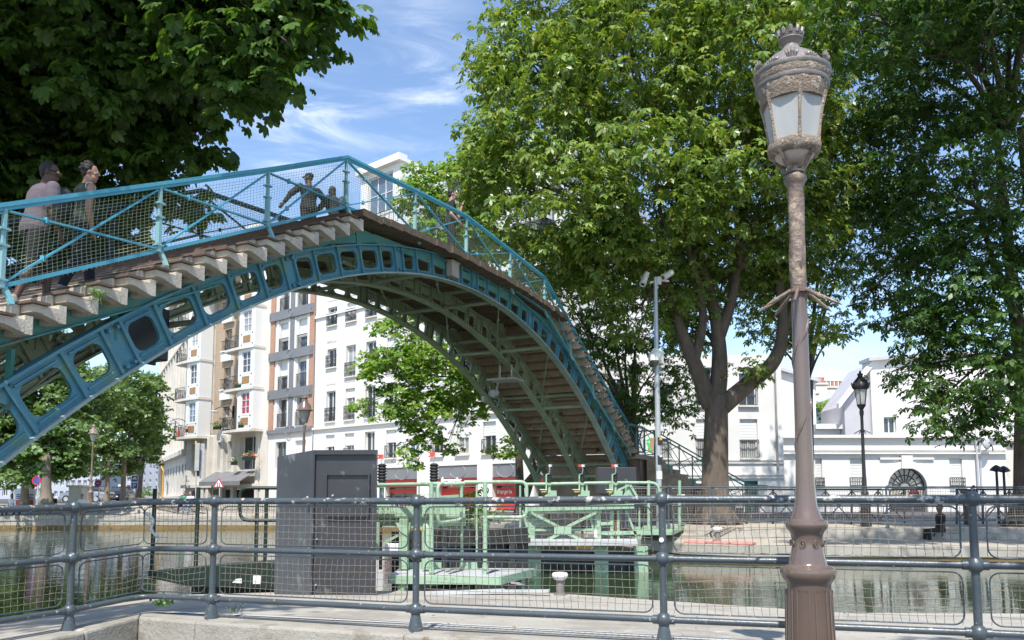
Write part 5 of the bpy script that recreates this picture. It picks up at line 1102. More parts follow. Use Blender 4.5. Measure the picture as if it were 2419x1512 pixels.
def chim(u0, u1, v0, vt, Y, n, label):
    f = Fac(at_x0(u0,Y,0), (1,0,0)); x1 = f.uv(u1,v0)[0]; t = thing('chimney_stack', label, 'chimney', f.P(x1/2, f.uv(u0,v0)[1], 0)); mb = MB(); f.box(mb, 0, x1, f.uv(u0,1010)[1], f.uv(u0,vt)[1], -1.2, 0); f.box(mb, -.1, x1+.1, f.uv(u0,vt)[1]-.2, f.uv(u0,vt)[1]+.003, .003, .1); mb.build('stack', BM['cream'], t)
    zt = f.uv(u0,vt)[1]
    for k in range(n): p = f.P((k+.5)*x1/n, zt, -.6); mb = MB(); mb.lathe([(.17,0),(.14,.5),(.17,.55),(.16,.6)], p, 10); mb.build('chimney_pot', BM['terra'], t)
chim(1930, 1955, 940, 904, 80, 4, 'pale chimney stack with four terracotta pots left of the other chimneys'); chim(1960, 2015, 940, 912, 82, 7, 'wide pale chimney stack with a row of terracotta pots on the skyline'); chim(1912, 1935, 940, 925, 78, 3, 'lowest chimney stack with three pots beside the tall lamp post')
simple_building('yard_building', 'cream wall building at the right edge behind the satellite dish', 2379, 2560, 1030, YB+2, 'cream', 1, 1, zb=GZ)
# ================================================================== QUAYSIDE OBJECTS
Z0 = zr(-1.3)
def single(name, label, cat, fn, m, bevel=0., smooth=False, group=None, kind=None):
    mb = MB(); fn(mb); return tag(mb.build(name, m, bevel=bevel, smooth=smooth), label, cat, group, kind)
# ---- charcoal cabinet with a door
ca, cb_, cc, cd, ce = V((-3.27,11.5,Z0)), V((-2.66,11.05,Z0)), V((-1.79,11.0,Z0)), V((-2.0,11.75,Z0)), V((-3.35,12.0,Z0))
cabt = thing('control_cabinet', 'charcoal grey steel cabinet with slanted top standing on the quay behind the railing', 'cabinet', (-2.5,11.4,Z0))
mb = MB(); T_ = lambda p, z: V((p.x,p.y,z)); tl, tt = zr(.60), zr(.665)
P5 = [ca,cb_,cc,cd,ce]; tops = [tl,tt,tt,zr(.62),tl]; lo = [T_(p,Z0+.03) for p in P5]; hi = [T_(p,z) for p,z in zip(P5,tops)]
mb.add(lo+hi, [(4,3,2,1,0),(5,6,9),(6,7,8,9)]+[(i,(i+1)%5,5+(i+1)%5,5+i) for i in (0,2,3,4)])
ee = (cc-cb_).normalized(); nn = V((ee.y,-ee.x,0)); wl = (cc-cb_).length       # recessed front under a hood
def cp(x, z, d=0): return cb_+ee*x+V((0,0,z-Z0))+nn*d
mb.quad(cp(.02,Z0+.03,-.05), cp(wl-.02,Z0+.03,-.05), cp(wl-.02,tt-.06,-.05), cp(.02,tt-.06,-.05))
for a, b in (((0,.02)),((wl-.02,wl))): mb.quad(cp(a,Z0+.03), cp(b,Z0+.03), cp(b,tt), cp(a,tt))
mb.quad(cp(.02,tt-.06), cp(wl-.02,tt-.06), cp(wl-.02,tt), cp(.02,tt)); mb.quad(cp(.02,tt-.06,-.05), cp(wl-.02,tt-.06,-.05), cp(wl-.02,tt-.06,0), cp(.02,tt-.06,0)); mb.quad(cp(.02,Z0,0), cp(.02,Z0,-.05), cp(.02,tt-.06,-.05), cp(.02,tt-.06,0)); mb.quad(cp(wl-.02,Z0,-.05), cp(wl-.02,Z0,0), cp(wl-.02,tt-.06,0), cp(wl-.02,tt-.06,-.05))
mb.m[3] = 1; mb.build('housing', [MT['cab'], MT['cabl']], cabt)
def cbx(mb, x0, x1, z0, z1, d0, d1): mb.obox(cp(x0,z0,d0), nn*(d1-d0), ee*(x1-x0), V((0,0,z1-z0)))
mb = MB(); dz0, dz1 = zr(-.20), zr(.33)
for a in ((.19,.745,dz1,dz1+.02),(.19,.745,dz0-.02,dz0),(.17,.19,dz0-.02,dz1+.02),(.745,.765,dz0-.02,dz1+.02)): cbx(mb, *a, -.05, .0)
cbx(mb, .19, .745, dz0, dz1, -.049, -.035); dr = mb.build('door', MT['cab'], cabt)
mb = MB(); mb.tube([cp(.27,zr(.06),-.03), cp(.27,zr(.06),.0)], .014, 10); mb.build('lock', MT['galv'], dr)
mb = MB(); mb.lathe([(.015,0),(.015,.06),(.011,.07)], cp(-.06,zr(-.02),.03), 8); cbx(mb, -.075, -.045, zr(-.06), zr(.04), .012, .04); mb.build('handle', MT['galv'], cabt)
mb = MB(); cbx(mb, .01, wl-.01, Z0, Z0+.03, -.06, -.02); mb.obox(ca+(cb_-ca)*.02, (cb_-ca)*.96, V((.05,.06,0)), V((0,0,.03))); mb.build('plinth', MT['black'], cabt)
for zz in (zr(-.52), zr(-1.12)):
    mb = MB(); mb.tube([cp(.06,zz,-.045), cp(.06,zz,-.02)], .012, 8); mb.build('lock', MT['galv'], cabt)
# ---- near lock gate machinery, pale green
G1 = lambda u, v, Y: at_y(u, v, Y)
lg = thing('lock_gate', 'pale green steel lock gate platform with tubular rails next to the charcoal cabinet', 'lock gate', G1(1090,1385,12.2))
g1 = MT['lockgreen']
def part(par, name, m, fn, **k): mb = MB(); fn(mb); return mb.build(name, m, par, **k)
Zp = zr(-1.07); XP = lambda u, Y: at_x0(u, Y, 1).x
fl_, fr_, br_, bl_ = V((XP(922,11.9),11.9,Zp)), V((XP(1180,11.75),11.75,Zp)), V((XP(1262,13.1),13.1,Zp)), V((XP(950,13.3),13.3,Zp))
def plat(mb): mb.prism([p-V((0,0,.02)) for p in (fl_,fr_,br_,bl_)], V((0,0,.02)))
part(lg, 'walkway_plate', MT['deckgrey'], plat)
def beams(mb):
    q = [fl_,fr_,br_,bl_]
    for a, b in zip(q, q[1:]+q[:1]): mb.bar(a-V((0,0,.06)), b-V((0,0,.06)), .05, .11)
    for f in (.28,.62,.85): mb.bar(lerp(fl_,fr_,f)-V((0,0,.07)), lerp(bl_,br_,f)-V((0,0,.07)), .05, .1)
part(lg, 'platform_frame', g1, beams)
for k, (f, g_) in enumerate(((.52,.42),(.86,.80))):
    part(lg, 'deck_slot', MT['black'], lambda mb: mb.prism([lerp(fl_,fr_,f)+V((0,.3,.003)), lerp(fl_,fr_,f+.02)+V((0,.3,.003)), lerp(fl_,fr_,f+.11)+V((.03,.95,.003)), lerp(fl_,fr_,f+.07)+V((.03,.95,.003))], V((0,0,.004))))
zt = lambda v, Y: at_y(1100, v, Y).z
for u, Y, v0, v1, r in ((1019,12.0,1141,1390,.032),(1146,12.1,1138,1382,.032),(1091,12.9,1144,1345,.022),(1126,12.9,1145,1310,.016),(990,12.6,1146,1215,.014)):
    part(lg, 'rail_post', g1, lambda mb: (mb.tube([at_x0(u,Y,zt(v1,Y)), at_x0(u,Y,zt(v0,Y))], r, 12), mb.tube([at_x0(u,Y,zt(v1,Y)+.22), at_x0(u,Y,zt(v1,Y)+.30)], r*1.3, 12)), smooth=40.)
def rnd(pts, r, k=4):      # polyline with rounded corners
    out = [V(pts[0])]
    for a, b, c in zip(pts, pts[1:], pts[2:]):
        a, b, c = V(a), V(b), V(c); p, q = b+(a-b).normalized()*r, b+(c-b).normalized()*r
        for i in range(k+1): t = i/k; out.append(p*(1-t)**2+b*2*t*(1-t)+q*t*t)
    return out+[V(pts[-1])]
def loop(par, us, vs, Ys, r, name='guard_rail', m=None, rr=.1, close=True):
    P = [at_y(u,v,Y) for u,v,Y in zip(us,vs,Ys)]
    if close: P = [lerp(P[0],P[1],.5)]+P[1:]+[P[0], lerp(P[0],P[1],.5)]
    return part(par, name, m or g1, lambda mb: mb.tube(rnd(P, rr), r, 10), smooth=40.)
part(lg, 'top_rail', g1, lambda mb: mb.tube(rnd([G1(888,1146,12.8), G1(1030,1143,12.05), G1(1098,1142,12.1)], .1), .03, 10), smooth=40.)
loop(lg, (1097,1244,1244,1140), (1139,1138,1222,1222), (12.1,12.1,12.1,12.1), .027, close=False)
loop(lg, (1034,1090,1090,1034), (1142,1142,1228,1236), (11.95,12.4,12.4,11.95), .025)
# machinery block: beam, column, braces, cylinders
def mach(mb):
    a, b = G1(884,1218,12.9), G1(1100,1219,12.9); mb.bar(a, b, .35, .05); mb.bar(a+V((0,-.17,.07)), b+V((0,-.17,.07)), .03, .15); mb.bar(a+V((0,.1,-.09)), b+V((0,.1,-.09)), .08, .14)
    for u0, u1 in ((886,930),(998,1052)):
        p, q = G1(u0,1214,12.6), G1(u1,1214,12.6); w = q-p
        mb.prism([p, q+w*.0, q-w*.25+V((0,0,.22)), p+V((0,0,.22))], V((0,.25,0)))
part(lg, 'machine_beam', g1, mach)
part(lg, 'bolts', MT['lockgreen'], lambda mb: [mb.ball(G1(u,v,12.57), .014, 8, 5) for u in (891,903,915,1010,1024) for v in (1207,1196)])['kind'] = 'stuff'
part(lg, 'column', g1, lambda mb: (mb.obox(G1(942,1345,12.7), V((.13,0,0)), V((0,.2,0)), V((0,0,zt(1225,12.7)-zt(1345,12.7)))), mb.prism([G1(934,1235,12.68), G1(970,1235,12.68), G1(964,1268,12.68), G1(945,1255,12.68)], V((0,.15,0)))))
part(lg, 'cylinder', g1, lambda mb: mb.lathe([(.075,0),(.075,.62),(.05,.68),(.03,.7)], G1(1007,1345,12.6), 16), smooth=40.)
part(lg, 'cylinder', g1, lambda mb: mb.lathe([(.04,0),(.04,.55)], G1(890,1320,12.6), 12), smooth=40.)
part(lg, 'brace', g1, lambda mb: mb.bar(G1(908,1282,12.8), G1(945,1262,12.8), .03, .04))
part(lg, 'rack', mat('rusty_rack', (.20,.10,.055), .8, (.12,.06,.04), 12.), lambda mb: mb.bar(G1(899,1345,12.75), G1(899,1240,12.75), .05, .045))
part(lg, 'control_box', MT['white'], lambda mb: mb.obox(G1(909,1302,12.5), V((.2,0,0)), V((0,.12,0)), V((0,0,.11))), bevel=.008)
part(lg, 'green_panel', g1, lambda mb: mb.prism([G1(1040,1200,12.3), G1(1084,1196,12.5), G1(1084,1168,12.5), G1(1040,1171,12.3)], V((0,.02,0))))
yel = mat('yellow_limit_switch', (.75,.48,.03), .5)
for u in (886, 993, 1006): part(lg, 'limit_switch', yel, lambda mb: mb.obox(G1(u,1252,12.6), V((.045,0,0)), V((0,.05,0)), V((0,0,.035))))
for u in (965,1000,1085): part(lg, 'toe_block', g1, lambda mb: mb.obox(G1(u,1344,13.0), V((.28,0,0)), V((0,.05,0)), V((0,0,.10))))
for u, Y in ((952,11.95),(1120,12.9),(1230,12.9)): part(lg, 'support_leg', g1, lambda mb: mb.bar(V((XP(u,Y),Y,-.3)), V((XP(u,Y),Y,Zp-.1)), .10, .10, AX))
def indicator(par, u, vb, vt, Y, s, col=None, white=True, flip=1):
    """bellows on a rod with a forked red and white pointer"""
    p = at_y(u, vb, Y); h = (at_y(u, vt, Y)-p).z; r = .075*s
    part(par, 'bellows', MT['black'], lambda mb: mb.lathe([(r*.8,0)]+[(r*(1. if k % 2 else .72), .02*s+k*.023*s) for k in range(12)]+[(r*.5,.30*s)], p, 16))
    part(par, 'bellows_stand', MT['steelgrey'] if s > .9 else g1, lambda mb: (mb.lathe([(r*1.1,-.07*s),(r*1.1,-.01)], p, 12), mb.lathe([(r*.5,-.35*s),(r*.5,-.07*s)], p, 10)))
    top = p+V((.02*s*flip,0,h))
    part(par, 'pointer_rod', MT['galv'], lambda mb: mb.tube([p+V((0,0,.3*s)), p+V((-.02*s*flip,0,.3*s+(h-.3*s)*.45)), top], .009, 6))
    w, t = .10*s, .035*s
    if col: part(par, 'red_pointer', MT['red'], lambda mb: mb.prism([top+V((x*-w*1.2,0,z*t)) for x, z in ((0,-1),(0,1),(1,1),(.6,0),(1,-1))], V((0,.008,0))))
    if white: part(par, 'white_pointer', MT['white'], lambda mb: mb.prism([top+V((x*w,0,z*t)) for x, z in ((0,-1),(1.2,-.8),(.6,0),(1.2,.8),(0,1))], V((0,.008,0))))
indicator(lg, 902, 1141, 1079, 12.9, 1., True, False); indicator(lg, 1025, 1140, 1074, 12.9, 1., True, True)
single('conduit_bundle', 'black cables and loose planks lying under the pale green platform', 'cables', lambda mb: [mb.tube(curve_pts([G1(1000+k*12,1392,11.9), G1(1060+k*9,1380+k,12.0), G1(1120,1372+2*k,12.1), G1(1190+k*6,1376,12.1), G1(1240,1384,12.05)], 4), .012, 6) for k in range(5)], MT['black'])
single('loose_planks', 'worn grey boards lying on the quay below the green platform', 'boards', lambda mb: [mb.bar(V((a,b,Z0+.03+.02*i)), V((c,d,Z0+.05+.02*i)), .16, .025) for i,(a,b,c,d) in enumerate(((-1.2,11.5,-.1,11.65),(-1.0,11.25,.2,11.3),(-.3,11.35,.5,11.2)))], MT['deckgrey'])
# ---- far lock gate
lf = thing('lock_gate', 'pale green lock gate with cross braces and three pointers before the bridge foot', 'lock gate', at_x0(1370,18.3,0.))
YF = 18.3; q = lambda u, v, Y=YF: at_y(u, v, Y); D6 = lambda X, Y_: (1205.6+.2438*X, 1049.6+.2438*Y_)
def Q(X, Y_, Y=YF): return at_y(*D6(X,Y_), Y)
part(lf, 'walkway', MT['deckgrey'], lambda mb: mb.obox(Q(130,985,17.9), Q(1240,985,17.9)-Q(130,985,17.9), V((0,1.0,0)), V((0,0,.13))), bevel=.01)
part(lf, 'top_rail', g1, lambda mb: mb.tube(rnd([Q(150,388), Q(1000,372), Q(1430,374), Q(1452,520), Q(1452,820)], .16), .036, 10), smooth=40.)
for X, y0, y1 in ((95,400,930),(740,395,900),(970,355,620),(1120,385,620),(1340,350,820),(1640,350,830),(1250,610,860)): part(lf, 'rail_post', g1, lambda mb: mb.tube([Q(X,y1), Q(X,y0)], .034 if X in (1340,1640,970) else .022, 8), smooth=40.)
part(lf, 'machine_beam', g1, lambda mb: (mb.bar(Q(160,628), Q(1190,600), .3, .10), mb.bar(Q(160,655), Q(880,645), .2, .10)))
for X0, X1, y0, y1 in ((165,240,640,915),(820,880,640,915),(1210,1265,800,920),(970,1000,640,920),(1035,1060,640,920)): part(lf, 'frame_leg', g1, lambda mb: mb.obox(Q(X0,y1), Q(X1,y1)-Q(X0,y1), V((0,.12,0)), V((0,0,(Q(X0,y0)-Q(X0,y1)).z))))
for (a, b), (c, d) in (((200,660),(470,800)),((830,660),(550,800)),((470,870),(350,930)),((560,870),(700,930))): part(lf, 'cross_brace', g1, lambda mb: mb.bar(Q(a,b,YF-.1), Q(c,d,YF-.1), .06, .10, (0,1,0)))
part(lf, 'gusset_plate', g1, lambda mb: mb.prism([Q(425,795,YF-.16), Q(425,875,YF-.16), Q(590,875,YF-.16), Q(590,795,YF-.16)], V((0,.05,0))))
for (a, b), (c, d), w in (((240,770),(430,775),.07),((230,830),(430,828),.05),((870,770),(990,765),.07),((880,860),(1265,855),.08),((590,830),(820,825),.05),((1120,640),(1215,880),.045),((760,640),(810,860),.045),((120,640),(175,860),.045)): part(lf, 'strut', g1, lambda mb: mb.bar(Q(a,b), Q(c,d), .05, w))
part(lf, 'end_plate', g1, lambda mb: mb.prism([Q(1090,540,YF-.1), Q(1250,540,YF-.1), Q(1165,395,YF-.1), Q(1150,400,YF-.1), Q(1090,500,YF-.1)], V((0,.04,0))))
part(lf, 'end_plate', g1, lambda mb: (mb.bar(Q(1040,445,YF-.12), Q(1150,395,YF-.12), .05, .04), mb.bar(Q(1160,395,YF-.13), Q(1250,545,YF-.13), .05, .05)))
part(lf, 'tail_platform', g1, lambda mb: mb.prism([at_z(1512,1264,zr(-.95)), at_z(1590,1264,zr(-.95)), at_z(1620,1250,zr(-.95)), at_z(1520,1248,zr(-.95))], V((0,0,.10))))
part(lf, 'side_platform', g1, lambda mb: mb.bar(Q(40,858), Q(170,858), .3, .09))
for X in (190, 840, 1225): part(lf, 'support_leg', g1, lambda mb: mb.obox(V((Q(X-25,900).x,YF,-.4)), V((.30,0,0)), V((0,.2,0)), V((0,0,Q(X,990).z+.4))))
part(lf, 'rack', bpy.data.materials['rusty_rack'], lambda mb: [mb.bar(Q(X,920,YF+.05), Q(X,650,YF+.05), .05, .05) for X in (375, 697, 1020)])['kind'] = 'stuff'
part(lf, 'control_box', MT['white'], lambda mb: mb.obox(Q(810,900,YF-.2), V((.07,0,0)), V((0,.05,0)), V((0,0,.16))))
for X, red in ((370,False),(690,True),(1010,True)):
    part(lf, 'drive_box', g1, lambda mb: (mb.obox(Q(X-5,525,YF-.2), V((.19,0,0)), V((0,.25,0)), V((0,0,.17))), mb.prism([Q(X-55,530,YF-.18), Q(X+90,530,YF-.18), Q(X+70,470,YF-.18), Q(X-30,490,YF-.18)], V((0,.1,0)))), bevel=.006)
    part(lf, 'limit_switch', yel, lambda mb: mb.obox(Q(X-70,465,YF-.2), V((.11,0,0)), V((0,.1,0)), V((0,0,.045)))); part(lf, 'cover_plate', MT['white'], lambda mb: mb.obox(Q(X-85,441,YF-.22), V((.16,0,0)), V((0,.13,0)), V((0,0,.015))))
    part(lf, 'pointer_bracket', g1, lambda mb: (mb.bar(Q(X-22,450,YF-.06), Q(X-22,290,YF-.06), .03, .03), mb.bar(Q(X-22,292,YF-.06), Q(X+8,285,YF-.06), .03, .02)))
    indicator(lf, *[D6(X+8,372)[i] for i in (0,)], D6(X,372)[1], D6(X,207)[1], YF, .72, red, True, -1)
# hull and sunken timber under the far gate
single('gate_sill', 'dark steel gate leaf standing in the shaded water below the far lock gate', 'gate leaf', lambda mb: (mb.box((Q(150,900).x,18.6,-.6), (Q(1240,900).x,18.85,zr(-1.12))), [mb.box((Q(X,900).x,18.5,-.6), (Q(X+60,900).x,18.598,zr(-1.14))) for X in (300, 480, 700, 950, 1150)]), MT['dkgreen'])
single('gate_leaf', 'dark green black gate leaf behind the near pale green platform', 'gate leaf', lambda mb: (mb.hexa([at_x0(925,13.6,-.6), at_x0(1248,15.6,-.6), at_x0(1248,15.9,-.6), at_x0(925,13.9,-.6), at_x0(925,13.6,zr(-.52)), at_x0(1248,15.6,zr(-.52)), at_x0(1248,15.9,zr(-.52)), at_x0(925,13.9,zr(-.52))]), [mb.bar(at_x0(u,Y-.06,-.5), at_x0(u,Y-.06,zr(-.5)), .12, .10) for u, Y in ((960,13.75),(1050,14.3),(1130,14.8),(1210,15.3))], mb.bar(at_x0(925,13.55,zr(-.75)), at_x0(1248,15.55,zr(-.75)), .12, .10)), mat('gate_dark_steel', (.03,.035,.035), .6, (.05,.05,.042), 3., wear=((.10,.065,.04), 4., .6)))
# ---- dark green gate walkway on the left with its posts
wk = thing('gate_walkway', 'dark green gate walkway over the water with loop handrail left of the charcoal cabinet', 'walkway', at_x0(500,12.4,0))
D7 = lambda X, Y_, Y=12.2: at_y(.2965*X, 1063.8+.2965*Y_, Y)
part(wk, 'beam', MT['dkgreen'], lambda mb: mb.prism([D7(1170,962,12.0), D7(1170,1015,12.0), D7(1560,1095,12.0), D7(2230,1105,12.0), D7(2230,880,12.0), D7(1800,905,12.0)], V((.15,.55,0))), bevel=.015)
part(wk, 'lower_hull', MT['dkgreen'], lambda mb: mb.box((D7(1500,1,12.).x,12.3,-.5), (D7(2420,1,12.).x,13.2,zr(-1.22))))
for X, y0, y1 in ((1200,305,1000),(1550,295,960),(2030,410,900),(2105,288,900)): part(wk, 'post', MT['dkgreen'], lambda mb: mb.obox(D7(X-10,y1), V((.045,0,0)), V((0,.045,0)), V((0,0,(D7(X,y0)-D7(X,y1)).z))))
P_ = [D7(2260,300), D7(1912,300), D7(1912,558), D7(2260,558)]
part(wk, 'loop_rail', MT['dkgreen'], lambda mb: mb.tube(rnd(P_, .13), .026, 8), smooth=40.)
single('paper_notice', 'torn white paper stuck on the dark green walkway', 'paper', lambda mb: (mb.obox(D7(2015,1065,11.985), V((.11,0,0)), V((0,.004,0)), V((0,0,.12))), mb.prism([D7(1850,1055,11.985), D7(1925,1060,11.985), D7(1925,1020,11.985), D7(1880,1025,11.985)], V((0,.004,0)))), MT['white'])
single('hanging_rag', 'twisted white cloth strip tied to the leftmost dark green post', 'cloth strip', lambda mb: mb.tube(curve_pts([D7(1140,498,12.1), D7(1195,520,12.1), D7(1215,575,12.1), D7(1205,630,12.1), D7(1240,680,12.12), D7(1275,695,12.1), D7(1255,735,12.1)], 4), [.012,.02,.028,.03,.026,.022,.03,.035,.03,.02,.02,.018,.02,.024,.02,.018,.02,.018,.016,.015,.014,.013,.012,.012,.01][:25], 7), MT['white'])
# ---- bollards 
def bollard(name, label, p, s):
    t = thing(name, label, 'bollard', p, 'mooring bollards on the two quays'); part(t, 'stem', mat('bollard_grey', (.16,.145,.135), .7, (.24,.2,.17), 8.) if 'bollard_grey' not in bpy.data.materials else bpy.data.materials['bollard_grey'], lambda mb: mb.lathe([(.11*s,0),(.105*s,.03*s),(.07*s,.05*s),(.068*s,.25*s),(.06*s,.27*s)], p, 18), smooth=40.)
    part(t, 'cap', MT['white'], lambda mb: mb.lathe([(.06*s,.27*s),(.10*s,.29*s),(.138*s,.335*s),(.142*s,.37*s),(.125*s,.40*s),(.07*s,.41*s)], p, 20), smooth=40.)
bollard('bollard', 'white capped mooring bollard on the near quay edge', at_z(1323, 1408, Z0), .78)
bollard('bollard', 'white capped mooring bollard on the sunny far quay below the chestnut', at_z(1695, 1278, zr(-1.15)), .95)
# ---- lamps
def old_lamp(label, p, h, style, m, group='old street lamps'):
    t = thing('street_lamp', label, 'street lamp', p, None); s = h/4.7
    part(t, 'post', MT[m], lambda mb: mb.lathe([(.17,0),(.165,.08),(.145,.6),(.17,.66),(.15,.72),(.11,.78),(.10,.95),(.12,1.0),(.08,1.1),(.06,1.3),(.05,2.2),(.045,3.35),(.07,3.5),(.05,3.6)], p, 16), smooth=40.)
    if style == 'crown':
        part(t, 'glass', gl, lambda mb: mb.lathe([(.12,3.72),(.185,4.2)], p, 6)); part(t, 'cap', MT[m], lambda mb: mb.lathe([(.19,4.2),(.25,4.26),(.26,4.34),(.20,4.46),(.10,4.58),(.07,4.62),(.09,4.70),(.04,4.72),(.02,4.8)], p, 16), smooth=40.)
        part(t, 'crest', MT[m], lambda mb: [mb.tube([p+V((.24*math.cos(a),.24*math.sin(a),4.3)), p+V((.27*math.cos(a),.27*math.sin(a),4.43))], [.025,.008], 5) for a in np.linspace(0,5.8,12)])['kind'] = 'stuff'
        for k in range(6): a = k*math.pi/3; part(t, 'rib', MT[m], lambda mb: mb.tube([p+V((.12*math.cos(a),.12*math.sin(a),3.72)), p+V((.187*math.cos(a),.187*math.sin(a),4.2))], .012, 5))
        part(t, 'lantern_base', MT[m], lambda mb: mb.lathe([(.05,3.58),(.13,3.7),(.135,3.74),(.10,3.75)], p, 12))
        part(t, 'spikes', MT[m], lambda mb: [mb.tube([p+V((.05*math.cos(a),.05*math.sin(a),2.95)), p+V((.26*math.cos(a),.26*math.sin(a),2.84))], [.014,.006], 5) for a in np.linspace(0,5.5,8)])['kind'] = 'stuff'
    else:
        part(t, 'glass', gl, lambda mb: mb.lathe([(.06,3.68),(.11,3.75),(.19,4.05),(.2,4.12)], p, 14), smooth=40.); part(t, 'cap', MT[m], lambda mb: mb.lathe([(.30,4.10),(.31,4.14),(.24,4.20),(.21,4.32),(.11,4.44),(.10,4.56),(.12,4.58),(.07,4.66),(.02,4.70)], p, 18), smooth=40.)
        for sd in (-1,1): part(t, 'arm', MT[m], lambda mb: mb.tube(curve_pts([p+V((0,0,3.55)), p+V((sd*.09,0,3.68)), p+V((sd*.15,0,3.9)), p+V((sd*.21,0,4.12))], 3), .016, 5))
    if abs(s-1) > .02: t.scale = (s,s,s)
    return t
old_lamp('black crowned street lamp on the far quay before the white gateway building', at_x0(2046, 25.4, zr(-.80)), 4.75, 'crown', 'black')
old_lamp('black crowned street lamp in the tree shade behind the stairs foot', at_x0(1503, 33, zr(.0)), 4.75*33/25.6*.92, 'crown', 'black')
old_lamp('brown bell topped street lamp rising behind the charcoal cabinet', at_x0(713, 27, zr(-.9)), 4.35, 'bell', 'lamp')
old_lamp('brown bell topped street lamp at the water end of the left quay', at_x0(213, 42, zr(-.2)), 4.05, 'bell', 'lampup')
old_lamp('small distant street lamp beside the blue parking sign', at_x0(312, 78, zr(-.1)), 4.5, 'bell', 'lampup')
# ---- camera pole
cpn = thing('camera_pole', 'tall galvanised pole carrying three white surveillance cameras', 'camera pole', at_x0(1558, 25.0, zr(-.85))); pp = at_x0(1558, 25.0, zr(-.85)); Zt = at_y(1556,655,25.).z
part(cpn, 'pole', MT['galv'], lambda mb: mb.tube([pp, pp+V((0,0,(Zt-pp.z)*.52)), V((pp.x,pp.y,Zt))], [.095,.08,.062], 12), smooth=40.)
C_ = lambda u, v, d=0: at_y(u, v, 25.-d)
part(cpn, 'bracket', MT['plastic'], lambda mb: (mb.tube([C_(1535,668), C_(1556,662), C_(1580,664)], .035, 8), mb.tube([C_(1556,655), C_(1556,672)], .09, 10)))
for a, b in (((1528,645),(1518,672)), ((1588,643),(1566,656))):
    cm = part(cpn, 'camera', MT['plastic'], lambda mb: mb.tube([C_(*a), lerp(C_(*a),C_(*b,.1),.92), C_(*b,.12)], [.09,.105,.10], 14), smooth=40.); part(cm, 'lens', MT['black'], lambda mb: mb.tube([C_(*b,.125), C_(*b,.125)+(C_(*b,.12)-C_(*a)).normalized()*.012], .06, 12))
dmc = part(cpn, 'dome_camera', MT['plastic'], lambda mb: (mb.lathe([(.05,.20),(.12,.17),(.175,.08),(.19,-.02),(.185,-.10),(.15,-.11)], C_(1546,845,.15), 18), mb.tube(curve_pts([C_(1546,836,.15), C_(1545,828,.1), C_(1553,828,.05), C_(1557,840)], 3), .06, 8)), smooth=40.)
part(dmc, 'dome', glassmat('smoked_dome', (.12,.12,.13), .08), lambda mb: mb.ball(C_(1546,856,.15), .14, 16, 8, (1,1,.9)), smooth=True)
part(cpn, 'junction_box', MT['plastic'], lambda mb: mb.obox(C_(1553,858,.12), V((.2,0,0)), V((0,.25,0)), V((0,0,.38))), bevel=.02)
for v, m, h in ((1040,yel,.09),(1052,MT['black'],.24),(1080,MT['white'],.05),(1098,MT['black'],.28),(1132,MT['white'],.24)): part(cpn, 'sticker_band', m, lambda mb: mb.tube([C_(1557,v), C_(1557,v)+V((0,0,h))], .098, 12))
em = thing('emblem_board', 'small brown board with a green arrowhead shape fixed beside the camera pole', 'emblem board', C_(1540,1060))
part(em, 'board', mat('emblem_brown', (.42,.22,.13), .7), lambda mb: mb.prism([C_(1529,1066), C_(1544,1068), C_(1546,1034), C_(1538,1036)], V((0,.03,0)))); part(em, 'green_arrow', mat('emblem_green', (.06,.48,.12), .6), lambda mb: (mb.prism([C_(1526,1040,.01), C_(1540,1033,.01), C_(1541,1038,.01), C_(1530,1044,.01)], V((0,.009,0))), mb.prism([C_(1526,1046,.012), C_(1536,1068,.012), C_(1541,1064,.012), C_(1532,1044,.012)], V((0,.009,0)))))
# ---- grey cabinet on the far quay
fcab = thing('control_cabinet', 'grey steel cabinet on the far quay in front of the bridge pier', 'cabinet', at_x0(1460, 24.6, zr(-1.0)))
part(fcab, 'upper_box', MT['cab'], lambda mb: mb.obox(q(1412,1166,24.4), q(1504,1166,24.4)-q(1412,1166,24.4), V((0,.7,0)), V((0,0,(q(1450,1104,24.4)-q(1450,1166,24.4)).z))), bevel=.01)
part(fcab, 'lower_box', MT['cab'], lambda mb: mb.obox(at_x0(1424,24.45,zr(-1.)), V((q(1504,1166,24.4).x-q(1424,1166,24.4).x,0,0)), V((0,.6,0)), V((0,0,q(1450,1168,24.4).z-zr(-1.)))), bevel=.01)
# ---- far railings
fr1 = thing('far_railing', 'green grey wire mesh railing along the far quay', 'railing', at_x0(1900, 24.4, zr(-.8)))
us = [1478, 1580, 1683, 1888, 2097, 2300, 2500]; YR = 24.4
for u in us: part(fr1, 'post', MT['rail'], lambda mb: (mb.lathe([(.06,0),(.035,.15),(.03,.2),(.03,1.18)], at_x0(u,YR,zr(-.82)), 10), mb.ball(at_x0(u,YR,zr(.38)), .055, 10, 6)))
for zz in (.375, -.12, -.60): part(fr1, 'rail', MT['rail'], lambda mb: mb.tube([at_x0(us[0],YR,zr(zz)), at_x0(us[-1],YR,zr(zz))], .024, 8))
for a, b in zip(us, us[1:]):
    A, B_ = at_x0(a,YR,zr(-.82)), at_x0(b,YR,zr(-.82))
    for z0, z1 in ((.74,1.15),(.26,.66)): wire_panel(A, B_, z0, z1, .075, .007, .1, .1, .012, fr1, MT['rwire'], MT['rail'], wav=0.)
fr2 = thing('cross_braced_railing', 'low black cross braced railing in front of the white buildings', 'railing', at_x0(2000, 27.5, zr(-.8)))
us2 = list(range(1640, 2140, 62))+list(range(2260, 2520, 62)); Y2 = 27.8
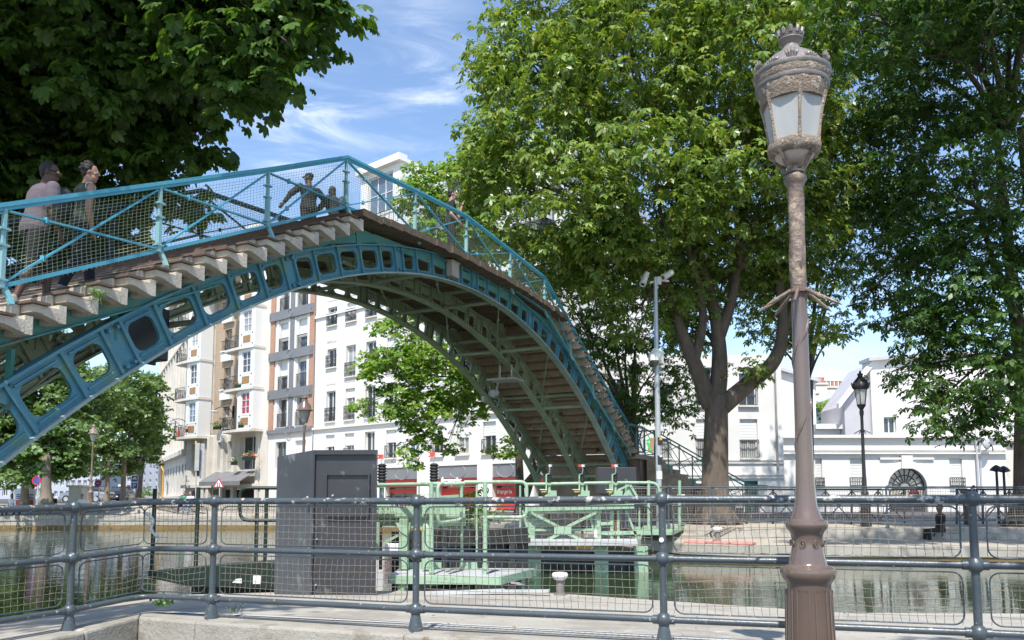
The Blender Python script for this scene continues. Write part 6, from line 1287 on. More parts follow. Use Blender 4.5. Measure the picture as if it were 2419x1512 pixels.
for i, u in enumerate(us2):
    part(fr2, 'post', MT['black'], lambda mb: mb.bar(at_x0(u,Y2,zr(-.85)), at_x0(u,Y2,zr(.36)), .05, .05))
    if i and us2[i]-us2[i-1] < 70:
        a, b = us2[i-1], u
        for z0, z1 in ((-.72,.30),(.30,-.72)): part(fr2, 'brace', MT['black'], lambda mb: mb.bar(at_x0(a,Y2+.02*(z0>0),zr(z0)), at_x0(b,Y2+.02*(z0>0),zr(z1)), .03, .035))
        part(fr2, 'rail', MT['black'], lambda mb: mb.bar(at_x0(a,Y2,zr(.34)), at_x0(b,Y2,zr(.34)), .05, .05))
# black bollard posts and bin silhouettes near the right trunk
for k, (u, vt, w, lab) in enumerate(((2293,1158,.30,'dark square utility post top right of the gateway'),(2361,1100,.07,'slim black lamp bollard left of the pair by the right trunk'),(2378,1102,.07,'slim black lamp bollard nearest the right trunk'))):
    Y = 27; p = at_x0(u, Y, zr(-.85)); h = at_y(u, vt, Y).z-p.z
    if w < .1:
        t = thing('bollard_lamp', lab, 'bollard light', p); part(t, 'stem', MT['black'], lambda mb: mb.lathe([(w,0),(w*.8,.1),(.045,.15),(.04,h-.2)], p, 10)); part(t, 'hood', MT['black'], lambda mb: mb.lathe([(.04,h-.2),(.20,h-.16),(.19,h-.12),(.12,h-.04),(.03,h+.02)], p, 14))
    else: t = thing('utility_post', lab, 'utility post', p); part(t, 'body', MT['black'], lambda mb: mb.obox(p-V((w/2,w/2,0)), V((w,0,0)), V((0,w,0)), V((0,0,h-.12))), bevel=.02); part(t, 'cap', MT['black'], lambda mb: mb.obox(p-V((w*.65,w*.65,-h+.119)), V((w*1.3,0,0)), V((0,w*1.3,0)), V((0,0,.12))), bevel=.02)
# ---- left quay railing and planters
fr3 = thing('picket_railing', 'dark picket railing along the sunlit far quay on the left', 'railing', at_x0(500, 46.5, zr(-.8)))
A, B_ = V((at_x0(300,49.5,0).x,49.5,zr(-.62))), V((at_x0(665,47.2,0).x,47.2,zr(-.7)))
part(fr3, 'pickets', MT['bark2'], lambda mb: [mb.bar(lerp(A,B_,k/90), lerp(A,B_,k/90)+V((0,0,.75)), .05, .03) for k in range(91)])['kind'] = 'stuff'
part(fr3, 'rail', MT['bark2'], lambda mb: (mb.bar(A+V((0,0,.72)), B_+V((0,0,.72)), .05, .05), mb.bar(A+V((0,0,.12)), B_+V((0,0,.12)), .05, .05)))
# ---- stair running down from the far landing, with rails
sA = SR+NR*TRD; zL = ZTOP-RISE*(NR+1); st = thing('side_stair', 'stone side stair with thin green rails going down from the bridge landing', 'staircase', B(sA+1.6,-2,zr(-.8)))
for k in range(12): part(st, 'step', MT['riser'], lambda mb: mb.obox(B(sA+.9,-.25-.30*(k+1),zr(-.8)-.1), AX*1.5, TR*.30, V((0,0,max(.12,zL-.18*(k+1)-zr(-.8)+.1)))))
for s_ in (sA+.85, sA+2.45):
    tops = [B(s_,-.2-.30*k,zL-.18*k+1.0) for k in (0,3,6,9,12)]
    part(st, 'handrail', MT['teal'], lambda mb: [mb.bar(a, b, .05, .05) for a, b in zip(tops, tops[1:]+[tops[-1]-TR*.9-V((0,0,.05))])])
    for i, p in enumerate(tops): part(st, 'post', MT['teal'], lambda mb: mb.bar(p, p-V((0,0,1.15)), .04, .04))
    for a, b in zip(tops, tops[1:]):
        for c, d in ((a-V((0,0,.05)), b-V((0,0,.95))), (a-V((0,0,.95)), b-V((0,0,.05)))): part(st, 'brace', MT['teal'], lambda mb: mb.bar(c, d, .022, .025, AX))
# rail across the end of the landing and its continuation
lr = thing('landing_railing', 'blue cross braced railing on the bridge landing above the far pier', 'railing', B(sA+2.5,1,zL))
for (a, b) in ((B(sA+2.5,-.1,zL), B(sA+2.5,BW/2,zL)), (B(sA+2.5,BW/2,zL), B(sA+2.5,BW,zL)), (B(sA-.05,-.16,zL), B(sA+.75,-.16,zL)), (B(sA,BW+.1,zL), B(sA+2.5,BW+.1,zL))):
    part(lr, 'post', MT['blue'], lambda mb: mb.bar(a, a+V((0,0,1.08)), .05, .05)); part(lr, 'rail', MT['blue'], lambda mb: (mb.bar(a+V((0,0,1.05)), b+V((0,0,1.05)), .05, .05), mb.bar(a+V((0,0,.1)), b+V((0,0,.1)), .04, .04)))
    for c, d in ((a+V((0,0,.12)), b+V((0,0,1.02))), (a+V((0,0,1.02)), b+V((0,0,.12)))): part(lr, 'brace', MT['blue'], lambda mb: mb.bar(c, d, .03, .035))
# ---- signs
sred, sblue = mat('traffic_sign_red', (.60,.03,.05), .4), mat('traffic_sign_blue', (.03,.10,.42), .4)
def disc(par, name, p, r, m, d=0., n=28, rin=0.):
    mb = MB()
    if rin: 
        pts = [(math.cos(a), math.sin(a)) for a in np.linspace(0,2*math.pi,n)]
        for a, b in zip(pts, pts[1:]): mb.prism([p+V((a[0]*rin,d,a[1]*rin)), p+V((a[0]*r,d,a[1]*r)), p+V((b[0]*r,d,b[1]*r)), p+V((b[0]*rin,d,b[1]*rin))], V((0,.012,0)))
    else: mb.prism([p+V((math.cos(a)*r,d,math.sin(a)*r)) for a in np.linspace(0,2*math.pi,n)[:-1]], V((0,.015,0)))
    return mb.build(name, m, par)
def sign_post(label, u, v, Y, gz, r=.32): 
    p = at_y(u,v,Y); g_ = at_x0(u,Y,gz); t = thing('traffic_sign', label, 'traffic sign', g_); part(t, 'pole', MT['galv'], lambda mb: mb.tube([g_, V((g_.x,g_.y+.03,p.z+r*.9))], .035, 8)); return t, p
t, p = sign_post('large round no parking sign between the two left plane tree trunks', 87, 1135, 43, zr(-.4), .30); disc(t,'blue_disc',p,.235,sblue,-.03); disc(t,'red_ring',p,.235+.0,sred,-.045,rin=.18); part(t,'red_slash',sred,lambda mb: mb.bar(p+V((-.13,-.045,.13)), p+V((.13,-.045,-.13)), .012, .05, (0,1,0)))
t, p = sign_post('smaller round red bordered sign beside the lamp on the left quay', 232, 1142, 50, zr(-.35), .24); disc(t,'blue_disc',p,.20,sblue,-.03); disc(t,'red_ring',p,.22,sred,-.045,rin=.15); part(t,'white_bar',MT['white'],lambda mb: mb.bar(p+V((-.1,-.05,0)), p+V((.1,-.05,0)), .02, .05, (0,1,0)))
t, p = sign_post('blue square parking sign with a vehicle panel above the letter P', 318, 1147, 62, zr(-.2), .3)
for dz, s_ in ((0,.27),(.52,.27)): part(t,'blue_panel',sblue,lambda mb: mb.obox(p+V((-s_,-.03,dz-s_)), V((2*s_,0,0)), V((0,.02,0)), V((0,0,2*s_*.95)))); part(t,'white_border',MT['white'],lambda mb: [mb.obox(p+V((a,-.04,dz+b)), V((c,0,0)), V((0,.009,0)), V((0,0,d))) for a,b,c,d in ((-s_,-s_,2*s_,.04),(-s_,.2,2*s_,.04),(-s_,-s_,.04,.48),(s_-.04,-s_,.04,.48))])
text(t, 'P', p+V((-.12,-.045,-.16)), (1,0,0), .42, MT['white']); part(t,'vehicle_symbol',MT['white'],lambda mb: (mb.obox(p+V((-.15,-.045,.46)), V((.3,0,0)), V((0,.01,0)), V((0,0,.08))), mb.obox(p+V((-.09,-.045,.54)), V((.18,0,0)), V((0,.01,0)), V((0,0,.07)))))
t, p = sign_post('red bordered warning triangle with two walking children by the shop front', 517, 1142, 50, zr(-.6), .3)
tri = lambda s_, d: [p+V((x*s_,d,z*s_)) for x,z in ((-1,-.75),(1,-.75),(0,1))]
part(t,'red_triangle',sred,lambda mb: mb.prism(tri(.34,-.03), V((0,.015,0)))); part(t,'white_triangle',MT['white'],lambda mb: mb.prism([x+V((0,0,-.02)) for x in tri(.24,-.045)], V((0,.014,0)))); part(t,'walking_figures',MT['black'],lambda mb: [(mb.ball(p+V((x,-.055,.0+h)), .03, 6, 4), mb.bar(p+V((x,-.055,-.03+h)), p+V((x,-.055,-.12+h*.5)), .02, .05, (0,1,0)), mb.bar(p+V((x,-.055,-.11)), p+V((x-.04,-.055,-.19)), .015, .025, (0,1,0)), mb.bar(p+V((x,-.055,-.11)), p+V((x+.04,-.055,-.19)), .015, .025, (0,1,0))) for x,h in ((-.06,.02),(.06,-.01))])
t, p = sign_post('round red no entry sign in front of the arched gateway', 2158, 1170, 28.2, zr(-.85), .2); disc(t,'red_disc',p,.2,sred,-.04); part(t,'white_bar',MT['white'],lambda mb: mb.obox(p+V((-.13,-.06,-.03)), V((.26,0,0)), V((0,.015,0)), V((0,0,.06))))
t = thing('road_sign', 'grey backs of two tall road signs on a slim post before the corner building', 'road sign', at_x0(463, 52, zr(-.6))); part(t,'pole',MT['galv'],lambda mb: mb.tube([at_x0(463,52,zr(-.6)), at_y(463,1042,52)], .05, 8)); part(t,'sign_back',MT['steelgrey'],lambda mb: mb.obox(at_y(459,1112,51.9), V((.28,0,0)), V((0,.03,0)), V((0,0,1.75)))); part(t,'sign_back',MT['galv'],lambda mb: mb.obox(at_y(471,1130,52.2), V((.25,0,0)), V((0,.03,0)), V((0,0,2.2))))
part(t,'orange_band',yel,lambda mb: mb.tube([at_y(463,1062,52), at_y(463,1042,52)], .06, 8))
wm_ = thing('info_sign', 'small blue and white wheel symbol sign behind the far railing', 'sign', at_x0(1608,26.5,zr(-.8))); part(wm_,'panel',MT['white'],lambda mb: mb.obox(at_y(1601,1193,26.5), V((.24,0,0)), V((0,.03,0)), V((0,0,.34)))); disc(wm_,'blue_ring',at_y(1610,1182,26.45),.10,sblue,0,rin=.06); part(wm_,'pole',MT['black'],lambda mb: mb.bar(at_x0(1608,26.55,zr(-.8)), at_y(1608,1175,26.55), .04, .04))
ps = thing('poster_stand', 'white advertising poster with red block behind the seated people at the left', 'poster', at_x0(50,46.5,zr(-.5))); part(ps,'board',MT['white'],lambda mb: mb.obox(at_y(33,1196,46.5), V((1.15,0,0)), V((0,.06,0)), V((0,0,.98)))); part(ps,'red_block',MT['red'],lambda mb: mb.obox(at_y(37,1193,46.45), V((.95,0,0)), V((0,.03,0)), V((0,0,.28)))); part(ps,'text_block',sblue,lambda mb: [mb.obox(at_y(38,1178-k*4.2,46.45), V((.95-.18*(k%2),0,0)), V((0,.03,0)), V((0,0,.05))) for k in range(3)])['kind'] = 'stuff'; part(ps,'leg',MT['black'],lambda mb: (mb.bar(at_x0(36,46.55,zr(-.5)), at_y(36,1195,46.55), .04,.04), mb.bar(at_x0(56,46.55,zr(-.5)), at_y(56,1195,46.55), .04,.04)))
# flag and bracket lamps on the facades
x, z = FA.uv(424, 1000, .8); fl = thing('flag', 'blue white and red flag hanging by the lowest left bay window', 'flag', FA.P(x,z,.8)); part(fl,'flagpole',MT['galv'],lambda mb: mb.tube([FA.P(x,z-.6,.2), FA.P(x-.1,z+.4,1.4)], .03, 6))
for k, m in enumerate((sblue, MT['white'], MT['red'])): part(fl, ('blue_band','white_band','red_band')[k], m, lambda mb: mb.prism([FA.P(x-.05+.22*k,z+.25-.32*k,1.2-.05*k), FA.P(x+.17+.22*k,z-.07-.32*k,1.15-.05*k), FA.P(x+.22+.2*k,z-.75-.30*k,1.1), FA.P(x-.0+.2*k,z-.45-.30*k,1.15)], FA.n*.02))
for u, v, lab in ((424,994,'bracket lantern over the flag on the pale corner'),(530,966,'bracket lantern on the brick wall between the bays')):
    x, z = FA.uv(u, v, .3); t = thing('wall_lamp', lab, 'wall lamp', FA.P(x,z,.1)); part(t,'arm',MT['black'],lambda mb: mb.tube(curve_pts([FA.P(x+.35,z-.45,-.3), FA.P(x+.3,z+.05,.1), FA.P(x-.2,z+.15,.5), FA.P(x-.8,z-.05,.7)],3), .03, 6)); part(t,'shade',MT['steelgrey'],lambda mb: mb.lathe([(.38,-.14),(.30,-.06),(.10,0),(.03,.02)], FA.P(x-.8,z-.08,.7), 14)); part(t,'bracket',MT['black'],lambda mb: FA.box(mb,x+.31,x+.38,z-.7,z+.25,-.35,-.2))
# ---- vehicles
def car(name, label, p, ang, m):
    t = thing(name, label, 'car', p); M_ = Matrix.Rotation(ang,4,'Z'); X = lambda x,y,z: V(p)+M_.to_3x3()@V((x,y,z))
    def loft(mb, secs):
        n = len(secs[0]); mb.add([X(*q) for s in secs for q in s], [(i*n+k, (i+1)*n+k, (i+1)*n+(k+1)%n, i*n+(k+1)%n) for i in range(len(secs)-1) for k in range(n)]+[tuple(range(n)), tuple(((len(secs)-1)*n+k) for k in range(n))[::-1]])
    def sec(y, w, z0, z1, r=.12): return [(-w,y,z0),(w,y,z0),(w+.03,y,(z0+z1)/2),(w-.02,y,z1-r),(w-r,y,z1),(-w+r,y,z1),(-w+.02,y,z1-r),(-w-.03,y,(z0+z1)/2)]
    part(t,'body',m,lambda mb: loft(mb,[sec(-2.1,.72,.38,.78),sec(-1.95,.84,.28,.92),sec(-1.2,.88,.22,.96),sec(0,.89,.22,.95),sec(1.3,.86,.22,.90),sec(1.95,.78,.28,.78),sec(2.1,.66,.36,.66)]),smooth=30.)
    part(t,'cabin',bpy.data.materials['window_glass'],lambda mb: loft(mb,[sec(-1.75,.66,.94,1.0,.03),sec(-1.25,.66,.94,1.36),sec(.2,.67,.94,1.38),sec(.95,.68,.94,.99,.03)]),smooth=30.)
    part(t,'roof',m,lambda mb: loft(mb,[sec(-1.25,.60,1.36,1.43,.05),sec(-.5,.62,1.385,1.47,.05),sec(.2,.60,1.37,1.43,.05)]),smooth=30.)
    for sx in (-.8,.8):
        for sy in (-1.3,1.3): w = part(t,'wheel',MT['black'],lambda mb: mb.tube([X(sx-.1,sy,.32), X(sx+.1,sy,.32)], .32, 18)); part(w,'rim',MT['galv'],lambda mb: mb.tube([X(sx-.105,sy,.32), X(sx+.105,sy,.32)], .19, 14))
        part(t,'tail_light',sred,lambda mb: mb.obox(X(sx*.85-.12,-2.06,.66), M_.to_3x3()@V((.24,0,0)), M_.to_3x3()@V((0,.1,0)), V((0,0,.15))))
    part(t,'number_plate',MT['white'],lambda mb: mb.obox(X(-.26,-2.125,.5), M_.to_3x3()@V((.52,0,0)), M_.to_3x3()@V((0,.02,0)), V((0,0,.11))))
    return t
navy = mat('car_navy_paint', (.018,.022,.05), .2, coat=1.); cr = car('parked_car', 'dark navy car seen from behind at the street bend on the left', at_x0(290, 75, zr(-.25)), .12, navy)
p = at_x0(290, 75, zr(-.25)); part(cr,'roof_sign',MT['white'],lambda mb: mb.obox(p+V((-.3,-.4,1.48)), V((.6,0,0)), V((0,.2,0)), V((0,0,.16))))
car('parked_car', 'silver grey car parked behind the left plane trees', at_x0(205, 70, zr(-.25)), 1.5, mat('car_silver_paint', (.35,.36,.38), .25, metal=.5))
# bicycles
def bike(label, p, ang, frame):
    t = thing('bicycle', label, 'bicycle', p, 'bicycles parked by the far quay'); M_ = Matrix.Rotation(ang,3,'Z'); X = lambda x,z,y=0: V(p)+M_@V((x,y,z))
    for wx in (-.52,.52):
        w = part(t,'wheel',MT['black'],lambda mb: mb.tube([X(wx+.33*math.cos(a),.34+.33*math.sin(a)) for a in np.linspace(0,2*math.pi,19)], .018, 5)); part(w,'spokes',MT['galv'],lambda mb: [mb.tube([X(wx,.34), X(wx+.32*math.cos(a),.34+.32*math.sin(a))], .004, 3) for a in np.linspace(0,6,10)])
    part(t,'frame',frame,lambda mb: [mb.tube([X(*a), X(*b)], .018, 5) for a,b in (((-.52,.34),(-.1,.32)),((-.1,.32),(-.2,.85)),((-.1,.32),(.36,.82)),((-.17,.78),(.36,.85)),((-.52,.34),(-.17,.76)),((.36,.92),(.52,.34)))])
    part(t,'saddle',MT['black'],lambda mb: mb.ball(X(-.2,.9), .1, 8, 5, (1.3,.7,.4)) if ang == 0 else mb.bar(X(-.32,.9), X(-.08,.91), .12, .05)); part(t,'handlebar',MT['black'],lambda mb: mb.tube([X(.28,1.0,-.26), X(.36,.98,-.1), X(.36,.98,.1), X(.28,1.0,.26)], .014, 5))
bike('bicycle with a white frame on the sunlit left quay by two people', at_x0(440, 47.8, zr(-.66)), .1, MT['white'])
for k, u in enumerate((928,948,966,985,1003,1060,1078)): bike(['dark bicycle at the left end of the row behind the green lock gate','pale framed second bicycle of the row behind the green lock gate','red framed bicycle in the middle of the row behind the lock gate','dark bicycle right of the red one behind the lock gate','white bicycle at the right end of the left row behind the lock gate','grey bicycle alone under the middle of the red shop front','dark green bicycle next to the grey one under the red shop front'][k], at_x0(u, 39.5, zr(-.75)), .5+.15*(k%3), [MT['black'],MT['white'],MT['red'],MT['black'],MT['white'],MT['steelgrey'],MT['dkgreen']][k])
# electric box among the plane trees, small plants and fallen leaves
single('stone_box', 'grey stone utility block standing between the left plane trees', 'utility block', lambda mb: (mb.obox(at_x0(160,49,zr(-.4)), V((.78,0,0)), V((0,.7,0)), V((0,0,1.15))), mb.obox(at_x0(156,48.9,zr(.75)), V((.98,0,0)), V((0,.9,0)), V((0,0,.12)))), BM['cream'], .02)
weed('quay_weed', at_z(382, 1432, zr(-1.02)), False, 'bright green weed growing behind the railing bend on the left', 26, .06)
weed('quay_weed', at_z(558, 1448, zr(-1.04)), False, 'thin dry weed by the kerb strip right of the second railing post', 14, .03, mat('dry_weed', (.16,.17,.10), .8))
weed('quay_weed', at_z(1940, 1425, Z0), False, 'dark tuft of weeds on the quay edge right of the tall lamp', 40, .06, LF['dark'])
def bush(label, p, r, n, m): 
    t = thing('bush', label, 'bush', p); part(t,'stem',MT['bark'],lambda mb: mb.tube([V(p), V(p)+V((0,0,r))], .02, 5)); rng = np.random.default_rng(4); C = np.array([p[0],p[1],p[2]+r])+rng.normal(0,r*.45,(n,3)); foliage('leaves', t, C, np.full(n,.18), 7, .11, 'sm3', LF[m], rng)
bush('leafy plant with yellow leaves growing behind the green lock gate', tuple(at_x0(1110, 22, zr(-1.1))), .75, 60, 'lime')
bush('low hedge at the foot of the far street trees', tuple(at_x0(340, 72, zr(-.3))), .8, 60, 'plane')
rng = np.random.default_rng(9); mb = MB()
for k in range(70):
    p = V((rng.uniform(-3,5), 0, 0)); p.y = rng.uniform(6.6,9.4)-.3*p.x; f = min(1,max(0,(p.y-(6.2-.37*p.x))/4.6)); p.z = zr(lerp(-1.0,-1.28,f))+.02; a = rng.uniform(0,6.28); s_ = rng.uniform(.01,.028); d = V((math.cos(a),math.sin(a),.2))*s_; e = V((-d.y,d.x,s_*.3))*.6
    mb.add([p-d, p+e, p+d, p-e], [(0,1,2,3)])
tag(mb.build('dry_leaves', mat('dry_leaf', (.25,.16,.07), .9, (.4,.32,.2), 9.)), 'scattered small dry leaves on the quay paving', 'leaves', kind='stuff')
# ================================================================== PEOPLE
def skinmat(n, c): return mat(n, c, .55, tuple(x*.85 for x in c), 9.)
PM = dict(skin_dark=skinmat('skin_deep_brown', (.10,.052,.032)), skin_tan=skinmat('skin_tan', (.40,.22,.145)), skin_fair=skinmat('skin_fair', (.46,.27,.19)),
 hair=mat('black_hair', (.012,.010,.009), .6, (.02,.016,.013), 40., bump=.6, bs=90), mauve=mat('mauve_tshirt', (.13,.108,.125), .9, (.11,.09,.107), 6., bump=.3, bs=16), olive=mat('olive_top', (.075,.085,.065), .9, (.06,.07,.055), 8., bump=.3, bs=16),
 blackc=mat('black_cloth', (.012,.012,.014), .85, (.018,.018,.02), 6., bump=.3, bs=18), navyc=mat('navy_trousers', (.018,.02,.035), .85, (.012,.013,.022), 6., bump=.3, bs=18), shorts=mat('dark_shorts', (.022,.02,.022), .9), whitec=mat('white_cloth', (.78,.77,.76), .85, (.7,.7,.7), 6., bump=.2, bs=16), jeans=mat('light_jeans', (.22,.28,.40), .9, (.15,.2,.3), 8.), shoe=mat('grey_trainers', (.32,.28,.25), .7), bagm=mat('black_backpack', (.02,.02,.022), .6, (.035,.035,.04), 8., bump=.5, bs=18), greenc=mat('green_cloth', (.05,.22,.12), .9), gold=mat('mirror_lens', (.75,.65,.25), .12, metal=1.), redc=mat('red_brown_cloth', (.28,.10,.08), .9))
def remesh(mb, name, m, parent, vox, it=4, fac=.5):
    me = bpy.data.meshes.new(name); me.from_pydata([tuple(v) for v in mb.v], [], mb.f); o = bpy.data.objects.new(name, me); COL.objects.link(o)
    r = o.modifiers.new('r', 'REMESH'); r.mode = 'VOXEL'; r.voxel_size = vox; s = o.modifiers.new('s', 'SMOOTH'); s.factor = fac; s.iterations = it
    bpy.context.view_layer.update(); dg = bpy.context.evaluated_depsgraph_get(); m2 = bpy.data.meshes.new_from_object(o.evaluated_get(dg)); bpy.data.objects.remove(o)
    m2.name = name; m2.materials.clear(); m2.materials.append(m); m2.polygons.foreach_set('use_smooth', [True]*len(m2.polygons)); ob = bpy.data.objects.new(name, m2); COL.objects.link(ob); put(ob, parent); return ob
def caps(mb, p, q, a, b, n=12):
    p, q = V(p), V(q); d = q-p; L_ = d.length; d = d/L_; P, R_ = [], []
    for k in range(4): t = k/4*math.pi/2; P.append(p-d*a*math.cos(t)); R_.append(max(.0015,a*math.sin(t)))
    P += [p, lerp(p,q,.35), lerp(p,q,.7), q]; R_ += [a, lerp(a,b,.3)*1.03, lerp(a,b,.7), b]
    for k in range(1,5): t = k/4*math.pi/2; P.append(q+d*b*math.sin(t)); R_.append(max(.0015,b*math.cos(t)))
    mb.tube(P, R_, n)
def loft(mb, rings, n=18):
    vs = []
    for c, rx, ry, X, Y in rings:
        for k in range(n): t = 2*math.pi*k/n; vs.append(V(c)+X*rx*math.cos(t)+Y*ry*math.sin(t))
    N = len(rings); mb.add(vs, [(i*n+k, i*n+(k+1)%n, (i+1)*n+(k+1)%n, (i+1)*n+k) for i in range(N-1) for k in range(n)]+[tuple(range(n-1,-1,-1)), tuple((N-1)*n+k for k in range(n))])
def person(label, pos, yaw, h=1.75, skin='skin_tan', top='blackc', bottom='navyc', hair='short', lean=0., legs=None, arms=None, head=(0,0), sleeve=.55, trouser=1., shoe='shoe', glasses=False, cap=False, bag=False, vox=.0075, female=False, bulk=1., side=0., seat=None, trim=False, group=None):
    S = h/1.75; M3 = Matrix.Rotation(yaw,3,'Z'); legs = legs or [((0,.02,-1),(0,-.02,-1)),((0,.02,-1),(0,-.02,-1))]; arms = arms or [((-.12,.05,-1),(-.05,.25,-1)),((.12,.05,-1),(.05,.25,-1))]
    hips = [V((-.085,0,0)), V((.085,0,0))]; J = []
    for i in (0,1):
        a, b = V(legs[i][0]).normalized(), V(legs[i][1]).normalized(); k = hips[i]+a*.43; J.append((hips[i], k, k+b*.42))
    low = min(j[2].z for j in J)-.075; pel = V((0,0,-low if seat is None else seat))
    sp = V((math.sin(side)*1, math.sin(lean), math.cos(lean))).normalized(); X0 = V((1,0,0)); X0 = (X0-sp*X0.dot(sp)).normalized(); Y0 = sp.cross(X0)
    W = lambda p: V(pos)+M3@((V(p)+pel)*S); D = lambda d: M3@V(d)
    t = thing('person', label, 'person', pos, group); B_ = bulk; ws = .88 if female else 1.
    tor = [(0-.06,.145*B_,.10*B_),(.0,.165*B_*(1.02 if female else 1),.115*B_),(.10,.152*B_,.108*B_),(.20,.138*B_*(.92 if female else 1),.098*B_),(.32,.158*B_*ws,.112*B_),(.42,.172*B_*ws,.108*B_),(.48,.155*B_*ws,.088*B_),(.515,.09*ws,.068),(.54,.056,.056)]
    def torso(mb, g, z0=-.2, z1=1.): loft(mb, [(W(sp*z), (rx+g)*S, (ry+g)*S, D(X0), D(Y0)) for z, rx, ry in tor if z0 <= z <= z1])
    nb = sp*.53; hc = nb+sp*.155+V((0,math.sin(head[1])*.04+.02,0)); hr = Matrix.Rotation(head[0],3,'Z')@Matrix.Rotation(-head[1],3,'X'); HM = M3@hr
    hw = lambda p: W(hc)+HM@(V(p)*S)
    sh = [sp*.455+X0*(-.185*B_*ws), sp*.455+X0*(.185*B_*ws)]; A = []
    for i in (0,1): a, b = V(arms[i][0]).normalized(), V(arms[i][1]).normalized(); e = sh[i]+a*.29; A.append((sh[i], e, e+b*.25, b, a))
    mb = MB(); torso(mb, 0)
    caps(mb, W(nb-sp*.02), W(hc-V((0,.01,.03))), .056*S, .052*S)
    mb.ball(hw((0,-.005,.03)), 1., 18, 14, (.074*S,.094*S,.098*S), HM); mb.ball(hw((0,.022,-.055)), 1., 14, 10, (.056*S,.064*S,.062*S), HM); mb.ball(hw((0,.05,-.095)), 1., 10, 8, (.03*S,.03*S,.022*S), HM)
    mb.tube([hw((0,.085,.028)), hw((0,.108,-.012)), hw((0,.088,-.022))], [.009*S,.015*S,.010*S], 8)
    mb.ball(hw((0,.086,-.052)), 1., 8, 6, (.022*S,.012*S,.011*S), HM); mb.ball(hw((0,.082,.032)), 1., 10, 6, (.05*S,.016*S,.011*S), HM)
    for sx in (-1,1): mb.ball(hw((sx*.076,-.008,.002)), 1., 8, 8, (.010*S,.018*S,.03*S), HM); mb.ball(hw((sx*.04,.06,-.012)), 1., 8, 6, (.022*S,.022*S,.02*S), HM)
    for (s_, e, w, fd, ad) in A:
        caps(mb, W(s_), W(e), .048*S*B_, .040*S); caps(mb, W(e), W(w), .040*S, .027*S)
        fd2 = M3@fd; sd = fd2.cross(V((0,0,1)) if abs(fd2.z) < .8 else M3@V((0,1,0))).normalized(); nn = sd.cross(fd2); wp = W(w)
        mb.ball(wp+fd2*.055*S, 1., 12, 8, (.040*S,.016*S,.052*S), Matrix((sd,nn,fd2)).transposed())
        for k, (o, L_) in enumerate(((-.030,.058),(-.010,.070),(.010,.066),(.029,.052))):
            p = wp+(sd*o+fd2*.088)*S; m1 = p+(fd2*.55+nn*.10+sd*o*1.2)*L_*S; mb.tube([p-fd2*.02*S, p, m1, m1+(fd2*.42+nn*.28)*L_*S], [.010*S,.0102*S,.0095*S,.0065*S], 6)
        p = wp+(sd*-.030+fd2*.03)*S; mb.tube([p, p+(sd*-.022+fd2*.022+nn*.008)*S, p+(sd*-.030+fd2*.055+nn*.02)*S], [.012*S,.0115*S,.007*S], 6)
    for (a, b, c) in J:
        caps(mb, W(a), W(b), .078*S*B_, .052*S); caps(mb, W(b), W(c), .054*S, .034*S); f = W(c); mb.ball(lerp(W(b),W(c),.3)-D((0,.018*S,0)), .055*S, 10, 7)
        mb.ball(f+D((0,.05*S,-.045*S)), 1., 12, 8, (.04*S,.105*S,.032*S), M3)
    remesh(mb, 'body', PM[skin], t, vox, 3)
    # clothes: their own shells over the body
    mb = MB(); torso(mb, .014, -.07, .52)
    if sleeve > 0:
        for (s_, e, w, fd, ad) in A: caps(mb, W(s_), W(lerp(s_,e,min(1,sleeve))), .067*S*B_, .062*S*B_); 
        if sleeve > 1: 
            for (s_, e, w, fd, ad) in A: caps(mb, W(e), W(lerp(e,w,sleeve-1)), .056*S, .046*S)
    else:
        for s_ in sh: caps(mb, W(lerp(s_,sp*.45,.55)), W(lerp(s_,sp*.45,.2)), .055*S, .045*S)
    remesh(mb, 'shirt', PM[top], t, vox*1.15, 4)
    mb = MB(); loft(mb, [(W(sp*z), (rx+.012)*S, (ry+.012)*S, D(X0), D(Y0)) for z, rx, ry in tor if z <= .11])
    for (a, b, c) in J:
        k_ = min(1, trouser*2); caps(mb, W(a), W(lerp(a,b,k_)), .092*S*B_, lerp(.092,.068,k_)*S)
        if trouser > .5: caps(mb, W(b), W(lerp(b,c,min(1.,trouser*2-1)*.97)), .068*S, .054*S)
    remesh(mb, 'trousers' if trouser > .6 else 'shorts', PM[bottom], t, vox*1.15, 4)
    for (a, b, c) in J:
        mb = MB(); f = W(c); mb.ball(f+D((0,.055*S,-.042*S)), 1., 14, 9, (.046*S,.122*S,.040*S), M3); caps(mb, f+D((0,0,-.03*S)), f+D((0,-.005*S,.02*S)), .046*S, .042*S); remesh(mb, 'shoe', PM[shoe], t, vox*1.1, 2)
    mb = MB()
    if not cap:
        mb.ball(hw((0,-.018,.048)), 1., 18, 12, (.083*S,.097*S,.092*S), HM)
        if hair == 'curly':
            rd = random.Random(5)
            for k in range(46): a, b = rd.uniform(0,6.28), rd.uniform(-.35,1.4); mb.ball(hw((.078*math.cos(a)*math.cos(b), -.022+.092*math.sin(a)*math.cos(b)*(1 if math.sin(a) < .2 else .55), .055+.085*math.sin(b))), .022*S, 6, 5)
        if hair == 'long': mb.ball(hw((0,-.055,-.06)), 1., 14, 10, (.075*S,.05*S,.13*S), HM)
        if hair in ('short','curly'): mb.ball(hw((0,-.055,-.01)), 1., 12, 8, (.066*S,.045*S,.06*S), HM)
    else:
        mb.ball(hw((0,-.01,.06)), 1., 18, 12, (.086*S,.104*S,.072*S), HM); mb.ball(hw((0,.10,.045)), 1., 14, 6, (.062*S,.07*S,.010*S), HM)
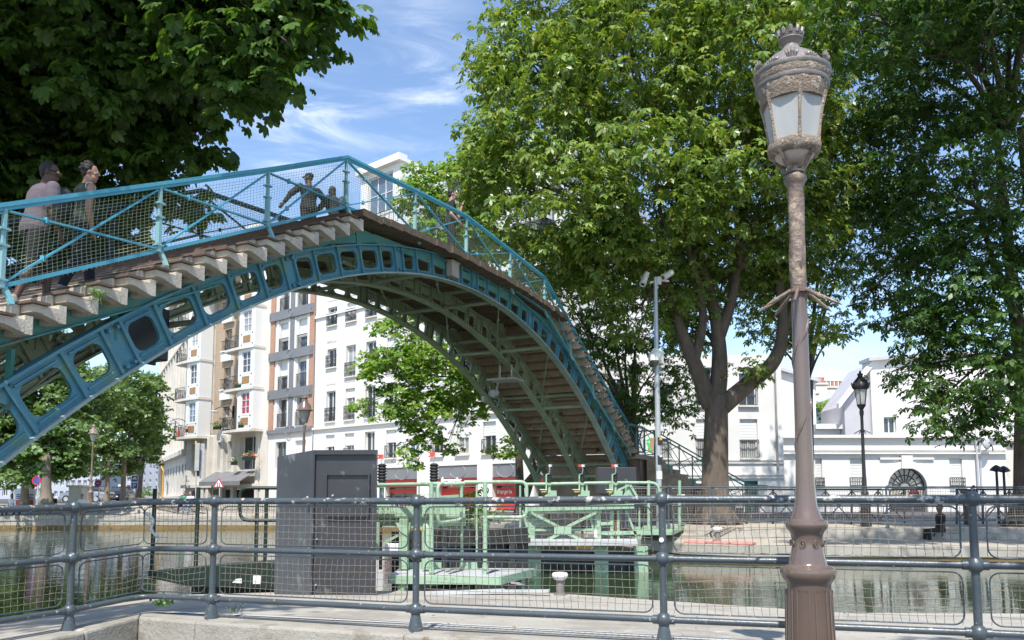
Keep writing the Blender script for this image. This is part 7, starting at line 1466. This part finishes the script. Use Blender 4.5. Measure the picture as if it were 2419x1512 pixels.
    # keep the forehead and face clear
    if not cap:
        mb.v = [tuple(V(v)) for v in mb.v]; inv = HM.transposed(); out = []
        for v in mb.v:
            l = inv@(V(v)-W(hc))
            if l.y > .035*S and l.z < .075*S: l.y = .03*S
            out.append(tuple(W(hc)+HM@l))
        mb.v = out
    remesh(mb, 'cap' if cap else 'hair', PM['blackc' if cap else 'hair'], t, vox*.9, 2 if hair != 'curly' else 1)
    if vox < .012:
        for sx in (-1,1):
            e = MB(); e.ball(hw((sx*.031,.083,.012)), .011*S, 8, 6); e.build('eye', PM['whitec'], t, smooth=True)
    if glasses:
        mb = MB()
        for sx in (-1,1): mb.ball(hw((sx*.034,.098,.012)), 1., 12, 8, (.027*S,.006*S,.021*S), HM)
        g_ = mb.build('sunglasses', PM['gold'], t, smooth=True); mb = MB()
        for sx in (-1,1): mb.tube([hw((sx*.06,.092,.016)), hw((sx*.083,.04,.014)), hw((sx*.082,-.02,.006))], .0045*S, 5)
        mb.tube([hw((-.012,.10,.014)), hw((.012,.10,.014))], .004*S, 5); mb.build('spectacle_frame', PM['blackc'], t)
    if trim:
        mb = MB(); s_ = A[1][0]; n_ = lerp(s_,sp*.45,.12); ax_ = (M3@(X0)).normalized(); u_ = ax_.orthogonal().normalized(); v_ = ax_.cross(u_)
        mb.tube([W(n_)+(u_*math.cos(k)+v_*math.sin(k))*.060*S for k in np.linspace(0,2*math.pi,17)], .0055*S, 5); mb.build('strap_edge', PM['whitec'], t, smooth=True)
    if bag:
        mb = MB(); bx_, bz = bag; mb.ball(W(sp*bz+Y0*-.20+X0*bx_), 1., 16, 12, (.15*S,.115*S,.20*S), M3); mb.ball(W(sp*(bz-.10)+Y0*-.2+X0*bx_), 1., 14, 10, (.15*S,.12*S,.13*S), M3)
        bo = remesh(mb, 'backpack', PM['bagm'], t, vox*1.2, 2); pass
        for sx in (-.09,.09):
            mb = MB(); mb.tube([W(sp*(bz+.12)+Y0*-.13+X0*(bx_+sx)), W(sp*.50+X0*sx+Y0*-.02), W(sp*.47+X0*sx+Y0*.10), W(sp*.30+X0*sx*1.4+Y0*.12)], .014*S, 6); put(mb.build('strap', PM['bagm'], bo), bo)
    return t
YB_ = TH-math.pi/2
walk = [((0,.38,-1),(0,.10,-1)), ((0,-.10,-1),(0,-.42,-1))]
def bp(u, v, h, back=0.):
    """deck position whose head top (h above the deck) is seen at pixel (u, v)"""
    o = V((0,0,H)); r = ray(u, v); lo, hi = 5., 40.
    def g(k): p = o+r*k; s = (p-BC).dot(AX); return p.z-floor_z(s)-h, s, (p-BC).dot(TR)
    best = min((lerp(lo,hi,i/4000) for i in range(4001)), key=lambda k: (abs(g(k)[0]) if .38 < g(k)[2] < BW else 9))
    _, s, t = g(best); print('person at s,t', round(s,2), round(t,2)); s -= back; return B(s, t, floor_z(s))
person('person in mauve T-shirt, dark shorts and mirrored sunglasses climbing the bridge steps', bp(118,335,1.97,.14), YB_-.15, 2.02, 'skin_dark', 'mauve', 'shorts', lean=.16, head=(-.75,.05), arms=[((-.16,.12,-1),(-.02,.45,-1)),((.10,-.02,-1),(.0,.40,-1))], legs=[((0,.50,-1),(0,.02,-1)),((0,-.12,-1),(0,-.38,-1))], sleeve=.72, trouser=.5, glasses=True, bulk=1.12, vox=.0075)
person('person in olive sleeveless top with a black backpack on the bridge steps', bp(215,330,1.90,.10), YB_-.25, 1.93, 'skin_tan', 'olive', 'navyc', hair='curly', lean=.10, head=(-.45,.0), arms=[((-.14,.05,-1),(-.1,.35,-1)),((.12,-.12,-1),(.02,.20,-1))], legs=walk, sleeve=0, trouser=1., female=True, bag=(-.07,.22), vox=.0075, trim=True)
person('person in black with a flat cap and outstretched arms at the far parapet', bp(731,407,1.86), YB_+1.2, 1.86, 'skin_dark', 'blackc', 'blackc', cap=True, arms=[((-.75,.1,-.75),(-.5,.25,-.85)),((.8,.1,-.62),(.55,.3,-.8))], sleeve=1.9, bulk=1.12, head=(.5,0), vox=.009)  # dark skin tone stands in for tree shade on this figure
person('person with long dark hair and backpack leaning beside the capped person', bp(797,440,1.66), YB_+1.4, 1.72, 'skin_dark', 'blackc', 'blackc', hair='long', lean=.25, arms=[((-.35,.5,-.8),(.1,.8,-.2)),((.35,.5,-.8),(-.1,.8,-.2))], sleeve=1.9, bulk=1.15, bag=(.06,.26), vox=.009, female=True)  # skin darkened here too, in place of shade from the tree
person('person in black T-shirt raising a hand to the face on the bridge', bp(1066,447,1.93), -math.pi/2+.25, 1.94, 'skin_fair', 'blackc', 'blackc', lean=.0, head=(.1,.05), arms=[((-.12,.75,-.7),(.12,.25,.95)),((.16,-.12,-1),(-.12,.75,-.65))], sleeve=.6, bulk=.92, vox=.008)
# people on the quays, small in the picture
sitl = [((-.12,1,-.05),(-.05,.1,-1)), ((.12,1,-.05),(.05,.1,-1))]
Q_ = lambda u, Y, z: tuple(at_x0(u, Y, zr(z)))
person('person in a white vest and pale jeans shading the eyes with one hand', Q_(72,46.9,-.82), math.pi-.5, 1.62, 'skin_tan', 'whitec', 'jeans', lean=-.12, arms=[((-.5,.4,.15),(.75,.3,.6)),((.25,.1,-1),(.05,.3,-.9))], sleeve=0, vox=.016, female=True, legs=[((-.1,.35,-1),(0,-.1,-1)),((.1,.15,-1),(0,0,-1))])
person('person sitting low on the quay edge at the far left', Q_(26,47.2,-.82), math.pi-.3, 1.65, 'skin_tan', 'whitec', 'navyc', legs=sitl, seat=.42, vox=.018, hair='long', female=True)
person('person in dark clothes sitting beside the white poster', Q_(46,47.4,-.82), math.pi+.2, 1.7, 'skin_tan', 'navyc', 'navyc', legs=sitl, seat=.40, vox=.018)
person('person with a rucksack sitting against the thick plane trunk', Q_(122,46.9,-.82), math.pi+.4, 1.7, 'skin_tan', 'blackc', 'jeans', legs=sitl, seat=.42, vox=.018)
person('person in a pale top sitting by the left railing post', Q_(192,46.6,-.82), math.pi+.1, 1.65, 'skin_tan', 'whitec', 'redc', legs=sitl, seat=.40, vox=.018)
person('person in a green top sitting by the white bicycle', Q_(434,47.6,-.7), math.pi, 1.7, 'skin_tan', 'greenc', 'navyc', legs=sitl, seat=.42, vox=.018)
person('person in a white shirt sitting next to the one in green', Q_(449,47.4,-.7), math.pi-.2, 1.7, 'skin_fair', 'whitec', 'jeans', legs=sitl, seat=.42, vox=.018)
person('dark silhouetted person sitting on the far quay below the arched gateway', Q_(2224,24.0,-1.1), math.pi/2, 1.6, 'skin_dark', 'blackc', 'blackc', legs=sitl, seat=.25, vox=.018)
